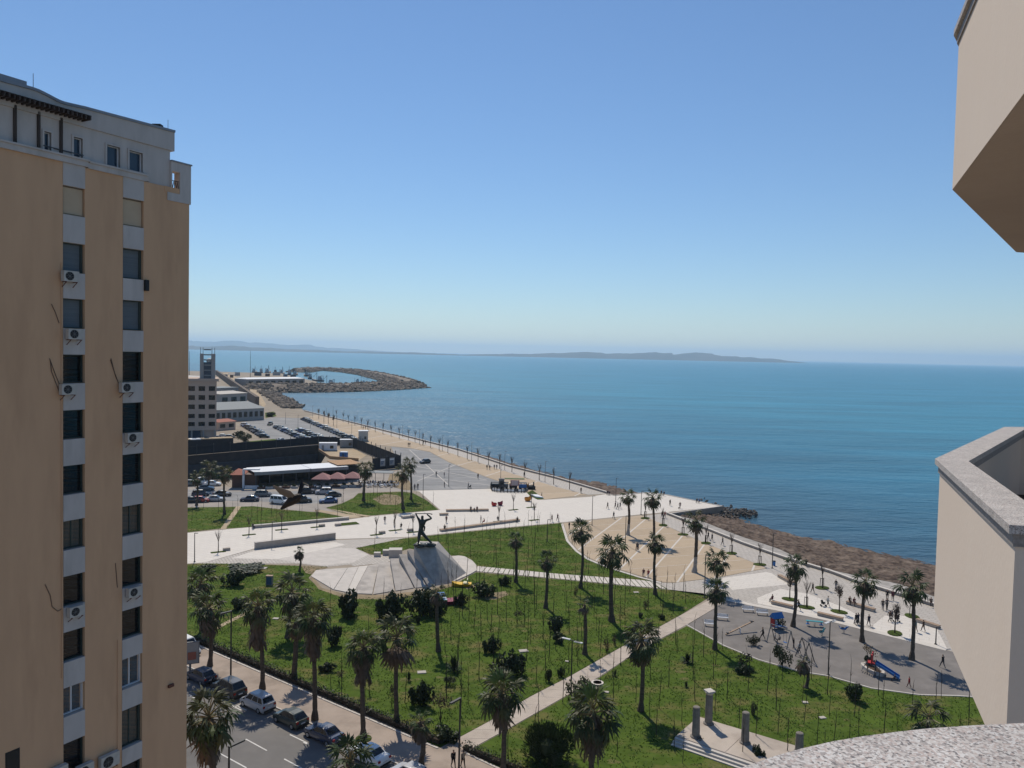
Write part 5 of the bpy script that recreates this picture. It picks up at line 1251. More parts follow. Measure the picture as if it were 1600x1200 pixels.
def skirt_mesh(length, r0, r1, seed, n=320):
    mb = MB(); rr = random.Random(seed)
    for i in range(n):
        a = rr.uniform(0, 6.28); z0 = -rr.random() ** 1.2 * length * .8; l = rr.uniform(.5, 1.1); f0 = -z0 / length
        ra = r0 + (r1 - r0) * f0 * rr.uniform(.5, 1.0); rb = ra + rr.uniform(.0, .6) * (1.25 - f0)
        d = V(math.cos(a), math.sin(a), 0); s = V(-d.y, d.x, 0); w = rr.uniform(.05, .15)
        p, q = d * ra + V(0, 0, z0), d * rb + V(0, 0, z0 - l)
        mb.add([p - s * w * .4, p + s * w * .4, q + s * w, q - s * w], [(0, 1, 2, 3)])
        if i % 3 == 0: mb.add([q - s * w, q + s * w, q + d * .1 - V(0, 0, rr.uniform(.2, .5))], [(0, 1, 2)])
    m_ = MB(); mb.lathe([(r0 * .8, 0), (r1 * .62, -length * .45), (r1 * .45, -length * .9), (.2, -length)], 9)
    return mb
def palm(b, c, w, label, kind_='clean', skirt=0.0, sw=.0, n=26, white=0.0, bend=None, grp='palms of the seafront park', thick=1.0, old=0.0):
    B = G(*b); h = height_at(B, c[1]); top = B + V(0, 0, h)
    for _ in range(3): top.x += px_size(top, c[0] - proj(top)[0])
    rad = px_size(top, w) / 2
    o = thing('palm_tree', label, 'palm tree', B, 0, grp)
    t = top - B; mb = MB(); rr = random.Random(int(b[0] * 7 + b[1])); m = max(9, int(h / .55)); wob = (rr.uniform(-.28, .28), rr.uniform(-.28, .28)); pts = []; rs = []
    for i in range(m + 1):
        f = i / m; off = V(0, 0, 0)
        if not bend: off = V(wob[0] * math.sin(3.14 * f), wob[1] * math.sin(3.14 * f), 0)
        if bend: off = V(bend * math.sin(math.pi * f) * rad, 0, 0)
        pts.append(V(t.x * f ** 1.5, t.y * f ** 1.5, t.z * f) + off + V(rr.uniform(-.02, .02), rr.uniform(-.02, .02), 0))
        rs.append(thick * (.185 + .07 * (1 - f) + .17 * max(0, 1 - f * 9) + (.10 * max(0, (f - .86) / .14) if kind_ != 'bare' else 0)) * (1.07 if i % 2 else .96))
    k = int(m * white)
    if k: mb.tube(pts[:k + 1], [r * 1.01 for r in rs[:k + 1]], 9, 1)
    mb.tube(pts[k:], rs[k:], 9, 0)
    mb.build('trunk', [MT['palm_trunk'], MT['trunk_white']], o)
    fl = FRO if kind_ in ('shaggy', 'olive') else FR
    crown_h = 0.12 * rad; rad *= rr.uniform(.92, 1.1); n = int(n * rr.uniform(.82, 1.08))
    n = int(n * (.82 if kind_ == 'clean' else .95))
    for i in range(n):
        f = (i + .5) / n; az = i * 2.39996 + rr.uniform(-.25, .25)
        el = R(78 - (132 if kind_ != 'shaggy' else 120) * f ** .85 + rr.uniform(-8, 8))
        me = fl[0] if f < .45 else fl[1] if f < .75 else fl[2]
        if f > .9 and kind_ in ('shaggy', 'olive') or rr.random() < old * (f > .6): me = FRD
        if i < 2 and kind_ == 'shaggy': me = FRY
        s = rad * rr.uniform(.95, 1.2) * (.92 if f < .2 else 1.0)
        link('frond' if me is not FRD else 'dead_frond', me, o, pts[-1] + V(0, 0, crown_h * (1 - 2 * f)), (rr.uniform(-.5, .5), -el, az), s)
    if skirt:
        r1 = sw or rad * .5
        sk = skirt_mesh(skirt, .25, r1, int(b[0])).build('dead_frond_skirt', MT['dead'], o); sk['kind'] = 'stuff'; sk.location = pts[-1]
    return o
street = 'palms along the street'
palm((328, 1308), (326, 1122), 76, 'big palm with a heavy dead skirt at the bottom left, in front of the road', 'olive', 3.6, .85, 34, grp=street)
palm((546, 1345), (547, 1190), 88, 'bright green bushy palm crown cut by the bottom edge beside the white car', 'clean', 0, 0, 34, grp=street, thick=1.1)
palm((657, 1197), (657, 1128), 38, 'short young palm on the pavement left of the diagonal path', 'clean', 1.2, .4, 24, grp=street)
palm((328, 1042), (327, 950), 54, 'skirted palm by the billboard at the edge of the tan tower', 'shaggy', 3.4, .95, 28, grp=street)
palm((316, 985), (314, 912), 46, 'skirted palm on the lawn, half hidden behind the billboard palm', 'shaggy', 2.6, .6, 26, grp=street)
palm((410, 1078), (403, 948), 56, 'very shaggy palm with a wide dead skirt behind the silver car', 'shaggy', 5.0, 1.3, 28, grp=street)
palm((448.5, 997), (456, 926), 58, 'palm with straggling grey-olive crown standing on the lawn, dark slim trunk', 'olive', 0.8, .5, 28, grp=street)
palm((459, 1063), (464, 972), 44, 'palm with a thick dark trunk at the hedge, crown merged with its shaggy neighbour', 'olive', 1.2, .5, 22, grp=street, thick=1.3)
palm((492, 1126), (490, 965), 60, 'tall shaggy palm with yellow flower stalks and reddish skirt behind the dark green car', 'shaggy', 4.3, .9, 30, grp=street)
palm((568, 1155), (568, 1012), 58, 'tall shaggy palm in a small grass ring on the pavement', 'shaggy', 3.4, .8, 30, grp=street)
palm((620, 1131), (621, 997), 64, 'tall palm with bare golden leaf stalks at the hedge', 'olive', 0, 0, 28, grp=street, old=.5)
palm((685, 1018), (683, 927), 30, 'slender palm with a curved foot in front of the red pedal boat', 'olive', .6, .3, 20, bend=-.12)
palm((785, 1215), (784, 1085), 66, 'shaggy palm standing over the diagonal path near the bottom', 'shaggy', 2.6, .8, 30)
palm((924, 1228), (927, 1115), 80, 'wide shaggy palm with a huge brown skirt beside the dark pine', 'shaggy', 3.8, 1.2, 34)
palm((1001, 1111.5), (1003, 1000), 56, 'palm with a hairy trunk standing right of the diagonal path', 'olive', 2.4, .5, 30)
palm((806, 910), (805.5, 843), 27, 'slim palm left of the pair by the slab path, near the monument', 'clean', .5, .3, 24)
palm((852.6, 950.5), (855, 875), 32, 'slim palm with a drooping skirt just in front of the slab path', 'clean', .9, .4, 24)
palm((907, 919), (908.5, 830), 36, 'tall palm on the lawn at the left edge of the beige square', 'clean', .9, .4, 26)
palm((956, 971), (957.5, 862), 50, 'tall broad palm with stout trunk in front of the slab path', 'clean', .4, .35, 28, thick=1.35)
palm((913.5, 1022.5), (913, 945), 25, 'thin palm with a sparse small crown above the diagonal path', 'bare', 0, 0, 15, old=.7)
palm((981, 836), (981, 776), 25, 'palm with whitewashed foot standing on the beige square', 'clean', .4, .3, 22, white=.35, thick=1.2)
palm((1022, 848), (1020, 778), 29, 'palm with a swollen neck at the edge of the pier paving', 'clean', 1.0, .35, 22, thick=1.1)
palm((1024, 929.5), (1025, 848), 35, 'palm rising from the slab path end, before the beige square', 'clean', .5, .3, 28)
palm((1085, 894.5), (1087, 812), 33, 'palm with tall whitewashed trunk on the beige square near the beach', 'olive', .6, .35, 22, white=.3, thick=1.35)
palm((1120, 928), (1121, 876), 38, 'rear one of two overlapping palms at the top of the diagonal path', 'clean', .4, .3, 26)
palm((1117, 1015), (1120, 921), 40, 'front one of two overlapping palms at the playground corner', 'clean', .8, .35, 28)
palm((1239, 979), (1241.5, 884), 40, 'palm by the blue-roofed playhouse at the playground edge', 'clean', .4, .3, 28)
palm((1347, 1003), (1352, 909), 41, 'palm leaning right at the playground edge, left of the last palm', 'clean', .6, .35, 26)
palm((1424.7, 1031), (1426.5, 916), 46, 'rightmost tall palm on the playground beside the beige balcony', 'clean', .7, .4, 28)
palm((307, 790), (307.5, 746), 22, 'left small palm by the parked cars at the edge of the tan tower', 'olive', .8, .4, 20)
palm((326, 765), (327, 732), 30, 'broad dark palm behind the white cars left of the cafe', 'olive', .8, .5, 22)
palm((350.6, 804), (350.5, 739), 26, 'palm on the far lawn left of the cafe kiosk', 'olive', .8, .4, 22)
palm((568, 782.5), (571, 732), 28, 'palm with thick trunk on the far lawn right of the parasols', 'olive', 1.0, .5, 24, thick=1.3)
palm((642, 781), (640, 725), 25, 'taller rear palm of the pair on the right corner of the far lawn', 'olive', .4, .3, 24, thick=1.1)
palm((630, 796), (630, 738), 26, 'front palm of the pair on the right corner of the far lawn', 'olive', .4, .3, 22, thick=1.3)
palm((467.5, 893), (467.5, 862), 17, 'little bare-trunked palm beside the forum paving', 'bare', .3, .25, 14, old=.6, thick=.7)
palm((1259, 1075), (1255, 1034), 21, 'small bent palm with a bowed trunk at the near playground kerb', 'olive', .4, .3, 16, bend=.45, thick=.8)
palm((1451, 1150), (1451, 1122), 62, 'low fan palm bush partly hidden by the balcony coping', 'olive', 0, 0, 26, thick=.8)
MB().lathe([(.78, 0), (.8, .06), (.6, .12), (.2, .15)], 14, (0, 0, .1)).build('grass_ring', MT['grass_dark']).location = G(568, 1156)
tag(bpy.data.objects['grass_ring'], 'small round patch of grass at the foot of a pavement palm', 'grass patch')

# ------------------------------------------------------------------ shrubs
def leaf_cloud(n, seed, size, lumps=6, flat_=1.0):
    mb = MB(); rr = random.Random(seed)
    cs = [(V(rr.uniform(-.55, .55), rr.uniform(-.55, .55), rr.uniform(.25, .8)), rr.uniform(.28, .5)) for _ in range(lumps)] + [(V(0, 0, .45), .5)]
    for i in range(n):
        c, r = cs[i % len(cs)]
        d = V(rr.gauss(0, 1), rr.gauss(0, 1), rr.gauss(0, 1)).normalized(); p = c + d * r * rr.uniform(.55, 1.05)
        if p.z < 0.02: p.z = rr.uniform(.02, .3)
        a = V(rr.gauss(0, 1), rr.gauss(0, 1), rr.gauss(0, 1) + .3).normalized(); b = a.cross(d + V(.01, .02, .03)).normalized(); s = size * rr.uniform(.6, 1.3)
        mb.add([p - b * s * .4, p + a * s * .5, p + b * s * .4, p - a * s * .5], [(0, 1, 2, 3)])
    return mb
LC = {k: [leaf_cloud(n, s * 10 + 1, sz, l).mesh('foliage', MT[k]) for s in range(2)] for k, n, sz, l in (('bush', 1000, .19, 8), ('bush_olive', 620, .16, 6), ('bush_red', 260, .14, 4), ('bush_tan', 300, .14, 5))}
def spiky(n, seed):
    mb = MB(); rr = random.Random(seed)
    for i in range(n):
        a = rr.uniform(0, 6.28); e = rr.uniform(.1, 1.4); l = rr.uniform(.6, 1.0); d = V(math.cos(a) * math.cos(e), math.sin(a) * math.cos(e), math.sin(e)); s = V(-math.sin(a), math.cos(a), 0) * .05
        b = V(rr.uniform(-.08, .08), rr.uniform(-.08, .08), .05); m = b + d * l * .6; t = b + d * l + V(0, 0, -.18 * l)
        mb.add([b - s * .5, b + s * .5, m + s, m - s], [(0, 1, 2, 3)]); mb.add([m - s, m + s, t], [(0, 1, 2)])
    return mb
LC['spiky'] = [spiky(90, 5).mesh('foliage', MT['bush']), spiky(110, 6).mesh('foliage', MT['bush'])]
stem_me = MB().tube([(0, 0, -.02), (.03, .02, .3), (0, .05, .6)], [.07, .05, .03], 5).tube([(0, 0, 0), (.18, -.1, .5)], [.05, .02], 4).tube([(0, 0, 0), (-.2, .1, .5)], [.05, .02], 4).mesh('stem', MT['bark'])
def shrub(b, w, h, k, label, name='shrub', cat='shrub', lift=0.0, grp='shrubs on the lawns'):
    B = G(*b); W = px_size(B, w) / 2 / .80; Hh = px_size(B, h) / 1.22
    o = thing(name, label, cat, B, rnd.uniform(0, 6.28), grp); v = rnd.randrange(2)
    H0 = Hh * lift
    link('foliage', LC[k][v], o, (0, 0, H0 + .03), None, (W, W, Hh * (1 - lift)))
    link('stem', stem_me, o, None, None, (W, W, max(Hh * (.7 if not lift else lift * 1.7), .2)))
    return o
for a in (((547, 964), 36, 46, 'bush', 'tall dark bush directly before the left end of the stone fan'), ((610, 966), 40, 46, 'bush', 'broad dark bush before the middle of the stone fan'), ((661, 963), 38, 46, 'bush', 'dark bush touching a palm just left of the red pedal boat'), ((682, 966), 24, 34, 'bush', 'dark bush beneath the slender curved palm'),
          ((719, 947), 18, 24, 'bush', 'narrow dark bush right of the red pedal boat'), ((757, 932), 30, 26, 'bush', 'round dark bush right of the yellow pedal boat'), ((788, 915), 17, 17, 'bush', 'small round bush beside the slab path'),
          ((767, 1021), 24, 30, 'bush', 'crooked two-headed bush in the middle of the large lawn'), ((801, 1056), 38, 46, 'bush', 'big round dark bush on the large lawn above the diagonal path'), ((709, 1050), 30, 44, 'spiky', 'spiky young palm bush right of the curved palm'),
          ((867, 990), 23, 30, 'bush', 'ivy-covered stump on the large lawn'), ((874, 1004), 22, 16, 'bush', 'low dark bush right below the ivy stump'), ((778, 1062), 34, 30, 'bush_olive', 'loose olive bush left of the big round bush'), ((857, 1066), 10, 22, 'bush', 'slim bush near the path, lower left of the park lamp'), ((876, 1058), 9, 18, 'bush', 'small slim bush near the foot of the park lamp'),
          ((902, 1100), 38, 44, 'bush_olive', 'pale oleander bush beside the concrete well'), ((1074, 1036), 24, 28, 'spiky', 'spiky bush right of the hairy-trunk palm'), ((948, 1019), 13, 26, 'bush_red', 'reddish shrub left of the big palm by the path'), ((961, 1009), 10, 20, 'bush_red', 'small reddish shrub touching the diagonal path'), ((1008, 953), 12, 18, 'bush_red', 'reddish shrub on a bare patch below the slab path'),
          ((899, 930), 10, 16, 'bush_red', 'small brown shrub just below the slab path'), ((961, 1057), 11, 18, 'spiky', 'small spiky shrub on the lower kerb of the diagonal path'), ((1072, 1074), 10, 16, 'spiky', 'small spiky shrub behind the ancient columns'), ((1160, 1042), 26, 28, 'bush_red', 'reddish rounded shrub near the playground kerb'), ((1162, 1054), 22, 16, 'bush', 'low dark shrub beneath the reddish one'),
          ((1178, 1008), 19, 18, 'bush_olive', 'round olive shrub standing on the playground floor'), ((1222, 1040), 27, 36, 'bush_olive', 'tall loose oleander at the playground kerb'), ((1176, 1118), 13, 24, 'bush_olive', 'thin grey shrub behind the third ancient column'), ((1332, 1095), 26, 30, 'bush', 'dark bush on the lawn below the slide'), ((1217, 978), 20, 18, 'bush_olive', 'olive shrub in front of the playhouse'),
          ((364, 916), 34, 26, 'bush', 'wide dark bush left of the metal utility box'), ((375, 952), 24, 20, 'bush', 'dark bush on the lawn between two shaggy palms'), ((525, 1010), 24, 34, 'bush', 'dark leafy bush right of the tall shaggy palm'), ((510, 1050), 22, 16, 'bush', 'low bush at the hedge side right of a shaggy palm'), ((653, 974), 9, 14, 'bush', 'small dark bush left of the curved palm'),
          ((657, 1103), 34, 42, 'bush', 'dark bush by the hedge right of the golden-stalk palm'), ((639, 1065), 11, 26, 'spiky', 'slim spiky shrub left of a pale stone slab'), ((700, 1158), 36, 26, 'bush', 'dark bush at the lower end of the large lawn'), ((702, 1070), 18, 16, 'bush_olive', 'tan and olive shrub right of a pale stone slab'), ((1000, 965), 9, 9, 'bush', 'tiny dark tuft above the diagonal path'),
          ((1034, 968), 9, 10, 'bush', 'tiny dark tuft close to the diagonal path'), ((1091, 1165), 20, 14, 'bush_red', 'overgrown plant at the foot of the left ancient column'), ((1186, 1188), 18, 26, 'bush', 'overgrown plant on the steps below the third column'), ((318, 893), 30, 12, 'bush', 'low bush strip at the edge of the tan tower'), ((378, 893), 60, 8, 'bush', 'long low ground bush below the plaza edge'),
          ((545, 963), 22, 12, 'bush', 'low dark skirt of a bush before the stone fan'), ((383, 690), 22, 16, 'bush_olive', 'wide olive scrub bush below the red-roofed kiosk'), ((372, 684), 16, 12, 'bush', 'dark scrub bush beside the red-roofed kiosk'), ((420, 651), 16, 8, 'bush', 'low green scrub right of the grey warehouse')): shrub(*a)
for a in (((612, 1104), 16, 40, 'bush_red', 'small round-headed red-leaved tree left of the golden-stalk palm'), ((530, 1070), 15, 26, 'bush_red', 'tiny round-headed red-leaved tree above the hedge'), ((577, 1086), 12, 34, 'bush_red', 'small red-leaved tree right of the grass-ring palm'), ((688, 1128), 30, 54, 'bush_red', 'bushy reddish tree near the lower street corner'), ((808, 974), 15, 24, 'bush_red', 'little red-leaved tree in the middle of the large lawn')):
    shrub(*a, name='small_tree', cat='tree', lift=.45, grp='small red-leaved trees')
# big pine bush
B = G(858, 1196); o = thing('pine_tree', 'big dark rounded pine beside the diagonal path at the bottom', 'tree', B)
W = px_size(B, 88) / 2; pm = MB(); rr = random.Random(12)
lobes = [(V(rr.uniform(-.5, .5), rr.uniform(-.5, .5), rr.uniform(.35, .95)), rr.uniform(.32, .5)) for _ in range(16)] + [(V(0, 0, .55), .6)]
for i in range(6500):
    c, r = lobes[i % len(lobes)]; d = V(rr.gauss(0, 1), rr.gauss(0, 1), rr.gauss(.25, 1)).normalized(); p = (c + d * r * rr.uniform(.7, 1.03)) * 1.0
    if p.z < .05: continue
    t = (d + V(0, 0, .7) + V(rr.uniform(-.3, .3), rr.uniform(-.3, .3), 0)).normalized() * rr.uniform(.06, .11); s = t.cross(V(rr.random(), rr.random(), rr.random())).normalized() * .022
    pm.add([p - s, p + s, p + t], [(0, 1, 2)])
f = pm.build('foliage', MT['pine'], o); f.scale = (W * 1.05, W * 1.05, W * 1.25)
k = MB()
for c, r in lobes: k.blob(c * .92, r * .55, 5, .1, 1)
k.build('inner_foliage', MT['bush'], o).scale = (W * 1.05, W * 1.05, W * 1.25)
MB().tube([(0, 0, 0), (.05, 0, 1.2)], [.22, .16], 7).build('trunk', MT['bark'], o)
# hedges
def hedge(label, pts, w, h, seed):
    o = thing('hedge', label, 'hedge', pts[0]); L_ = resample(pts, max(3, int((pts[-1] - pts[0]).length / .22))); rr = random.Random(seed); mb = MB()
    for p in L_:
        for _ in range(30):
            q = p - pts[0] + V(rr.uniform(-w, w), rr.uniform(-w, w), rr.uniform(.02, h) * rr.uniform(.75, 1.25)); a = V(rr.gauss(0, 1), rr.gauss(0, 1), rr.gauss(0, 1)).normalized(); b = a.cross(V(rr.random(), .3, 1)).normalized(); s = rr.uniform(.1, .2)
            mb.add([q - b * s * .5, q + a * s * .7, q + b * s * .5, q - a * s * .5], [(0, 1, 2, 3)])
    mb.build('foliage', MT['bush'], o)
    core = MB(); ribbon(core, [p - pts[0] for p in resample(pts, 30)], -w * .6, w * .6, 0, h * .5); core.build('branches', MT['bark'], o)
hedge('long dark clipped hedge between the pavement and the large lawn', [p - st_n * .7 for p in GP([(296, 1004), (342, 1022), (655, 1157.5), (680, 1167)])], .42, .95, 1)
hedge('short dark hedge right of the path end at the bottom', GP([(726, 1172), (745, 1180), (800, 1202), (840, 1218)]), .42, .9, 2)

# ------------------------------------------------------------------ saplings and young trees
def sapling_mesh(seed):
    mb = MB(); rr = random.Random(seed); p = [V(0, 0, 0)]
    for i in range(4): p.append(p[-1] + V(rr.uniform(-.05, .05), rr.uniform(-.05, .05), .9))
    mb.tube(p, [.045, .04, .036, .03, .018], 4)
    for i in range(5):
        k = rr.randrange(2, 5); a = rr.uniform(0, 6.28); l = rr.uniform(.3, .8); mb.tube([p[k], p[k] + V(math.cos(a) * l * .35, math.sin(a) * l * .35, l)], [.018, .008], 3)
    return mb.mesh('sapling', MT['stake'])
SM = [sapling_mesh(s) for s in range(5)]
def plant_saplings(poly, n, label, grp, smin, smax, seed, gap, avoid=()):
    rr = random.Random(seed); xs = [p[0] for p in poly]; ys = [p[1] for p in poly]; pts = []; t = 0
    while len(pts) < n and t < 6000:
        t += 1; p = (rr.uniform(min(xs), max(xs)), rr.uniform(max(58, min(ys)), max(ys)))
        if not inside(p, poly) or any((p[0] - q[0]) ** 2 + (p[1] - q[1]) ** 2 < gap * gap for q in pts): continue
        x, y = proj((p[0], p[1], 0))
        if x < 296 or x > 1520 or y > 1200: continue
        pts.append(p); o = link('sapling', SM[rr.randrange(5)], None, (p[0], p[1], .03), (rr.uniform(-.04, .04), rr.uniform(-.04, .04), rr.uniform(0, 6.28)), rr.uniform(smin, smax)); tag(o, label, 'sapling', grp)
right_part = [p for p in clean(GP([(700, 900), (745, 895), (865, 906), (1000, 919), (1105, 932), (1065, 959), (977.5, 1006), (892, 1054), (827, 1087), (740, 1138), (690, 1150)]))]
left_part = clean(GP([(500, 925), (540, 936), (600, 936), (668, 927), (700, 918), (690, 1150), (670, 1155), (560, 1105), (470, 1060), (420, 1000)]))
plant_saplings(right_part, 104, 'thin bare sapling on the large lawn between monument and diagonal path', 'saplings on the large lawn', .85, 1.2, 1, 2.3)
plant_saplings(left_part, 26, 'thin bare sapling on the large lawn, on its palm-shaded street side', 'saplings on the street side of the lawn', .75, 1.05, 2, 3.0)
plant_saplings(lawns['near'], 74, 'thin bare sapling on the lawn right of the diagonal path', 'saplings on the near lawn', .8, 1.15, 3, 2.4)
plant_saplings(lawns['monument'], 44, 'thin bare sapling on the lawn behind the slab path', 'saplings behind the slab path', .8, 1.15, 4, 2.4)
plant_saplings(lawns['far_right'], 18, 'thin bare sapling on the far lawn right of the parked cars', 'saplings on the far right lawn', .8, 1.2, 5, 3.0)
plant_saplings(lawns['far_mid'], 14, 'thin bare sapling on the far lawn below the parked cars', 'saplings on the far middle lawn', .8, 1.2, 6, 3.2)
plant_saplings(lawns['far_left'], 4, 'thin bare sapling on the far lawn at the edge of the tan tower', 'saplings on the far left lawn', .8, 1.1, 7, 3.2)
def bare_tree_parts(seed, h=4.6):
    rr = random.Random(seed); t = MB().tube([(0, 0, 0), (.03, 0, h * .3), (-.02, .03, h * .55)], [.10, .08, .06], 5); w = MB()
    for i in range(17):
        z = rr.uniform(.38, .55) * h; a = rr.uniform(0, 6.28); l = rr.uniform(.3, .5) * h; s = rr.uniform(.25, .6); q = V(math.cos(a) * s * .6, math.sin(a) * s * .6, l * .6); w.tube([(0, 0, z), V(0, 0, z) + q, V(0, 0, z) + V(q.x * 2.2, q.y * 2.2, l)], [.03, .022, .008], 3)
        for j in range(2): b = V(0, 0, z) + q * rr.uniform(.7, 1.5); w.tube([b, b + V(rr.uniform(-.35, .35), rr.uniform(-.35, .35), rr.uniform(.2, .6))], [.014, .006], 3)
    return t.mesh('trunk', MT['bark']), w.mesh('twigs', MT['twig'])
BT = [bare_tree_parts(s) for s in (1, 2, 3)]
guard_me = MB()
for a in range(3): guard_me.bar((.35 * math.cos(a * 2.1), .35 * math.sin(a * 2.1), 0), (.3 * math.cos(a * 2.1), .3 * math.sin(a * 2.1), 1.7), .07)
for a in range(3): guard_me.bar((.3 * math.cos(a * 2.1), .3 * math.sin(a * 2.1), 1.6), (.3 * math.cos(a * 2.1 + 2.1), .3 * math.sin(a * 2.1 + 2.1), 1.6), .05)
guard_me = guard_me.mesh('tree_guard', MT['bark'])
def bed_mesh(w, d):
    mb = MB(); q = [(math.cos(k * math.pi / 6) * w, math.sin(k * math.pi / 6) * d) for k in range(12)]; mb.prism(q, 0, .12); return mb.mesh('planting_bed', MT['grass_dark'])
bed_me = bed_mesh(1.25, .95); bed_long = MB().box((0, 0, .05), (2.6, .8, .12)).mesh('planting_bed', MT['grass_dark'])
def young_tree(b, h, label, grp, guard=False, bed=None, leaves=None, rz=None):
    B = G(*b); o = thing('young_tree', label, 'tree', B, rnd.uniform(0, 6.28) if rz is None else rz, grp); t, w = BT[rnd.randrange(3)]; s = h / 4.6
    link('trunk', t, o, None, None, s); link('twigs', w, o, None, None, s)
    if guard: link('tree_guard', guard_me, o)
    if bed: link('planting_bed', bed, o)
    if leaves: link('foliage', LC[leaves][rnd.randrange(2)], o, (0, 0, h * .45), None, (h * .2, h * .2, h * .42))
    return o
ordn = ['first', 'second', 'third', 'fourth', 'fifth', 'sixth', 'seventh', 'eighth', 'ninth', 'tenth', 'eleventh', 'twelfth', 'thirteenth', 'fourteenth', 'fifteenth', 'sixteenth', 'seventeenth', 'eighteenth', 'nineteenth', 'twentieth', 'twenty-first', 'twenty-second', 'twenty-third', 'twenty-fourth', 'twenty-fifth', 'twenty-sixth', 'twenty-seventh', 'twenty-eighth', 'twenty-ninth', 'thirtieth']
z6 = lambda x, y: (640 + x / 4.444, 660 + y / 4.444)
z4 = lambda x, y: (440 + x / 6.667, 560 + y / 6.667)
row = [z6(x, y) for x, y in ((1110, 465), (1000, 432), (900, 402), (800, 380), (710, 345), (625, 322), (548, 298), (475, 277), (400, 258), (335, 233), (265, 213), (205, 195), (145, 177))] + [z4(x, y) for x, y in ((1470, 905), (1390, 870), (1320, 850), (1225, 835), (1140, 808), (1055, 785), (975, 763), (895, 742), (830, 720), (763, 695), (695, 680), (640, 658), (570, 630))]
for i, p in enumerate(row): young_tree(p, 5.4, f'{ordn[i]} bare young tree from the pier in the row along the sea wall', 'bare young trees along the promenade')
for i, (x, y) in enumerate(((498, 654), (506, 658), (513, 661.5), (521, 665))): young_tree((x, y), 6.0, f'{ordn[i]} rust-leaved young tree from the far end between car park and promenade', 'rust-leaved trees by the car park', leaves='bush_red' if i % 2 else 'bush_tan')
for i, (x, y) in enumerate(((1008, 810), (1036, 821), (1067, 835.5), (1103, 849), (1143, 865), (1187, 882.5))): young_tree((x, y), 4.3, f'{ordn[i]} staked bare tree from the pier in an oval bed beside the beige square', 'staked trees along the beige square', True, bed_me)
for x, y, l, lv in ((1284.5, 919, 'staked bare tree in an oval bed near the sea wall, right part', None), (1260, 949.5, 'staked bare tree in an oval bed behind the long playground bench', None), (1311, 956.5, 'small red-leaved tree in an oval bed between two benches', 'bush_red'), (1398, 990, 'small leafy tree in an oval bed beside the woman with the pram', 'bush_red'), (1425, 963.5, 'bare tree in an oval bed left of the rightmost bench', None), (1234, 937, 'slim red-headed tree touching the playhouse palm', 'bush_red')):
    young_tree((x, y), 4.6, l, 'trees in the white pavement', lv is None, bed_me, lv)
pd = G(921, 776) - G(291, 833); prz = math.atan2(pd.y, pd.x)
for x, y, l, t in ((341, 863, 'small oblong planting bed leftmost on the white plaza', 1), (389, 836, 'small oblong planting bed behind the long forum wall, left', 1), (440, 828, 'second small oblong bed behind the forum wall', 1), (495, 824, 'oblong bed with a box seat left of the largest bed', 1), (588, 836, 'oblong bed with a box seat above the monument lawn', 1), (617, 829, 'oblong bed beside the seated person left of the statue', 1), (645, 832, 'oblong bed directly behind the statue', 1), (779.5, 815, 'small oblong bed right behind the long bench', 1), (802, 797, 'small oblong bed right of the red shell seats', 1), (830, 793, 'small oblong bed below the lower orange pod seat', 1), (834.6, 813, 'small oblong bed beside the end of the long bench', 1)):
    young_tree((x, y), 4.4, l + ' with a bare young tree', 'planted beds of the white plaza', False, bed_long, None, prz)
B = G(544, 819); o = thing('planting_bed', 'largest oblong grass bed on the white plaza', 'planting bed', B, prz); MB().box((0, 0, .05), (px_size(B, 31), 2.4, .13)).build('turf', MT['grass_dark'], o); MB().box((0, 0, .02), (px_size(B, 32), 2.7, .1)).build('edging', MT['joint'], o)
for x, y, l in ((503, 822.5, 'small stone box seat left of the largest plaza bed'), (528, 821.5, 'stone box seat touching the left end of the largest plaza bed'), (597, 833.5, 'stone box seat right of a planted bed above the monument lawn'), (641, 829.5, 'stone box seat left of the statue'), (354, 860, 'stone box seat right of the leftmost plaza bed')):
    o = tag(MB().box((0, 0, .25), (1.3, .7, .5), 0, 0, .94).build('box_seat', MT['concrete']), l, 'seat', 'stone box seats on the plaza'); o.location = G(x, y, .03); o.rotation_euler.z = prz

# ------------------------------------------------------------------ lamp posts
def lamp(b, ty, label, kind_='needle', grp='lamp posts', arm=0.0, az=0.0, hgt=None):
    B = G(*b); h = hgt or height_at(B, ty); m = MT['lamp_dark'] if kind_ in ('arm',) else MT['lamp_grey'] if kind_ == 'grey' else MT['lamp_dark']
    o = thing('lamp_post', label, 'lamp post', B, az, grp)
    MB().tube([(0, 0, 0), (0, 0, h)], [.10 if kind_ == 'arm' else .085, .075 if kind_ == 'arm' else .06], 6).build('pole', m, o)
    MB().lathe([(.2, 0), (.18, .12), (.1, .14)], 8).build('base_plate', m, o)
    if kind_ == 'arm': MB().box((arm / 2, 0, h), (abs(arm) + .1, .22, .13)).build('lamp_head', m, o); MB().box((arm * .6, 0, h - .08), (abs(arm) * .7, .17, .03)).build('diffuser', MT['lamp_head'], o)
    elif kind_ == 'double':
        for s in (-1, 1): MB().box((s * .75, 0, h - (.1 if s > 0 else 0)), (1.0, .3, .08)).build('lamp_head', MT['lamp_head'], o)
        MB().bar((-1, 0, h - .05), (1, 0, h - .05), .06).build('arm', m, o)
    else:
        MB().box((.28, 0, h), (.62, .16, .09)).build('lamp_head', m, o)
def az_of(b, e, z):                               # heading of a lamp arm from pixels
    d = G(*e, z) - G(*b, z); return math.atan2(d.y, d.x), d.length
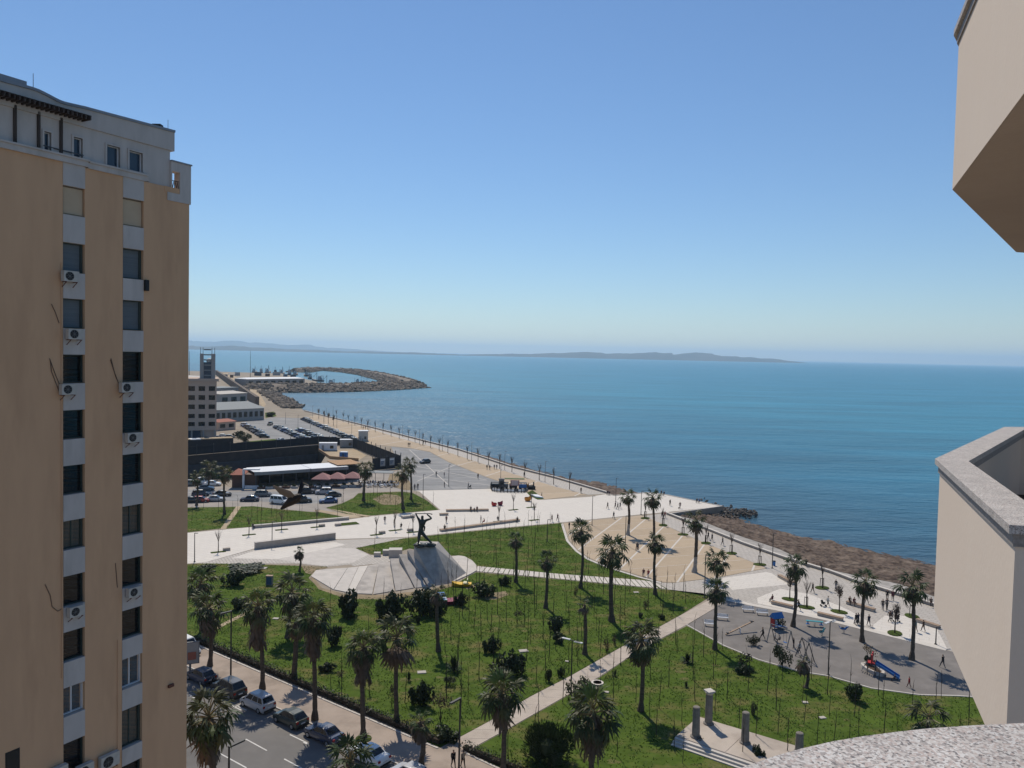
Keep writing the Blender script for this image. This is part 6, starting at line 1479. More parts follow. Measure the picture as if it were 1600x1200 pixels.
for b, top, e, l in (((360.5, 1068), (361.5, 955), (347, 958.5), 'dark street lamp with a flat arm rising beside the black car'), ((357, 1290), (356, 1167), (379, 1156.5), 'dark street lamp at the bottom edge with arm pointing right'), ((717, 1205), (720, 1091), (705, 1099), 'dark street lamp beside the couple at the path end')):
    B = G(*b); h = height_at(B, top[1]); a, ln = az_of(top, e, h); lamp(b, top[1], l, 'arm', 'street lamps', min(2.2, max(1.2, ln)), a, h)
lamp((892, 1086), 1000, 'park lamp with two white heads beside the diagonal path', 'double', az=R(-30))
lamp((1294, 1055), 971, 'grey double lamp post at the playground kerb', 'double', az=R(40))
LP = [((925, 821), 775, 'lamp post on the white plaza before the left edge of the beige square'), ((977, 851), 806, 'thin lamp post standing on the beige square left of a palm'), ((962, 784), 747, 'lamp post on the pier paving behind the group of three'), ((1001.5, 804), 768, 'lamp post on the pier paving right of a palm'), ((1100.5, 934), 868, 'lamp post at the top end of the diagonal path'), ((1206.5, 888), 834, 'lamp post with a blue bin beside the white pavement'), ((782, 762), 727, 'lamp post rising from the fenced kiddie ride'), ((701, 760), 726, 'lamp post standing alone on the grey square'), ((661, 777), 741, 'lamp post at the grass corner left of the plaza'), ((1462, 1007), 980, 'short thin post at the edge of the beige balcony'),
      ((304, 878), 833, 'lamp post on the white plaza at the edge of the tan tower'), ((425, 853), 815, 'lamp post with a bin at the forum wall'), ((492, 738), 706, 'lamp post behind the cafe awning'), ((855, 846), 812, 'thin lamp post on the plaza edge above the lawn')]
for b, ty, l in LP: lamp(b, ty, l)
sl = [z6(940, 415) + (721,), z6(660, 332) + (705,), z6(430, 265) + (691,), z6(228, 200) + (680,), z6(68, 152) + (671,)] + [z4(1435, 893) + (671,), z4(1260, 815) + (664,), z4(920, 735) + (656,), z4(785, 655) + (645,), z4(650, 605) + (641,), z4(535, 598) + (636,), z4(465, 572) + (638,), z4(323, 622) + (634,)]
for i, (x, y, ty) in enumerate(sl): lamp((x, y), ty, f'{ordn[i]} lamp post from the pier along the promenade sea wall', 'grey', 'lamp posts along the sea wall')
cl = [z4(170, 770) + (648.5,), z4(575, 735) + (650,), z4(730, 795) + (657,), z4(440, 690) + (646,), z4(905, 760) + (655,), z4(300, 720) + (652,), z4(0 + 40, 680) + (645,)]
for i, (x, y, ty) in enumerate(cl): lamp((x, y), ty, ('lamp post between the two middle car rows of the car park', 'lamp post at the promenade side of the right car row', 'lamp post near the beige kiosk on the promenade', 'lamp post at the far corner of the car park by the rust trees', 'lamp post right of the beige kiosk', 'lamp post among the middle car row', 'lamp post at the far left of the car park')[i], 'grey', 'lamp posts of the car park')
o = thing('litter_bin', 'small blue bin at the foot of the lamp post by the white pavement', 'bin', G(1209.5, 884)); MB().lathe([(.22, 0), (.26, .8), (.27, .82)], 10).build('body', MT['blue_plastic'], o); MB().lathe([(.29, .83), (.2, .95)], 10).build('lid', MT['black'], o)

# ------------------------------------------------------------------ benches and low walls
def bench(a, b, w, h, label, wood=True, n=1, z=.03, grp='benches of the seafront'):
    A, B_ = G(*a), G(*b); o = thing('bench', label, 'bench', A, 0, grp); P, L = local(A, B_); A.z = z
    lbox(MB(), P, .05, L - .05, .06, w - .06, 0, h - .07).build('base', MT['concrete'], o)
    if wood:
        k = 3
        for i in range(k): lbox(MB(), P, 0, L, w * i / k + .012, w * (i + 1) / k - .012, h - .065, h).build('slat', MT['bench_wood'], o)
    else: lbox(MB(), P, 0, L, 0, w, h - .065, h).build('seat', MT['stone_pale'], o)
for a in (((697, 800), (764, 799), 1.0, .5, 'wooden-topped bench on the plaza with three seated people'), ((690, 831.5), (813, 815), 1.1, .5, 'very long wooden bench along the upper edge of the monument lawn'), ((1204, 944), (1237, 952), .75, .5, 'bench with one seated person behind the playhouse palm'), ((1276, 962), (1316, 971.5), .75, .5, 'wooden bench at the playground kerb left of the pram walkers'), ((1321, 944), (1365, 957), .75, .5, 'bench with two seated people facing the sea'), ((1214, 902), (1237, 914), .8, .5, 'bench at the right tip of the white pavement'), ((1430, 972), (1466, 983.5), .75, .5, 'rightmost wooden bench beside the beige balcony')): bench(*a)
bench((687, 806), (701, 805.5), .8, .5, 'short wooden bench right of the statue with a standing person', True)
bench((630, 811), (648, 809), 1.3, .6, 'grey stone bench at the plaza edge behind the statue', False)
bench((394, 826), (546, 812.5), .8, .65, 'very long low stone bench wall along the far lawn', False)
bench((399, 858.5), (525, 842.5), .9, 1.3, 'long brown-grey low wall above the forum paving', False)
def seat_bench(x, y, rz, label):
    o = thing('garden_bench', label, 'bench', G(x, y), rz, 'white garden benches of the playground')
    for k in range(3): MB().box((0, -.12 + .16 * k, .44), (1.7, .13, .04)).build('seat_slat', MT['white_pvc'], o)
    for k in range(2): MB().box((0, .30 + .03 * k, .62 + .18 * k), (1.7, .04, .13)).build('back_slat', MT['white_pvc'], o)
    for s in (-1, 1): MB().box((s * .7, .05, .21), (.08, .5, .42)).build('leg', MT['concrete'], o)
    for s in (-1, 1): MB().box((s * .7, .33, .62), (.06, .05, .5)).build('back_support', MT['steel'], o)
for x, y, rz, l in ((1110, 979, R(-14), 'white bench nearest the lawn corner of the playground'), (1128.5, 969, R(-14), 'white bench just right of the front palm of the pair'), (1169, 956.5, R(-10), 'white bench with tan seat at the top edge of the playground'), (1191, 961.5, R(-10), 'white bench nearest the playhouse')): seat_bench(x, y, rz, l)

# ------------------------------------------------------------------ monument
mon = thing('monument', 'grey stone fan of rising ramps with a tall wedge pedestal', 'monument', G(660, 893))
Mo = G(660, 893)
def ramp(name, a, b, h, c, d, m, drop=.12):
    A, B_ = G(*a, h) - Mo, G(*b, h) - Mo; C_, D_2 = G(*c) - Mo, G(*d) - Mo
    t = [A, B_, V(D_2.x, D_2.y, drop), V(C_.x, C_.y, drop)]
    return MB().hexa([(p.x, p.y, 0) for p in (t[3], t[2], t[1], t[0])], [t[3], t[2], t[1], t[0]]).build(name, m, mon)
ramp('ramp_slab', (494, 890.5), (543, 887), .14, (486, 901), (521, 922), MT['stone_pale'])
ramp('ramp_slab', (543.5, 887), (560, 885), .22, (522, 922), (541.5, 926), MT['stone_pale'])
ramp('ramp_slab', (560.5, 885), (575, 883.5), .32, (542, 926), (552, 928), MT['joint'])
ramp('ramp_slab', (575.5, 883.5), (592, 880.5), .50, (552.5, 928), (581.5, 929), MT['stone'])
ramp('ramp_slab', (592.5, 878), (609.5, 878), 1.5, (583, 929.5), (616.5, 924), MT['stone'])
ramp('ramp_slab', (609.8, 872.5), (624, 872.5), 2.6, (618, 924), (646.5, 919.5), MT['stone'])
ramp('ramp_slab', (623.5, 865.7), (638.8, 866.2), 3.5, (648.5, 919.5), (666.5, 917.5), MT['stone'])
ramp('ramp_slab', (636.5, 859.5), (651, 860), 4.3, (669, 917), (679.5, 915.8), MT['stone'])
hp = 5.3
A, B_ = G(647, 853, hp) - Mo, G(680, 854, hp) - Mo
A2, B2 = A + V(.4, 3.4, 0), B_ + V(.2, 3.4, 0)
c, d, e, f = G(681, 915.5) - Mo, G(705, 911.5) - Mo, G(730, 896.5) - Mo, G(700, 869) - Mo
g_ = V(A2.x - .2, A2.y + 1.2, 0)
MB().add([A, B_, B2, A2, c, d, e, f, g_, V(A.x, A.y, 0)], [(0, 1, 2, 3), (4, 5, 1, 0), (5, 6, 1), (6, 7, 2, 1), (7, 8, 3, 2), (8, 9, 0, 3), (9, 4, 0)]).build('pedestal', MT['stone'], mon)
MB().prism([(G(*q) - Mo).to_2d() for q in ((702, 871.5), (716, 869), (726, 870.5), (738, 877), (744, 884), (745, 892), (735, 898), (706, 911), (690, 900))], 0.0, .16).build('apron', MT['stone_pale'], mon)
for q, s in (((589.5, 869), 1.0), ((604.5, 866.5), 1.25), ((618, 869.5), 2.0)):
    p = G(*q) - Mo; MB().box((p.x, p.y, s * .36), (s * 1.2, s * .9, s * .72), .1).build('stone_block', MT['stone_pale'], mon)

# ------------------------------------------------------------------ figures
def skin_mesh(name, nodes, edges, root, sub=1, slim=1.0):
    me = bpy.data.meshes.new(name); bm = bmesh.new(); lay = bm.verts.layers.skin.verify(); vs = {}
    for k, (p, r) in nodes.items():
        v = bm.verts.new(p); vs[k] = v; rr_ = r if hasattr(r, '__len__') else (r, r); v[lay].radius = tuple(q * slim for q in rr_); v[lay].use_root = (k == root)
    for a, b in edges: bm.edges.new((vs[a], vs[b]))
    bm.to_mesh(me); bm.free()
    o = bpy.data.objects.new(name, me); col.objects.link(o)
    md = o.modifiers.new('skin', 'SKIN'); md.use_smooth_shade = True
    s = o.modifiers.new('sub', 'SUBSURF'); s.levels = sub; s.render_levels = sub
    dg = bpy.context.evaluated_depsgraph_get(); out = bpy.data.meshes.new_from_object(o.evaluated_get(dg)); out.name = name
    bpy.data.objects.remove(o); bpy.data.meshes.remove(me)
    return out
sn = {'pel': ((-.75, 0, 2.5), .42), 'waist': ((-.72, .05, 3.0), .38), 'chest': ((-.6, .05, 3.95), (.58, .42)), 'neck': ((-.55, .02, 4.62), .2), 'head': ((-.52, -.08, 5.0), .27), 'top': ((-.5, -.1, 5.3), .18),
      'ls': ((-1.05, .05, 4.42), .24), 'le': ((-1.38, .0, 5.0), .16), 'lh': ((-1.62, -.05, 5.55), .11), 'rs': ((-.05, .05, 4.4), .25), 're': ((1.05, 0, 4.78), .17), 'rw': ((.55, -.05, 5.25), .13), 'rh': ((.2, -.05, 5.5), .11),
      'lhip': ((-.95, 0, 2.25), .36), 'lk': ((-1.0, -.5, 1.35), .25), 'la': ((-1.15, .1, .5), .15), 'lt': ((-1.5, -.35, .35), .13), 'rhip': ((-.5, 0, 2.25), .36), 'rk': ((.25, .15, 1.4), .25), 'ra': ((1.1, .3, .52), .15), 'rt': ((1.3, -.1, .38), .12)}
se = [('pel', 'waist'), ('waist', 'chest'), ('chest', 'neck'), ('neck', 'head'), ('head', 'top'), ('chest', 'ls'), ('ls', 'le'), ('le', 'lh'), ('chest', 'rs'), ('rs', 're'), ('re', 'rw'), ('rw', 'rh'), ('pel', 'lhip'), ('lhip', 'lk'), ('lk', 'la'), ('la', 'lt'), ('pel', 'rhip'), ('rhip', 'rk'), ('rk', 'ra'), ('ra', 'rt')]
stm = skin_mesh('figure', sn, se, 'pel', 2, 1.02); stm.materials.append(MT['bronze'])
sp_ = G(664, 854, hp)
st_o = thing('statue', 'dark bronze striding figure with raised arms on the stone pedestal', 'statue', sp_)
link('figure', stm, st_o)
mb = MB(); mb.blob((-.9, .2, .2), .85, 3, .25, 2, sc=(1.2, .9, .5)); mb.blob((.7, .3, .2), .9, 5, .25, 2, sc=(1.2, .9, .42)); mb.blob((-.2, .5, .1), .8, 7, .2, 1, sc=(1.5, .9, .3)); mb.build('plinth_rocks', MT['bronze'], st_o)
mb = MB(); mb.bar((-1.7, -.08, 5.55), (.7, -.08, 5.62), .09, .12); mb.tube([(.7, -.08, 5.62), (1.15, -.08, 5.5)], [.07, .1], 6); mb.build('rifle', MT['bronze'], st_o)
mb = MB()
for s in (-1.62, .2):
    for k in range(5): mb.tube([(s - .08 + .04 * k, -.05, 5.58), (s - .08 + .04 * k, -.16, 5.66), (s - .08 + .04 * k, -.18, 5.58)], [.03, .026, .018], 4)
mb.build('fingers', MT['bronze'], st_o)
MB().tube([(-.5, -.05, 3.9), (-.1, .0, 3.3), (-.2, .1, 2.6)], [.1, .16, .1], 5).build('shoulder_bag', MT['bronze'], st_o)
# ------------------------------------------------------------------ people
CLOTH = {n: mat('cloth_' + n.replace(' ', '_'), c, tuple(x * .7 for x in c), 6, .9) for n, c in {'black': (0.014, 0.014, 0.017), 'navy': (0.018, 0.024, 0.055), 'grey': (0.10, 0.10, 0.105), 'brown': (0.10, 0.06, 0.04), 'maroon': (0.10, 0.015, 0.03), 'red': (0.38, 0.03, 0.03), 'white': (0.6, 0.6, 0.58), 'blue': (0.05, 0.10, 0.26), 'jeans': (0.045, 0.065, 0.12), 'beige': (0.36, 0.28, 0.2), 'teal': (0.08, 0.16, 0.16), 'pink': (0.45, 0.2, 0.22)}.items()}
SKIN = mat('skin', (0.42, 0.25, 0.17), (0.38, 0.22, 0.15), 5, .6)
HAIR = {n: mat('hair_' + n, c, None, 8, .7) for n, c in {'dark': (0.02, 0.014, 0.010), 'grey': (0.22, 0.21, 0.20), 'brown': (0.06, 0.035, 0.02)}.items()}
SHOE = mat('shoes', (0.03, 0.028, 0.027), None, 8, .7)
def pose(kind_):
    n = {}
    if kind_ in ('sit', 'sit_lean'):
        pz = .52; f = .0 if kind_ == 'sit' else .08
        n.update(pel=((0, 0, pz + .08), .135), waist=((0, -.01 + f * .3, pz + .24), .12), chest=((0, .0 + f, pz + .44), (.16, .12)), neck=((0, .02 + f * 1.3, pz + .62), .052), jaw=((0, .045 + f * 1.5, pz + .68), .07), head=((0, .03 + f * 1.6, pz + .77), .094), top=((0, .02 + f * 1.6, pz + .85), .06))
        for s, k in ((-1, 'l'), (1, 'r')):
            n[k + 'sh'] = ((s * .18, f, pz + .56), .062); n[k + 'el'] = ((s * .23, .06 + f, pz + .28), .046); n[k + 'wr'] = ((s * .13, .28, pz + .16), .034); n[k + 'hd'] = ((s * .10, .36, pz + .15), .032)
            n[k + 'hip'] = ((s * .09, .06, pz + .05), .105); n[k + 'kn'] = ((s * .11, .45, pz + .0), .068); n[k + 'an'] = ((s * .11, .46, .1), .045); n[k + 'to'] = ((s * .12, .60, .04), .04)
    else:
        st = {'walk': .26, 'stride': .34, 'stand': .03}[kind_]; sw = {'walk': .16, 'stride': .24, 'stand': .02}[kind_]
        n.update(pel=((0, 0, .93), .135), waist=((0, .0, 1.08), .12), chest=((0, .015, 1.29), (.165, .12)), neck=((0, .02, 1.47), .052), jaw=((0, .045, 1.53), .07), head=((0, .03, 1.61), .094), top=((0, .02, 1.69), .06))
        for s, k, q in ((-1, 'l', 1), (1, 'r', -1)):
            n[k + 'sh'] = ((s * .185, 0, 1.40), .064); n[k + 'el'] = ((s * .24, -q * sw * .5 - .02, 1.13), .047); n[k + 'wr'] = ((s * .24, -q * sw + .08, .90), .034); n[k + 'hd'] = ((s * .235, -q * sw + .11, .82), .032)
            n[k + 'hip'] = ((s * .09, 0, .88), .108)
            if q > 0: n[k + 'kn'] = ((s * .095, st * .62, .50), .068); n[k + 'an'] = ((s * .09, st, .10), .045); n[k + 'to'] = ((s * .10, st + .14, .045), .04)
            else: n[k + 'kn'] = ((s * .095, -st * .2, .49), .068); n[k + 'an'] = ((s * .09, -st * .95, .12), .045); n[k + 'to'] = ((s * .10, -st * .95 + .13, .04), .04)
    e = [('pel', 'waist'), ('waist', 'chest'), ('chest', 'neck'), ('neck', 'jaw'), ('jaw', 'head'), ('head', 'top')]
    for k in 'lr': e += [('chest', k + 'sh'), (k + 'sh', k + 'el'), (k + 'el', k + 'wr'), (k + 'wr', k + 'hd'), ('pel', k + 'hip'), (k + 'hip', k + 'kn'), (k + 'kn', k + 'an'), (k + 'an', k + 'to')]
    return n, e
def person_mesh(kind_, coat=False):
    n, e = pose(kind_); me = skin_mesh('person', n, e, 'pel', 1); P = {k: Vector(p) for k, (p, r) in n.items()}
    v = [tuple(x.co) for x in me.vertices]; f = [tuple(p.vertices) for p in me.polygons]; bpy.data.meshes.remove(me)
    mb = MB(); mb.v = v; hz = P['head'].z; hy = P['head'].y
    for q in f:
        c = sum((Vector(v[i]) for i in q), Vector()) / len(q); k = min(P, key=lambda a: (P[a] - c).length); mi = 0
        if k in ('head', 'top', 'jaw'): mi = 3 if (c.z > hz + .045 or (c.y < hy - .015 and c.z > hz - .10)) else 2
        elif k == 'neck': mi = 2
        elif k[1:] in ('hd',): mi = 2
        elif k[1:] in ('hip', 'kn', 'an'): mi = 1
        elif k[1:] == 'to': mi = 4
        elif k == 'pel': mi = 1 if c.z < P['pel'].z - .02 else 0
        if coat and k[1:] in ('hip',): mi = 0
        mb.f.append(q); mb.m.append(mi)
    for k in 'lr':
        w_, h_ = P[k + 'wr'], P[k + 'hd']; d = (h_ - w_).normalized(); s = V(1, 0, 0); sg = -1 if k == 'l' else 1
        for i in range(4):
            b = h_ + s * (.018 - .012 * i) * 1.3; l = (.062, .07, .066, .052)[i]
            mb.tube([b, b + d * l * .6, b + d * l + V(0, .012, -.006)], [.009, .008, .006], 4, 2)
        t = h_ - d * .03 + V(-sg * .02, .015, 0); mb.tube([t, t + d * .03 + V(-sg * .012, .02, 0), t + d * .055 + V(-sg * .008, .024, 0)], [.011, .009, .007], 4, 2)
    hd = P['head']; mb.tube([hd + V(0, .075, .0), hd + V(0, .108, -.022)], [.012, .014], 4, 2)                       # nose
    for s in (-1, 1): mb.tube([hd + V(s * .085, 0, .012), hd + V(s * .098, -.008, -.008)], [.016, .012], 4, 2); mb.tube([hd + V(s * .032, .084, .016), hd + V(s * .032, .092, .016)], [.011, .008], 4, 4)
    mb.tube([hd + V(-.025, .088, -.052), hd + V(.025, .088, -.052)], [.006, .006], 4, 4)                                # mouth
    me = mb.mesh('person', [CLOTH['black'], CLOTH['black'], SKIN, HAIR['dark'], SHOE], True)
    return me
PM = {k: person_mesh(k.replace('coat', 'walk'), k == 'coat') for k in ('walk', 'stride', 'stand', 'sit', 'sit_lean', 'coat')}
def person(b, p, top, legs, label, az=None, s=1.0, z=.03, hair='dark', grp=None):
    o = link('person', PM[p], None, G(b[0], b[1], z), (0, 0, rnd.uniform(0, 6.28) if az is None else R(az)), s)
    for i, m in ((0, CLOTH[top]), (1, CLOTH[legs]), (3, HAIR[hair])): o.material_slots[i].link = 'OBJECT'; o.material_slots[i].material = m
    return tag(o, label, 'person', grp)
z8 = lambda x, y: (1000 + x / 5.333, 740 + y / 5.333)
z5 = lambda x, y: (1180 + x / 4.284, 820 + y / 4.284)
y8 = lambda x, y: (1290 + x / 5.457, 880 + y / 5.457)
y7 = lambda x, y: (1080 + x / 7.27, 860 + y / 7.27)
y6 = lambda x, y: (880 + x / 6.667, 740 + y / 6.667)
z2 = lambda x, y: (465 + x / 8, 700 + y / 8)
PE = [(z6(537, 327), 'walk', 'black', 'black', 'left of two walkers in black before the lamp post on the promenade', -30), (z6(556, 330), 'coat', 'black', 'black', 'right of two walkers in black before the lamp post on the promenade', -30), (z6(588, 325), 'walk', 'navy', 'black', 'left of two walkers in dark clothes further along the promenade', 150), (z6(605, 326), 'walk', 'black', 'jeans', 'right of two walkers in dark clothes further along the promenade', 150),
      (z6(475, 392), 'walk', 'black', 'black', 'lone walker in black near the grey square joint', 20), (z6(185, 377), 'stand', 'grey', 'black', 'small distant person standing on the left of the grey square', None), (z6(240, 381), 'stand', 'maroon', 'jeans', 'person in dark red on the left of the grey square', None), (z6(241, 450), 'stand', 'black', 'black', 'person in black at the edge between grey square and plaza', None), (z6(408, 458), 'walk', 'grey', 'jeans', 'person with a pushchair at the edge of the grey square', 90),
      (z6(35, 467), 'walk', 'navy', 'black', 'left person of the pair by the grass corner', 0), (z6(57, 463), 'walk', 'black', 'jeans', 'right person of the pair by the grass corner', 0), (z6(255, 697), 'stand', 'maroon', 'black', 'person in dark red standing at the short plaza bench', 160), (z6(495, 697), 'stand', 'black', 'black', 'slim person in black standing on the plaza before the long bench', 90), (z6(520, 706), 'sit_lean', 'red', 'navy', 'crouching child in dark red beside the slim person', 90),
      (z6(988, 690), 'walk', 'beige', 'navy', 'left person of the pair walking at the plaza edge above the lawn', 40), (z6(1028, 684), 'walk', 'maroon', 'black', 'right person of the pair walking at the plaza edge above the lawn', 40), (z6(1190, 492), 'stand', 'brown', 'black', 'person in brown alone on the beige promenade', None), (z6(795, 380), 'walk', 'black', 'black', 'person in black walking below a promenade tree', 30), (z6(612, 690), 'sit', 'grey', 'white', 'small child in pale clothes beside a plaza planting bed', 0),
      (z6(1375, 600), 'walk', 'black', 'brown', 'walker in black left of the group of three on the pier paving', 40), (z6(1428, 598), 'walk', 'maroon', 'black', 'left of the group of three on the pier paving', 40), (z6(1445, 604), 'walk', 'grey', 'black', 'middle of the group of three on the pier paving', 40), (z6(1462, 598), 'walk', 'black', 'jeans', 'right of the group of three on the pier paving', 40), (z6(1417, 668), 'walk', 'navy', 'black', 'lone walker in navy below the group of three', 30), (z6(1108, 742), 'stand', 'black', 'black', 'person in black at the top left corner of the beige square', 120),
      (z8(250, 268), 'walk', 'black', 'black', 'walker in black on the pier, left of the dog walker', -160), (z8(333, 290), 'walk', 'maroon', 'black', 'walker in dark red with a dark bag on the pier', 150), (z8(183, 372), 'walk', 'brown', 'jeans', 'left of the pair at the pier corner', 20), (z8(207, 372), 'walk', 'red', 'jeans', 'right of the pair at the pier corner, in red', 20), (z8(375, 425), 'walk', 'black', 'brown', 'walker in black by the seafront cobbles under a whitewashed palm', 30), (z8(568, 548), 'walk', 'black', 'black', 'left of the pair walking on the seafront cobbles', 30), (z8(600, 565), 'walk', 'navy', 'black', 'right of the pair walking on the seafront cobbles', 30), (z8(688, 598), 'coat', 'grey', 'jeans', 'lone walker in grey on the seafront cobbles right of the pair', 40), (z6(1578, 892), 'walk', 'black', 'grey', 'left of the couple walking across the beige square', 30), (y6(778, 808), 'walk', 'grey', 'jeans', 'right of the couple walking across the beige square', 30),
      (z5(290, 572), 'stride', 'black', 'black', 'person in black striding past the playhouse palm', 75), (z5(385, 455), 'coat', 'black', 'black', 'person in a long black coat on the cobbles below the sea wall', 40), (z5(540, 432), 'walk', 'black', 'jeans', 'walker in black beside the sea wall, left of the bench pair', 120), (z5(485, 548), 'walk', 'white', 'black', 'person in a white top pushing a pram', -95), (y8(258, 522), 'walk', 'black', 'black', 'left of the couple with a stroller at the playground kerb', 20), (y8(277, 520), 'walk', 'navy', 'black', 'right of the couple with a stroller at the playground kerb', 20), (y8(368, 535), 'coat', 'navy', 'navy', 'person in a long navy coat beside the leaning palm', 10), (y8(352, 345), 'coat', 'teal', 'grey', 'grey clad walker behind the leaning palm', 20),
      (y8(525, 312), 'coat', 'black', 'black', 'left person of the pair at the sea wall under the last palm', 160), (y8(572, 318), 'coat', 'maroon', 'black', 'right person of the pair at the sea wall under the last palm', 160), (y8(487, 398), 'walk', 'black', 'navy', 'left of two people walking towards the sea wall', 150), (y8(522, 390), 'walk', 'navy', 'black', 'right of two people walking towards the sea wall', 150), (y8(545, 500), 'stride', 'brown', 'black', 'person in brown pushing a dark pram on the white pavement', -80), (y8(562, 495), 'walk', 'grey', 'black', 'second person beside the dark pram', -80), (y8(768, 588), 'walk', 'teal', 'beige', 'person in grey-green beside the last tall palm', 30), (y8(833, 582), 'walk', 'brown', 'black', 'walker in brown near the rightmost bench', 30), (y8(998, 892), 'stride', 'black', 'grey', 'person in black walking on the playground by the balcony', 20), (y7(812, 1010), 'stride', 'black', 'black', 'tall person in black walking at the seesaw', 70),
      (z2(1090, 940), 'walk', 'brown', 'jeans', 'walker in brown on the plaza left of the statue', 10), (z2(1205, 980), 'stand', 'beige', 'grey', 'small person behind a plaza bed left of the statue', None), (z4(850, 740), 'walk', 'black', 'black', 'left of two tiny distant walkers on the far promenade', 150), (z4(873, 738), 'walk', 'navy', 'black', 'right of two tiny distant walkers on the far promenade', 150), (z4(1320, 918), 'walk', 'black', 'black', 'left walker of the pair at the head of the beige promenade', 150), (z4(1336, 918), 'walk', 'black', 'jeans', 'right walker of the pair at the head of the beige promenade', 150), (z4(1478, 893), 'coat', 'black', 'black', 'left person of the pair by the promenade wall', 150), (z4(1499, 893), 'coat', 'navy', 'black', 'right person of the pair by the promenade wall', 150), (z4(895, 705), 'stand', 'black', 'black', 'tiny distant person under a promenade tree', None),
      ((708, 1199.5), 'coat', 'black', 'black', 'woman with long dark hair and black coat at the bottom left of the lamp', -150), ((723.5, 1200), 'walk', 'beige', 'black', 'person in a beige jacket right of the street lamp', 30)]
for b, p, t, l, lab, az in PE: person(b, p, t, l, lab, az, 1.0)
for b, z, t, l, lab, az, s in ((z6(425, 618), .02, 'black', 'black', 'left of three people seated on the plaza bench', 180, 1), (z6(449, 619), .02, 'grey', 'black', 'small middle one of three people seated on the plaza bench', 180, .75), (z6(468, 619), .02, 'maroon', 'black', 'right of three people seated on the plaza bench', 180, 1), (z6(748, 694), .02, 'black', 'black', 'person in black seated on the right end of the long bench', 170, 1), (z6(243, 752), .02, 'black', 'black', 'person in black seated on the left end of the long bench', 180, 1),
                               (z6(1374, 503), .0, 'black', 'black', 'left person sitting on the sea wall end at the pier', 160, 1), (z6(1387, 506), .0, 'navy', 'black', 'right person sitting on the sea wall end at the pier', 160, 1), (z8(178, 178), .0, 'black', 'black', 'left person sitting on the pier edge behind the palm', 150, 1), (z8(200, 186), .0, 'navy', 'black', 'right person sitting on the pier edge behind the palm', 150, 1), (z8(474, 246), -.1, 'black', 'navy', 'left person crouching at the pier edge near the rocks', 150, 1), (z8(494, 248), -.1, 'blue', 'black', 'right person crouching at the pier edge near the rocks', 150, 1), (z8(1385, 775), .02, 'black', 'black', 'person in black sitting on the sea wall behind the playhouse palm', 0, 1),
                               ((1005.5, 900), .02, 'maroon', 'grey', 'left of two people seated at the curved edge of the beige square', 160, 1), ((1013, 901.5), .02, 'red', 'jeans', 'right of two people seated at the curved edge of the beige square', 160, 1), (z5(115, 522), .02, 'maroon', 'black', 'person in dark red seated on the left end of the bench by the playhouse palm', 30, 1), (y8(205, 352), .02, 'brown', 'black', 'left of two people seated on the bench facing the sea', 180, 1), (y8(242, 362), .02, 'maroon', 'black', 'right of two people seated on the bench facing the sea', 180, 1), (y8(897, 362), .2, 'brown', 'black', 'person sitting on the sea wall at the balcony edge', 160, 1), (z2(1295, 1012), .0, 'black', 'black', 'person in black seated at a plaza bed left of the statue', 20, 1), ((395, 827), .0, 'black', 'navy', 'person lounging at the left end of the long bench wall', -20, 1), (y8(590, 1012), .0, 'navy', 'black', 'child in dark clothes sitting at the foot of the blue slide', 60, .7)):
    person(b, 'sit', t, l, lab, az, s, z)
person(y8(712, 1060), 'walk', 'red', 'maroon', 'small child in red near the playground kerb', 40, .78)
person((1211, 1001), 'walk', 'white', 'navy', 'child beside the swing frame', 60, .62); person((1219, 1004.5), 'sit_lean', 'grey', 'black', 'child crouching beside the swing frame', 60, .8); person((1240, 1013), 'stand', 'black', 'navy', 'person in dark clothes at the right leg of the swing frame', 60, .85); person((1249, 1022), 'walk', 'white', 'grey', 'woman in a pale top beside the single swing frame', 100)
for i in range(13):
    a = (566 + i * 4.6 + rnd.uniform(-1, 1), 758.5 + rnd.uniform(-2, 2.6)); person(a, 'sit', ('black', 'navy', 'grey', 'maroon', 'white')[i % 5], 'black', 'person seated at the crowded cafe terrace tables right of the parasols', None, 1, .01, grp='guests on the cafe terrace')
# prams, bag, dog, bicycle
def pram(b, rz, m, label):
    o = thing('pram', label, 'pram', G(b[0], b[1], .03), R(rz)); mb = MB()
    MB().tube([(-.3, 0, .5), (.0, 0, .52), (.3, 0, .55)], [.12, .21, .16], 8).build('body', m, o); MB().blob((.22, 0, .82), .27, 3, .03, 1, sc=(.8, .9, .9)).build('hood', m, o)
    for s in (-1, 1): mb.bar((-.38, s * .2, .12), (.25, s * .2, .5), .03); mb.bar((.33, s * .2, .12), (-.2, s * .2, .5), .03); mb.bar((-.2, s * .2, .5), (-.6, s * .2, 1.0), .03)
    mb.bar((-.6, -.2, 1.0), (-.6, .2, 1.0), .035); mb.build('frame', MT['lamp_grey'], o)
    for x in (-.38, .33):
        for s in (-1, 1): MB().tube([(x, s * .19, .12), (x, s * .235, .12)], [.12, .12], 10).build('wheel', MT['tyre'], o)
pram(z5(455, 545), 175, MT['black'], 'dark pram with pale frame pushed by the person in white'); pram(y8(268, 527), -100, MT['black'], 'stroller pushed by the couple at the playground kerb'); pram(y8(605, 500), 10, CLOTH['navy'], 'dark hooded pram on the white pavement near the small leafy tree'); pram(z6(418, 458), 0, CLOTH['grey'], 'distant pushchair at the edge of the grey square')
o = thing('handbag', 'dark bag carried low by the walker in dark red on the pier', 'bag', G(*z8(324, 291), .25)); MB().box((0, 0, .15), (.34, .14, .3), 0, 0, .85).build('body', MT['black'], o); MB().tube([(-.1, 0, .3), (0, 0, .48), (.1, 0, .3)], .012, 4).build('strap', MT['black'], o)
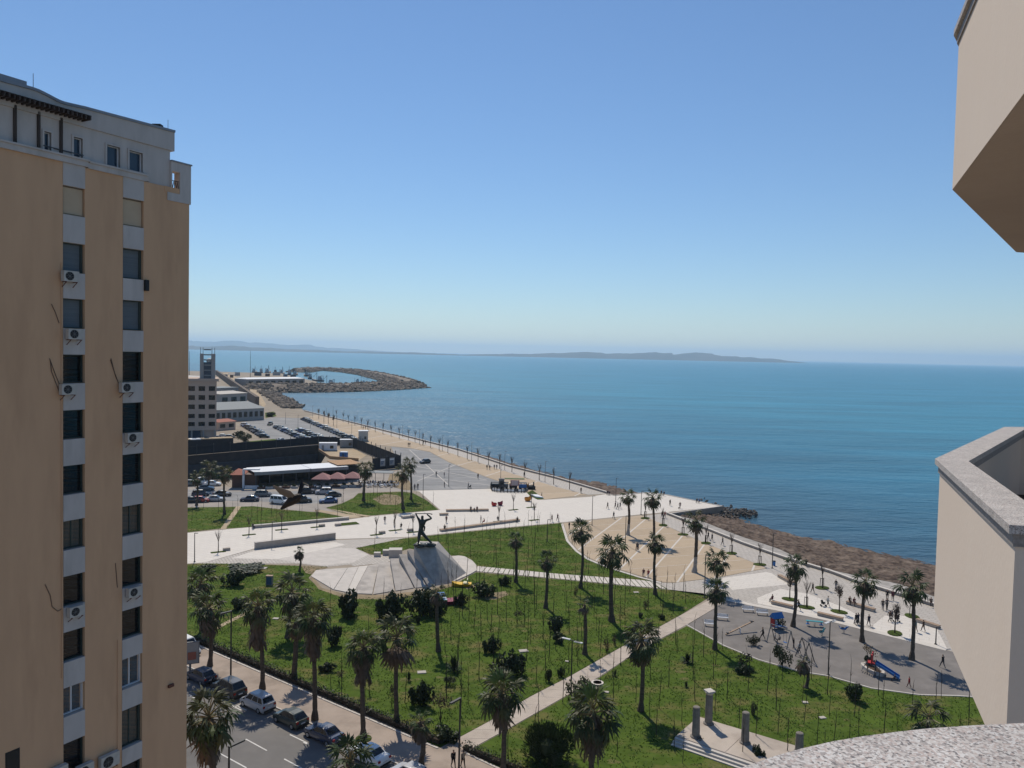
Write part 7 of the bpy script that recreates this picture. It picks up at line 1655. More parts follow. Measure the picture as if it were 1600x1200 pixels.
def bike(b, rz, label):
    o = thing('bicycle', label, 'bicycle', G(b[0], b[1], .03), R(rz))
    for x in (-.52, .52):
        t = MB(); q = [(x + .33 * math.cos(k * math.pi / 8), 0, .34 + .33 * math.sin(k * math.pi / 8)) for k in range(17)]; t.tube(q, .02, 4)
        for k in range(4): t.bar((x, 0, .34), (x + .33 * math.cos(k * 1.57), 0, .34 + .33 * math.sin(k * 1.57)), .008)
        t.build('wheel', MT['tyre'], o)
    MB().bar((-.52, 0, .34), (-.15, 0, .8), .03).bar((-.15, 0, .8), (.38, 0, .85), .03).bar((.38, 0, .85), (0, 0, .3), .03).bar((0, 0, .3), (-.52, 0, .34), .03).bar((-.15, 0, .8), (0, 0, .3), .03).bar((.36, 0, .98), (.52, 0, .34), .03).build('frame', MT['steel'], o)
    MB().bar((.33, -.25, 1.0), (.33, .25, 1.0), .03).build('handlebar', MT['steel'], o); MB().box((-.17, 0, .9), (.24, .12, .06)).build('saddle', MT['black'], o)
bike(z6(917, 512), 80, 'bicycle parked at the promenade corner near the orange pod seat'); bike((649, 764.5), 20, 'bicycle beside the pair at the grass corner'); bike(y8(520, 405), 60, 'bicycle leaning near the two people walking to the sea wall')
# ------------------------------------------------------------------ cars
SPEC = {  # length, width, belt z, roof z, x of hood front top, cowl, roof front, roof rear, tail top, tail z
    'hatch': (4.0, 1.70, .93, 1.47, 1.80, 1.02, .30, -1.35, -1.86, .98), 'sedan': (4.5, 1.75, .93, 1.44, 2.05, 1.05, .30, -.95, -1.62, 1.0),
    'mpv': (4.2, 1.75, .98, 1.66, 1.85, 1.28, .55, -1.62, -1.98, 1.05), 'suv': (4.5, 1.85, 1.08, 1.75, 2.0, 1.12, .45, -1.70, -2.12, 1.12), 'van': (4.7, 1.90, 1.10, 2.0, 2.0, 1.65, .95, -2.2, -2.3, 1.15)}
def car_parts(k):
    L, W, bz, rz, hx, cx, rf, rr_, tx, tz = SPEC[k]; hw = W / 2; p = {}
    st = [(-L / 2, .62, .80), (-L / 2 + .06, .80, .92), (min(tx - .08, -L / 2 + .25), tz - .02, .97), (rr_ * .8, bz, 1.0), (0, bz, 1.0), (cx, bz + .0, 1.0), (hx * .9, bz - .09, .95), (L / 2 - .12, .66, .90), (L / 2, .52, .78)]
    mb = MB()
    for x, z, w in st:
        w *= hw; ring = [(-w * .9, .2), (-w, .36), (-w, min(z - .1, .66)), (-w * .95, z - .03), (-w * .80, z), (w * .80, z), (w * .95, z - .03), (w, min(z - .1, .66)), (w, .36), (w * .9, .2)]
        mb.v += [(x, y, zz) for y, zz in ring]
    m = 10
    for i in range(len(st) - 1):
        for j in range(m): mb.f.append((i * m + j, i * m + (j + 1) % m, (i + 1) * m + (j + 1) % m, (i + 1) * m + j)); mb.m.append(0)
    mb.f.append(tuple(range(m))); mb.m.append(0); mb.f.append(tuple((len(st) - 1) * m + j for j in reversed(range(m)))); mb.m.append(0)
    bw, rw = hw * .90, hw * .70
    lo = [(tx, -bw * .94, tz - .03), (cx, -bw, bz - .03), (cx, bw, bz - .03), (tx, bw * .94, tz - .03)]; hi = [(rr_, -rw, rz - .03), (rf, -rw, rz - .02), (rf, rw, rz - .02), (rr_, rw, rz - .03)]
    mb.add(lo + hi, [(0, 1, 5, 4), (1, 2, 6, 5), (2, 3, 7, 6), (3, 0, 4, 7)])
    mx = (rf + rr_) / 2; top = [(rf, -rw, rz - .02), (mx, -rw * 1.02, rz + .02), (rr_, -rw, rz - .03), (rr_, rw, rz - .03), (mx, rw * 1.02, rz + .02), (rf, rw, rz - .02)]; c = [(rf - .06, -rw * .8, rz + .025), (mx, -rw * .8, rz + .055), (rr_ + .06, -rw * .8, rz + .02), (rr_ + .06, rw * .8, rz + .02), (mx, rw * .8, rz + .055), (rf - .06, rw * .8, rz + .025)]
    mb.add(top + c, [(i, (i + 1) % 6, 6 + (i + 1) % 6, 6 + i) for i in range(6)] + [(6, 7, 10, 11), (7, 8, 9, 10)])
    p['body'] = mb
    def pane(a, b, c_, d, i0=.06, i1=.94, j0=.08, j1=.93, off=.012):
        a, b, c_, d = map(Vector, (a, b, c_, d)); nn = (b - a).cross(d - a).normalized()
        mid_ = (a + b + c_ + d) / 4
        if nn.dot(mid_ - V(0, 0, .9)) < 0: nn = -nn
        f = lambda u, v: (a.lerp(b, u)).lerp(d.lerp(c_, u), v) + nn * off
        return [f(i0, j0), f(i1, j0), f(i1, j1), f(i0, j1)]
    q = lambda *a, **k2: MB().add(pane(*a, **k2), [(0, 1, 2, 3)])
    p['windscreen'] = q(lo[1], lo[2], hi[2], hi[1]); p['rear_window'] = q(lo[3], lo[0], hi[0], hi[3], j0=.18)
    sw = []
    for s, (a, b, c_, d) in ((0, (lo[0], lo[1], hi[1], hi[0])), (1, (lo[3], lo[2], hi[2], hi[3]))):
        for u0, u1 in ((.05, .27), (.30, .60), (.63, .93)) if k in ('mpv', 'suv', 'van') else ((.12, .50), (.53, .92)): sw.append(q(a, b, c_, d, i0=u0, i1=u1, j0=.12, j1=.9))
    p['side_window'] = sw; wr = .31 if k != 'suv' else .35; ax = L * .30
    p['wheel'] = [((x, s * (hw - .09), wr), s, wr) for x in (-ax - .05, ax + .05) for s in (-1, 1)]
    p['headlight'] = [MB().hexa([(L / 2 - .20, s * hw * .84, .56), (L / 2 - .06, s * hw * .55, .56), (L / 2 - .10, s * hw * .55, .62), (L / 2 - .25, s * hw * .86, .62)], [(L / 2 - .25, s * hw * .86, .70), (L / 2 - .05, s * hw * .55, .66), (L / 2 - .2, s * hw * .55, .72), (L / 2 - .35, s * hw * .88, .74)]) for s in (-1, 1)]
    p['taillight'] = [MB().box((-L / 2 + .06, s * hw * .76, .80), (.12, .24, .20)) for s in (-1, 1)]
    p['number_plate'] = MB().box((-L / 2 - .012, 0, .62), (.02, .5, .12)); p['bumper'] = MB().box((-L / 2 + .03, 0, .34), (.14, W * .82, .2)).box((L / 2 - .05, 0, .32), (.14, W * .78, .18)); p['mirror'] = [MB().box((cx - .25, s * (hw + .07), bz + .06), (.12, .18, .12)) for s in (-1, 1)]
    return p
CP = {}; CS = {}
for k in SPEC:
    p = car_parts(k); d = {'body': p['body'].mesh('body', PAINT['silver'])}
    for n_ in ('windscreen', 'rear_window'): d[n_] = p[n_].mesh(n_, MT['car_glass'])
    d['side_window'] = [w.mesh('side_window', MT['car_glass']) for w in p['side_window']]
    d['headlight'] = [w.mesh('headlight', MT['headlight']) for w in p['headlight']]; d['taillight'] = [w.mesh('taillight', MT['taillight']) for w in p['taillight']]
    d['number_plate'] = p['number_plate'].mesh('number_plate', MT['plate']); d['bumper'] = p['bumper'].mesh('bumper', MT['black']); d['mirror'] = [w.mesh('mirror', MT['black']) for w in p['mirror']]
    d['wheel'] = p['wheel']; CP[k] = d
    c = MB(); mats_ = [PAINT['silver'], MT['car_glass'], MT['tyre'], MT['headlight'], MT['taillight']]
    def app(m_, i): c.add(m_.v, m_.f, i)
    app(p['body'], 0); app(p['windscreen'], 1); app(p['rear_window'], 1)
    for w in p['side_window']: app(w, 1)
    for w in p['headlight']: app(w, 3)
    for w in p['taillight']: app(w, 4)
    for (x, y, z), s, r in p['wheel']: c.tube([(x, y - s * .1, z), (x, y + s * .1, z)], [r, r], 10, 2)
    CS[k] = c.mesh('car', mats_)
tyre_me = MB().tube([(0, -.1, 0), (0, .1, 0)], [1, 1], 16).mesh('wheel', MT['tyre']); rim_me = MB().tube([(0, -.008, 0), (0, .008, 0)], [.64, .60], 10).mesh('rim', MT['rim'])
def car(p, rz, k, c, label, grp, parts=True, z=0.0):
    if not parts:
        o = link('parked_car', CS[k], None, (p[0], p[1], z), (0, 0, rz)); o.material_slots[0].link = 'OBJECT'; o.material_slots[0].material = PAINT[c]; return tag(o, label, 'car', grp)
    o = thing('parked_car', label, 'car', (p[0], p[1], z), rz, grp); d = CP[k]
    b = link('body', d['body'], o); b.material_slots[0].link = 'OBJECT'; b.material_slots[0].material = PAINT[c]
    for n_ in ('windscreen', 'rear_window', 'number_plate', 'bumper'): link(n_, d[n_], o)
    for n_ in ('side_window', 'headlight', 'taillight', 'mirror'):
        for m_ in d[n_]: link(n_, m_, o)
    for (x, y, zz), s, r in d['wheel']:
        w = link('wheel', tyre_me, o, (x, y, zz), None, (r, 1, r)); link('rim', rim_me, w, (0, s * .102, 0))
    return o
SA = math.atan2(-st_d.y, -st_d.x)                # street cars face up-left
def along(x, y): return st_d.dot(G(x, y) - E0)
for x, y, k, c, l in ((408, 1103, 'mpv', 'silver', 'silver people carrier parked behind the shaggy palm'), (362, 1082, 'suv', 'black', 'small black off-roader parked at the street lamp'), (315, 1063, 'hatch', 'dark blue', 'dark blue hatchback behind the black off-roader'), (456, 1129, 'hatch', 'dark green', 'dark green hatchback in front of the silver people carrier'), (508, 1154, 'sedan', 'dark blue', 'dark blue saloon between green hatchback and white saloon'), (578, 1186, 'sedan', 'white', 'white saloon half hidden by the bright palm crown'), (645, 1216, 'hatch', 'silver', 'pale car cut by the bottom edge, nearest of the street row')):
    car(ST(along(x, y), KB + 1.25), SA, k, c, l, 'cars parked along the street', True, .012)
car(ST(along(266, 1028), KB - 1.9, .1), SA + math.pi, 'van', 'white', 'white van standing on the pavement by the billboard', 'cars parked along the street', True, .1)
o = thing('scooter', 'dark motor scooter parked in front of the black off-roader', 'scooter', ST(along(338, 1073), KB + 1.1, .012), SA + .3)
for x in (-.6, .62): MB().tube([(x, -.06, .24), (x, .06, .24)], [.24, .24], 12).build('wheel', MT['tyre'], o)
MB().tube([(-.85, 0, .62), (-.5, 0, .66), (-.1, 0, .5), (.1, 0, .32), (.4, 0, .34)], [.1, .2, .18, .14, .12], 8).build('body', MT['black'], o); MB().tube([(-.65, 0, .84), (-.1, 0, .80)], [.13, .12], 8).build('seat', MT['black'], o); MB().tube([(.62, 0, .3), (.45, 0, .75), (.36, 0, 1.02)], [.06, .1, .06], 6).build('front_shield', MT['black'], o); MB().bar((.36, -.33, 1.05), (.36, .33, 1.05), .04).build('handlebar', MT['steel'], o); MB().tube([(.5, 0, .92), (.53, 0, .92)], [.08, .08], 10).build('headlight', MT['headlight'], o)
# cars before the cafe (mid size, with parts)
g1 = 'cars parked in front of the cafe'; fw = math.atan2((G(480, 770) - G(320, 772)).y, (G(480, 770) - G(320, 772)).x)
for x, y, k, c, l, r in ((300, 785, 'sedan', 'black', 'black car at the tower edge in the front row before the cafe', 0), (314, 784.5, 'hatch', 'red', 'red hatchback next to the black car in the front row', 0), (313, 775, 'mpv', 'dark blue', 'dark blue car left of the far palm, second row', .2), (337, 783, 'sedan', 'silver', 'silver saloon right of the red hatchback', 0), (347, 775, 'sedan', 'black', 'black saloon behind the silver saloon', 0), (390, 783, 'sedan', 'dark blue', 'dark blue saloon alone in the middle of the front row', math.pi), (411, 775.5, 'mpv', 'grey', 'grey estate car in the middle of the second row', 0), (437, 787, 'van', 'white', 'boxy white van with white bonnet under the flying bird', -.5), (473, 785, 'suv', 'black', 'black car just right of the flying bird', .1),
                          (480, 771, 'suv', 'black', 'black off-roader close to the cafe terrace', 0), (506, 772, 'suv', 'silver', 'silver off-roader at the right end near the cafe', math.pi), (521, 776, 'hatch', 'black', 'black hatchback half behind the silver off-roader', .4), (513, 785.5, 'sedan', 'blue', 'blue saloon at the right end of the front row', math.pi + .15), (297, 759, 'mpv', 'grey', 'grey car at the tower edge behind the far palms', 0), (320, 757, 'van', 'white', 'white van behind the broad dark palm', 0), (332, 759, 'sedan', 'white', 'white car right of the white van, behind the palms', 0), (321, 766, 'sedan', 'grey', 'grey car between the white van and the dark blue car', 0)):
    car(G(x, y), fw + r, k, c, l, g1, True, .02)
# cars of the car park, one shared shape each
cols = ['silver', 'grey', 'black', 'white', 'dark blue', 'silver', 'grey', 'blue', 'black', 'silver', 'white', 'beige']
def car_row(a, b, n, label, face, seed, grp):
    rr = random.Random(seed); A, B_ = G(*a), G(*b); d = (B_ - A).normalized(); az = math.atan2(d.y, d.x) + face
    for i in range(n):
        p = A.lerp(B_, i / (n - 1)); c = cols[rr.randrange(12)]; k = ('hatch', 'sedan', 'suv', 'mpv')[rr.randrange(4)]
        car(p, az + rr.choice((0, math.pi)) + rr.uniform(-.05, .05), k, c, f'{c} car, {ordn[i]} from far end of {label}', grp, False, .02)
car_row((475, 656), (555, 690), 21, 'car park row beside the promenade', R(65), 1, 'cars in the seaward car park row')
car_row((433, 669), (483, 691), 14, 'car park row left of green strip', R(65), 2, 'cars in the middle car park row')
car_row((468, 673), (510, 690.5), 12, 'car park row right of green strip', R(65), 3, 'cars right of the green strip')
car_row((383, 666), (413, 684), 10, 'left car park row by the warehouse', R(65), 4, 'cars in the left car park row')
for x, y, k, c, l in ((422, 664.5, 'suv', 'black', 'single black car standing apart in the car park'), (440, 690, 'hatch', 'white', 'single white car at the near edge of the car park'), (521, 687.5, 'sedan', 'grey', 'single grey saloon before the grey site cabin'), (664, 724, 'hatch', 'black', 'single black car on the left part of the grey square')): car(G(x, y), rnd.uniform(0, 6), k, c, l, 'single cars of the car park', False, .03)
sheet('green_strip', clean(GP([(462, 669), (467, 668), (500, 688), (492, 690)])), .03, MT['grass'], .02)
for i, (x, y, c) in enumerate(((358, 585, 'white'), (366, 587, 'silver'), (377, 596.5, 'dark blue'), (383, 598.5, 'white'), (392, 606, 'dark blue'), (400, 607, 'silver'), (388, 610, 'black'))): car(G(x, y), 2.2, 'sedan', c, f'{c} car, {ordn[i]} from the far end of the harbour lane', 'cars along the harbour lane', False, .03)
for i, (x, y, c) in enumerate(((334, 684, 'black'), (349, 683.5, 'white'), (359, 684.5, 'grey'), (322, 688, 'dark blue'))): car(G(x, y), .3, 'hatch', c, f'{c} car beside the foot of the tan office block', 'cars at the tan office block', False, .03)
# ------------------------------------------------------------------ cafe terrace tables
tb = [MB().lathe([(.03, 0), (.03, .7)], 5).box((0, 0, .72), (.8, .8, .04)).mesh('table', MT['white_pvc']), ]
ch = MB()
for dx in (-.2, .2):
    for dy in (-.2, .2): ch.box((dx, dy, .22), (.04, .04, .44))
ch.box((0, 0, .45), (.46, .46, .04)); ch.box((0, -.22, .72), (.46, .04, .5)); chm = [ch.mesh('chair', MT['black']), ch.mesh('chair', MT['white_pvc'])]
k = 0
for i in range(18):
    x, y = (563 + i * 3.7, 756.5 + 4 * (i % 2) + rnd.uniform(-.6, .6)) if i < 16 else (484 + 12 * (i - 15), 764)
    p = G(x, y, .01); o = tag(link('cafe_table', tb[0], None, p), 'small square table on the cafe terrace', 'table', 'tables on the cafe terrace')
    for j in range(3):
        a = j * 2.1 + rnd.uniform(0, 1); tag(link('cafe_chair', chm[(i + j) % 2], None, p + V(math.cos(a) * .8, math.sin(a) * .8, 0), (0, 0, a + 1.57)), ('black' if (i + j) % 2 == 0 else 'white') + ' chair on the crowded cafe terrace', 'chair', 'chairs on the cafe terrace')
for i in range(12):
    x = 408 + i * 13; B = G(x, 764 - i * .3); o = thing('planter', f'{ordn[i]} leafy planter box from the left along the front of the cafe', 'planter', B, 0, 'planter boxes before the cafe')
    MB().box((0, 0, .3), (1.9, .6, .6), 0, 0, 1.05).build('box', MT['stone_pale' if i % 3 else 'hull_rust'], o); link('foliage', LC['bush_olive' if i % 2 else 'bush'][0], o, (0, 0, .5), None, (.85, .5, .7))
# ------------------------------------------------------------------ fenced kiddie ride and pods on the plaza
o = thing('ride_fence', 'curved low white fence of dark posts round the kiddie ride', 'fence', G(785, 770)); q = resample(GP([(768, 759), (766.5, 763), (769, 767.5), (776, 769), (790, 769.6), (805, 770), (818, 770), (824, 767)]), 23); q = [p - G(785, 770) for p in q]
for p in q: MB().lathe([(.12, 0), (.12, 1.05), (.16, 1.1), (.05, 1.25)], 6, (p.x, p.y, 0)).build('post', MT['black'], o)
ribbon(MB(), q, -.06, .06, .15, .4).build('rail', MT['lamp_grey'], o)
for i in range(0, 22): MB().hexa([(q[i].x, q[i].y, .42), (q[i + 1].x, q[i + 1].y, .42), (q[i + 1].x, q[i + 1].y + .04, .42), (q[i].x, q[i].y + .04, .42)], [(q[i].x, q[i].y, .95), (q[i + 1].x, q[i + 1].y, .95), (q[i + 1].x, q[i + 1].y + .04, .95), (q[i].x, q[i].y + .04, .95)]).build('infill_panel', MT['white_pvc' if i % 4 else 'steel'], o)
o = thing('kiddie_train', 'dark kiddie train ride with a pink sign inside the low fence', 'ride', G(802, 764)); 
for k2, (x, c) in enumerate(((-5.2, 'black'), (-2.6, 'steel'), (0, 'black'), (2.6, 'blue_plastic'))):
    w = MB().hexa([(x - 1.1, -.7, .4), (x + 1.1, -.7, .4), (x + 1.1, .7, .4), (x - 1.1, .7, .4)], [(x - 1.15, -.8, 1.3), (x + 1.15, -.8, 1.3), (x + 1.15, .8, 1.3), (x - 1.15, .8, 1.3)]).build('wagon', MT[c], o)
    for s in (-1, 1): MB().tube([(x + s * .7, -.75, .3), (x + s * .7, .75, .3)], [.3, .3], 10).build('wheel', MT['tyre'], w)
    for s in (-1, 1): MB().bar((x + s * 1.0, .7, 1.3), (x + s * 1.0, .7, 1.75), .07).build('roof_post', MT['steel'], w)
    MB().box((x, 0, 1.8), (2.4, 1.6, .08)).build('roof', MT['black' if k2 != 2 else 'cream_plastic'], w)
MB().box((.4, -1.2, 1.9), (2.5, .1, 1.6)).build('sign_board', MT['pink_canvas'], o)
for k2 in range(5): MB().box((.4, -1.27, 2.45 - k2 * .27), (2.0 - .3 * (k2 % 2), .02, .12)).build('sign_line', MT['white_pvc'], o)
MB().tube([(4.2, 0, .5), (5.4, 0, .55), (6.2, 0, .5)], [.7, .75, .4], 10).build('boiler', MT['black'], o); MB().lathe([(.2, 0), (.16, .8), (.3, 1.0)], 8, (5.7, 0, 1.1)).build('chimney', MT['black'], o)
o = thing('ticket_box', 'grey upright ticket box by the lamp post inside the low fence', 'kiosk', G(783.5, 763)); MB().box((0, 0, 1.3), (1.5, 1.2, 2.6)).build('cabin', MT['lamp_grey'], o); MB().box((0, -.61, 1.7), (1.0, .04, .8)).build('window', MT['glass_dark'], o); MB().box((0, 0, 2.65), (1.7, 1.4, .12)).build('roof', MT['steel'], o)
person((814, 762.5), 'stand', 'black', 'black', 'person in black standing beside the kiddie train', 90); person((820, 763), 'sit', 'blue', 'jeans', 'person in blue seated between train and orange pod', 90); person((826, 761.5), 'sit_lean', 'black', 'blue', 'person with dark top bending over the upper orange pod', 90)
o = thing('planting_bed', 'small yellow-green planting bed behind the kiddie train', 'planting bed', G(804, 748.5)); MB().box((0, 0, .08), (6, 1.6, .16)).build('turf', MT['blade'], o)
sheet('corner_bed', clean(GP([(823, 770), (832, 766), (851, 780.5), (840, 781), (828, 775)])), .05, MT['grass_dark'], .03)
o = tag(MB().prism([(p - G(836, 776.5)).to_2d() for p in GP([(829, 774), (840, 774.5), (849, 779), (837, 777.5)])], 0, .35).build('stone_slab', MT['white_pvc']), 'white stone slab at the right of the kiddie ride', 'slab'); o.location = G(836, 776.5)
def pod(x, y, s, m, rz, label, cat='pod seat'):
    o = thing('pod_seat', label, cat, G(x, y, .03), rz, None); mb = MB(); n_ = 12; rows = ((.35, 0), (.78, .12), (1.0, .45), (1.05, .85), (.98, 1.15))
    for r, z in rows:
        for k2 in range(n_):
            a = 2 * math.pi * k2 / n_; zz = z + (.75 * max(0, -math.cos(a)) * (z / 1.15) ** 2); mb.v.append((r * math.cos(a) * s, r * .8 * math.sin(a) * s, zz * s))
    for i in range(len(rows) - 1):
        for k2 in range(n_): mb.f.append((i * n_ + k2, i * n_ + (k2 + 1) % n_, (i + 1) * n_ + (k2 + 1) % n_, (i + 1) * n_ + k2)); mb.m.append(0)
    mb.f.append(tuple(reversed(range(n_)))); mb.m.append(0); mb.build('shell', m, o, True)
    MB().lathe([(.6 * s, 0), (.66 * s, .12 * s), (.05, .16 * s)], 12, (.05, 0, .38 * s)).build('seat_pad', MT['black'], o)
pod(826.5, 764, .82, MT['orange_plastic'], .4, 'upper orange pod seat at the edge of the kiddie ride'); pod(824.5, 783, .85, MT['orange_plastic'], 2.9, 'lower orange pod seat on the white plaza'); pod(772, 790.5, .66, MT['red_plastic'], .2, 'left red shell seat on the white plaza'); pod(781.5, 789.5, .66, MT['maroon_plastic'], 2.6, 'right darker red shell seat on the white plaza')
def pedal_boat(x, y, s, hull, seat, canopy, rz, label):
    o = thing('pedal_boat', label, 'pedal boat', G(x, y, .03), rz); h = MB(); sec = [(-1.5, .55, .55), (-1.0, .72, .5), (.4, .72, .5), (1.2, .5, .62), (1.7, .12, .8)]
    for x_, w_, z_ in sec: h.v += [(x_ * s, -w_ * s, z_ * s), (x_ * s * .95, -w_ * .6 * s, .02), (x_ * s * .95, w_ * .6 * s, .02), (x_ * s, w_ * s, z_ * s)]
    for i in range(4):
        for j in range(4): h.f.append((i * 4 + j, i * 4 + (j + 1) % 4, i * 4 + 4 + (j + 1) % 4, i * 4 + 4 + j)); h.m.append(0)
    h.f += [(3, 2, 1, 0), (16, 17, 18, 19)]; h.m += [0, 0]; h.build('hull', hull, o)
    for k2 in (-.33, .33): MB().box((-.5 * s, k2 * s, .62 * s), (.6 * s, .5 * s, .14 * s)).box((-.85 * s, k2 * s, .95 * s), (.14 * s, .5 * s, .6 * s)).build('seat', seat, o)
    if canopy: MB().box((-.9 * s, 0, 1.25 * s), (.9 * s, 1.2 * s, .1 * s)).build('canopy', canopy, o); MB().bar((-1.2 * s, -.5 * s, .5 * s), (-1.2 * s, -.5 * s, 1.2 * s), .06).bar((-1.2 * s, .5 * s, .5 * s), (-1.2 * s, .5 * s, 1.2 * s), .06).build('canopy_post', MT['chrome'], o)
pedal_boat(722, 916, 1.0, MT['yellow_plastic'], MT['cream_plastic'], None, math.pi, 'yellow pedal boat with pale seats beside the monument'); pedal_boat(700.5, 943.5, 1.25, MT['maroon_plastic'], MT['chrome'], MT['blue_plastic'], .25, 'red pedal boat with a blue canopy behind the slender palm')
# ------------------------------------------------------------------ playground
def GD(x, y): return G(x, y, .015)
A, B_ = GD(1134, 993), GD(1177, 984); o = thing('seesaw', 'long pale wooden seesaw beam on a low stand', 'seesaw', (A + B_) / 2); d = (B_ - A).normalized(); L = (B_ - A).length
MB().bar(d * -L / 2 + V(0, 0, .15), d * L / 2 + V(0, 0, 1.25), .22, .12).build('beam', MT['bench_wood'], o); MB().bar((0, -.4, 0), (0, -.1, .7), .09).bar((0, .4, 0), (0, .1, .7), .09).bar((0, -.3, .68), (0, .3, .68), .09).build('stand', MT['white_pvc'], o)
for s in (-1, 1): MB().box(d * (s * (L / 2 - .35)) + V(0, 0, .7 + s * .55 * (1 - .7 / L) + .1), (.4, .3, .05)).build('seat', MT['black'], o); MB().bar(d * (s * (L / 2 - .8)) + V(0, -.2, .72 + s * .45 + .3), d * (s * (L / 2 - .8)) + V(0, .2, .72 + s * .45 + .3), .04).build('handle', MT['steel'], o)
o = thing('playhouse', 'small playhouse with a blue roof and red wall panel', 'playhouse', GD(1213, 983), R(20))
for sx in (-1, 1):
    for sy in (-1, 1): MB().box((sx * .9, sy * .6, 1.1), (.12, .12, 2.2)).build('post', MT['steel'], o)
MB().box((0, 0, .55), (1.9, 1.3, .12)).build('deck', MT['blue_plastic'], o); MB().box((-.95, 0, 1.3), (.08, 1.2, 1.3)).build('wall_panel', MT['red_plastic'], o); MB().box((0, .62, 1.0), (1.8, .06, .8)).build('side_panel', MT['white_pvc'], o)
MB().add([(-1.2, -.8, 2.1), (1.2, -.8, 2.1), (1.2, .8, 2.1), (-1.2, .8, 2.1), (-1.2, 0, 3.0), (1.2, 0, 3.0)], [(0, 1, 5, 4), (2, 3, 4, 5), (1, 2, 5), (3, 0, 4)]).build('roof', MT['blue_plastic'], o)
MB().hexa([(.95, -.35, .55), (2.4, -.35, .1), (2.4, .35, .1), (.95, .35, .55)], [(.95, -.35, .65), (2.4, -.35, .18), (2.4, .35, .18), (.95, .35, .65)]).build('slide', MT['blue_plastic'], o); o.scale = (.72, .72, .8)
def a_frame(x0, y0, x1, y1, h, label, seats, m=MT['lamp_grey']):
    A, B_ = GD(x0, y0), GD(x1, y1); o = thing('swing_frame', label, 'swing', A); d = (B_ - A); n = V(-d.y, d.x, 0).normalized()
    for e in (V(0, 0, 0), d):
        for s in (-1, 1): MB().bar(e + n * s * .8, e + V(0, 0, h), .09).build('leg', m, o)
    MB().bar(V(0, 0, h), d + V(0, 0, h), .1).build('top_bar', m, o)
    for i in range(seats):
        e = d * ((i + .7) / (seats + .4)); r = MB(); dn = d.normalized() * .22
        for s in (-1, 1): r.bar(e + dn * s + V(0, 0, h), e + dn * s + n * .1 + V(0, 0, .5), .025)
        r.build('chain', MT['steel'], o); MB().box(e + n * .1 + V(0, 0, .48), (.5, .24, .05), math.atan2(d.y, d.x)).build('seat', MT['blue_plastic' if i else 'black'], o)
a_frame(1204, 1001, 1235, 1013, 2.3, 'swing frame with two seats behind the tall oleander', 2); a_frame(1252, 1025, 1263, 1034, 2.4, 'single A-frame swing by the small bent palm', 1, MT['steel'])
def rocker(x, y, m, rz, label, table=False):
    o = thing('spring_rider', label, 'play equipment', GD(x, y), rz)
    t = MB(); q = [(.12 * math.cos(k * .9), .12 * math.sin(k * .9), .02 + k * .028) for k in range(16)]; t.tube(q, .025, 4); t.build('spring', MT['steel'], o)
    if table:
        MB().box((0, 0, .72), (2.3, .5, .08)).build('board', m, o)
        for s in (-1, 1): MB().box((s * .9, 0, .5), (.12, .4, .4)).build('leg', MT['blue_plastic'], o); MB().box((s * .9, 0, .28), (.5, .4, .06)).build('seat', MT['blue_plastic'], o)
    else:
        b = MB(); b.tube([(-.5, 0, .62), (-.2, 0, .58), (.2, 0, .62), (.42, 0, .9), (.6, 0, 1.0)], [.08, .17, .17, .11, .09], 8); b.build('body', m, o); MB().box((-.12, 0, .76), (.4, .26, .06)).build('seat', MT['black'], o); MB().bar((.3, -.25, .95), (.3, .25, .95), .04).build('handle', MT['steel'], o); MB().tube([(-.45, 0, .65), (-.7, 0, .95)], [.07, .03], 5).build('tail', m, o)
rocker(1272.5, 978.5, MT['teal_plastic'], R(-12), 'pale blue balance board on blue seats near the playground kerb', True); rocker(1284, 993.5, MT['teal_plastic'], .5, 'teal spring rider left of the grey double lamp'); rocker(1318, 989, MT['blue_plastic'], -.6, 'blue spring rider left of the leaning palm')
o = thing('slide', 'blue slide with two red panels beside a stone planter', 'slide', GD(1378, 1056), R(-32))
for s in (-1, 1):
    MB().box((-1.15, s * .42, 1.95), (.12, .5, 1.1)).build('guard_panel', MT['red_plastic'], o)
    for x in (-1.6, -.75): MB().bar((x, s * .42, 0), (x, s * .42, 1.7), .08).build('post', MT['steel'], o)
MB().box((-1.2, 0, 1.4), (.95, .95, .08)).build('platform', MT['red_plastic'], o)
MB().hexa([(-.75, -.4, 1.32), (1.9, -.4, .12), (1.9, .4, .12), (-.75, .4, 1.32)], [(-.75, -.4, 1.42), (1.9, -.4, .2), (1.9, .4, .2), (-.75, .4, 1.42)]).build('chute', MT['blue_plastic'], o)
for s in (-1, 1): MB().hexa([(-.75, s * .4, 1.42), (1.9, s * .4, .2), (1.9, s * .46, .2), (-.75, s * .46, 1.42)], [(-.75, s * .4, 1.66), (1.9, s * .4, .42), (1.9, s * .46, .42), (-.75, s * .46, 1.66)]).build('chute_side', MT['blue_plastic'], o)
for k in range(5): MB().bar((-1.75 - .12 * (4 - k), -.35, .22 + k * .26), (-1.75 - .12 * (4 - k), .35, .22 + k * .26), .06).build('rung', MT['steel'], o)
o = thing('stone_planter', 'half-moon stone planter with a dry tan shrub on the playground', 'planter', GD(1362, 1047)); q = [p - GD(1362, 1047) for p in GP([(1347, 1040), (1349, 1044), (1358, 1050), (1369, 1055), (1379, 1057), (1380, 1053), (1372, 1046), (1358, 1040)], .015)]
for i in range(8):
    a, b = q[i], q[(i + 1) % 8]; MB().bar(a + V(0, 0, .18), b + V(0, 0, .18), .35, .36).build('stone', MT['stone_pale'], o)
MB().prism([p.to_2d() for p in q], 0, .25).build('earth', MT['soil'], o)
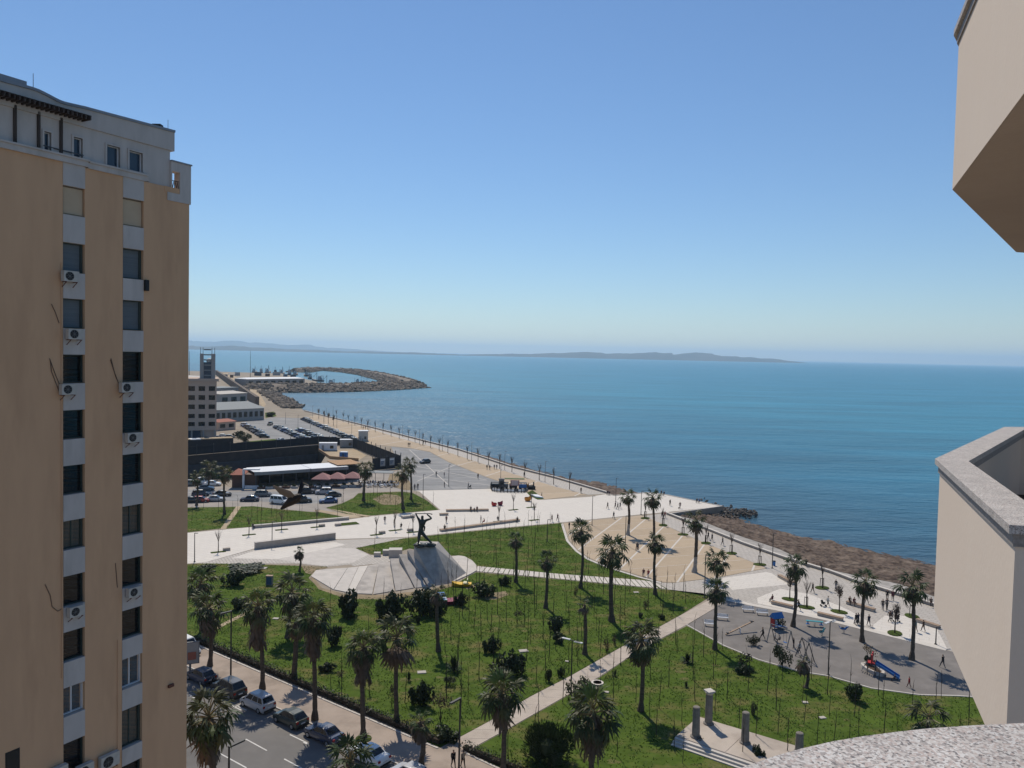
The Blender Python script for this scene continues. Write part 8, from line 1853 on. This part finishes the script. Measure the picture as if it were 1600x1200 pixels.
p = GD(1359, 1040) - GD(1362, 1047); link('foliage', LC['bush_tan'][0], o, p + V(0, 0, 1.3), None, (1.1, 1.1, 1.2)); link('foliage', LC['bush'][0], o, p + V(0, 0, .1), None, (.8, .8, 1.0)); MB().tube([p, p + V(.1, 0, 1.8)], [.06, .04], 5).tube([p, p + V(-.4, .1, 1.9)], [.05, .03], 5).build('stem', MT['bark'], o)
# ------------------------------------------------------------------ ancient columns, well, slabs, utility box
pl = thing('column_platform', 'pale stone platform with three steps carrying four ancient columns', 'platform', G(1140, 1150)); po = G(1140, 1150)
top = [G(x, y, .55) - po for x, y in ((1056, 1150), (1091, 1119.5), (1246, 1166), (1290, 1186), (1215, 1206), (1176, 1192))]
e0, e1 = G(1052, 1156, 0) - po, G(1215, 1212, 0) - po; tt = (e1 - e0).normalized(); nn = V(tt.y, -tt.x, 0)
if nn.y > 0: nn = -nn
f0, f1 = top[0], top[0] + tt * (top[4] - top[0]).length
back = [top[1], top[2], top[3]]
MB().prism([(p.x, p.y) for p in [f0, f1] + back[::-1]], 0, .54).build('platform_base', MT['path'], pl)
for i, (a, b, c_, d) in enumerate(((f0, f0.lerp(f1, .5), top[1].lerp(top[2], .52), top[1]), (f0.lerp(f1, .5), f1, top[2], top[1].lerp(top[2], .52)))):
    ce = (a + b + c_ + d) / 4; MB().prism([((p - ce) * .985 + ce).to_2d() for p in (a, b, c_, d)], .5, .57 + .008 * i).build('paving_slab', MT['path'], pl)
for k in range(3):
    a, b = f0 + nn * .36 * k, f1 + nn * .36 * k; z = .54 - .18 * (k + 0); MB().hexa([(p.x, p.y, 0) for p in (a + nn * .02, b + nn * .02, b + nn * .38, a + nn * .38)], [(p.x, p.y, z - .04) for p in (a + nn * .02, b + nn * .02, b + nn * .38, a + nn * .38)]).build('step', MT['stone_pale'], pl)
def column(x, y, ty, label, cap=False):
    B = G(x, y, .55); h = height_at(B, ty); o = thing('ancient_column', label, 'column', B, 0, 'ancient columns on the platform'); r = .37; n = int(h / .35); rr = random.Random(int(x))
    MB().lathe([(.52, 0), (.55, .12), (.46, .2)], 12).build('base', MT['column'], o)
    MB().lathe([(r * (1.06 - .12 * i / n) * rr.uniform(.97, 1.03), .2 + (h - .2 - (.35 if cap else 0)) * i / n) for i in range(n + 1)] + ([] if cap else [(r * .75, h + .06)]), 11).build('shaft', MT['column'], o)
    if cap: MB().lathe([(.36, h - .35), (.5, h - .12), (.5, h - .1)], 10).build('capital', MT['stone_pale'], o); MB().box((0, 0, h - .04), (.86, .86, .14), .4).build('abacus', MT['stone_pale'], o)
column(1087, 1151.5, 1105, 'leftmost ancient column with plants at its foot'); column(1107, 1131, 1079, 'ancient column with a white capital, tallest of the four', True); column(1164, 1161, 1113.5, 'ancient column right of the capital-topped one'); column(1248.5, 1180, 1145.5, 'ancient column half hidden behind the granite coping')
o = thing('well', 'round concrete well ring beside the oleander', 'well', G(933, 1083)); h = 1.25; mb = MB(); n = 18
for r0, r1, z0, z1 in ((.66, .66, 0, h - .12), (.70, .70, h - .12, h), ): 
    for k in range(n):
        a, b = 2 * math.pi * k / n, 2 * math.pi * (k + 1) / n; mb.add([(r0 * math.cos(a), r0 * math.sin(a), z0), (r0 * math.cos(b), r0 * math.sin(b), z0), (r1 * math.cos(b), r1 * math.sin(b), z1), (r1 * math.cos(a), r1 * math.sin(a), z1)], [(0, 1, 2, 3)])
        if z1 == h: mb.add([(r1 * math.cos(a), r1 * math.sin(a), h), (r1 * math.cos(b), r1 * math.sin(b), h), (.48 * math.cos(b), .48 * math.sin(b), h), (.48 * math.cos(a), .48 * math.sin(a), h)], [(0, 1, 2, 3)], 1); mb.add([(.48 * math.cos(a), .48 * math.sin(a), h), (.48 * math.cos(b), .48 * math.sin(b), h), (.48 * math.cos(b), .48 * math.sin(b), .5), (.48 * math.cos(a), .48 * math.sin(a), .5)], [(0, 1, 2, 3)], 2)
mb.build('ring', [MT['column'], MT['joint'], MT['soil']], o); MB().lathe([(.47, .5), (.01, .52)], 12).build('water_surface', MT['soil'], o)
for x, y, w, l in ((659, 1051, 1.5, 'pale square stone slab lying right of the golden-stalk palm'), (818, 1017.5, 1.7, 'pale stone slab behind the big round bush'), (409, 888, 2.4, 'white utility cover slab at the plaza edge, right one'), (396, 885, 2.2, 'grey-white utility cover slab at the plaza edge, left one'), (431, 967, 1.2, 'small pale slab on the lawn beside a shaggy palm'), (994, 926, 1.2, 'thin white slab on the lawn below the slab path'), (1258, 1098, .9, 'small pale stone on the near lawn right of the columns'), (947, 1082, .9, 'small pale stone at the foot of the well'), (1285, 1122, 1.0, 'low pale stone on the near lawn'), (886, 1034, .7, 'small pale stone by the path above the park lamp')):
    o = tag(MB().box((0, 0, .05), (w * .7, w * .5, .1), rnd.uniform(-.3, .3), 0, .96).build('stone_slab', MT['stone']), l, 'slab', 'loose stone slabs on the lawns'); o.location = G(x, y, .03)
o = thing('utility_box', 'grey metal utility cabinet standing on the lawn', 'cabinet', G(421, 914)); MB().box((0, 0, .75), (1.0, .6, 1.5)).build('cabinet', MT['lamp_grey'], o); MB().box((0, 0, 1.53), (1.1, .7, .06)).build('lid', MT['bench_wood'], o); MB().box((0, -.31, .75), (.8, .02, 1.2)).build('door', MT['hull_blue'], o)
# ------------------------------------------------------------------ the flying bird
bp = c_o + ray(460, 777) * 13.0
o = thing('bird', 'brown bird flying with raised wing in front of the parked cars', 'bird', bp)
k = 13.0 / FPX; W2 = lambda x, y, d=0: (c_r * ((x - 460) * k) - c_u * ((y - 777) * k) + c_f * d)
MB().tube([W2(440, 793), W2(446, 789.5), W2(454, 783.5), W2(463, 779), W2(468, 775.5), W2(472, 774)], [.012, .045, .075, .08, .055, .012], 8).build('body', MT['bush_red'], o)
MB().blob(W2(468.5, 775), .05, 2, .02, 1).tube([W2(472, 775), W2(474.5, 775.5)], [.014, .004], 5).build('head', MT['black'], o)
flat('bird_wing', (0.24, 0.175, 0.125), .8); flat('bird_dark', (0.03, 0.027, 0.028), .8)
def wing(root, tip, lead, n, m, dd, name):
    w = thing_part(name, o)
    for i in range(n):
        f = i / (n - 1); a = W2(*[root[j] * (1 - f) + lead[j] * f for j in (0, 1)], dd * f); t = W2(*[tip[0][j] * (1 - f) + tip[1][j] * f for j in (0, 1)], dd * (f + .3)); d = (t - a); s = d.cross(c_f).normalized() * (.03 * (1 - .2 * f)); th = c_f * .006
        MB().hexa([a - s - th, a + s - th, a + s + th, a - s + th], [t - s * .5 - th * .5, t + s * .5 - th * .5, t + s * .5 + th * .5, t - s * .5 + th * .5]).build('feather', m, w)
def thing_part(name, parent):
    e = bpy.data.objects.new(name, None); col.objects.link(e); e.parent = parent; return e
wing((464, 781), ((438, 770), (431, 757)), (457, 768), 10, MT['bird_wing'], -.12, 'wing'); wing((466, 777), ((472, 759), (464, 752)), (462, 769), 6, MT['bird_dark'], .25, 'wing')
w = thing_part('tail', o)
for i in range(4): a = W2(445, 788); t = W2(439 + i * 2.2, 795 - i * .5 + .8); s = (t - a).cross(c_f).normalized() * .02; MB().hexa([a - s - c_f * .004, a + s - c_f * .004, a + s + c_f * .004, a - s + c_f * .004], [t - s - c_f * .003, t + s - c_f * .003, t + s + c_f * .003, t - s + c_f * .003]).build('feather', MT['bird_dark'], w)
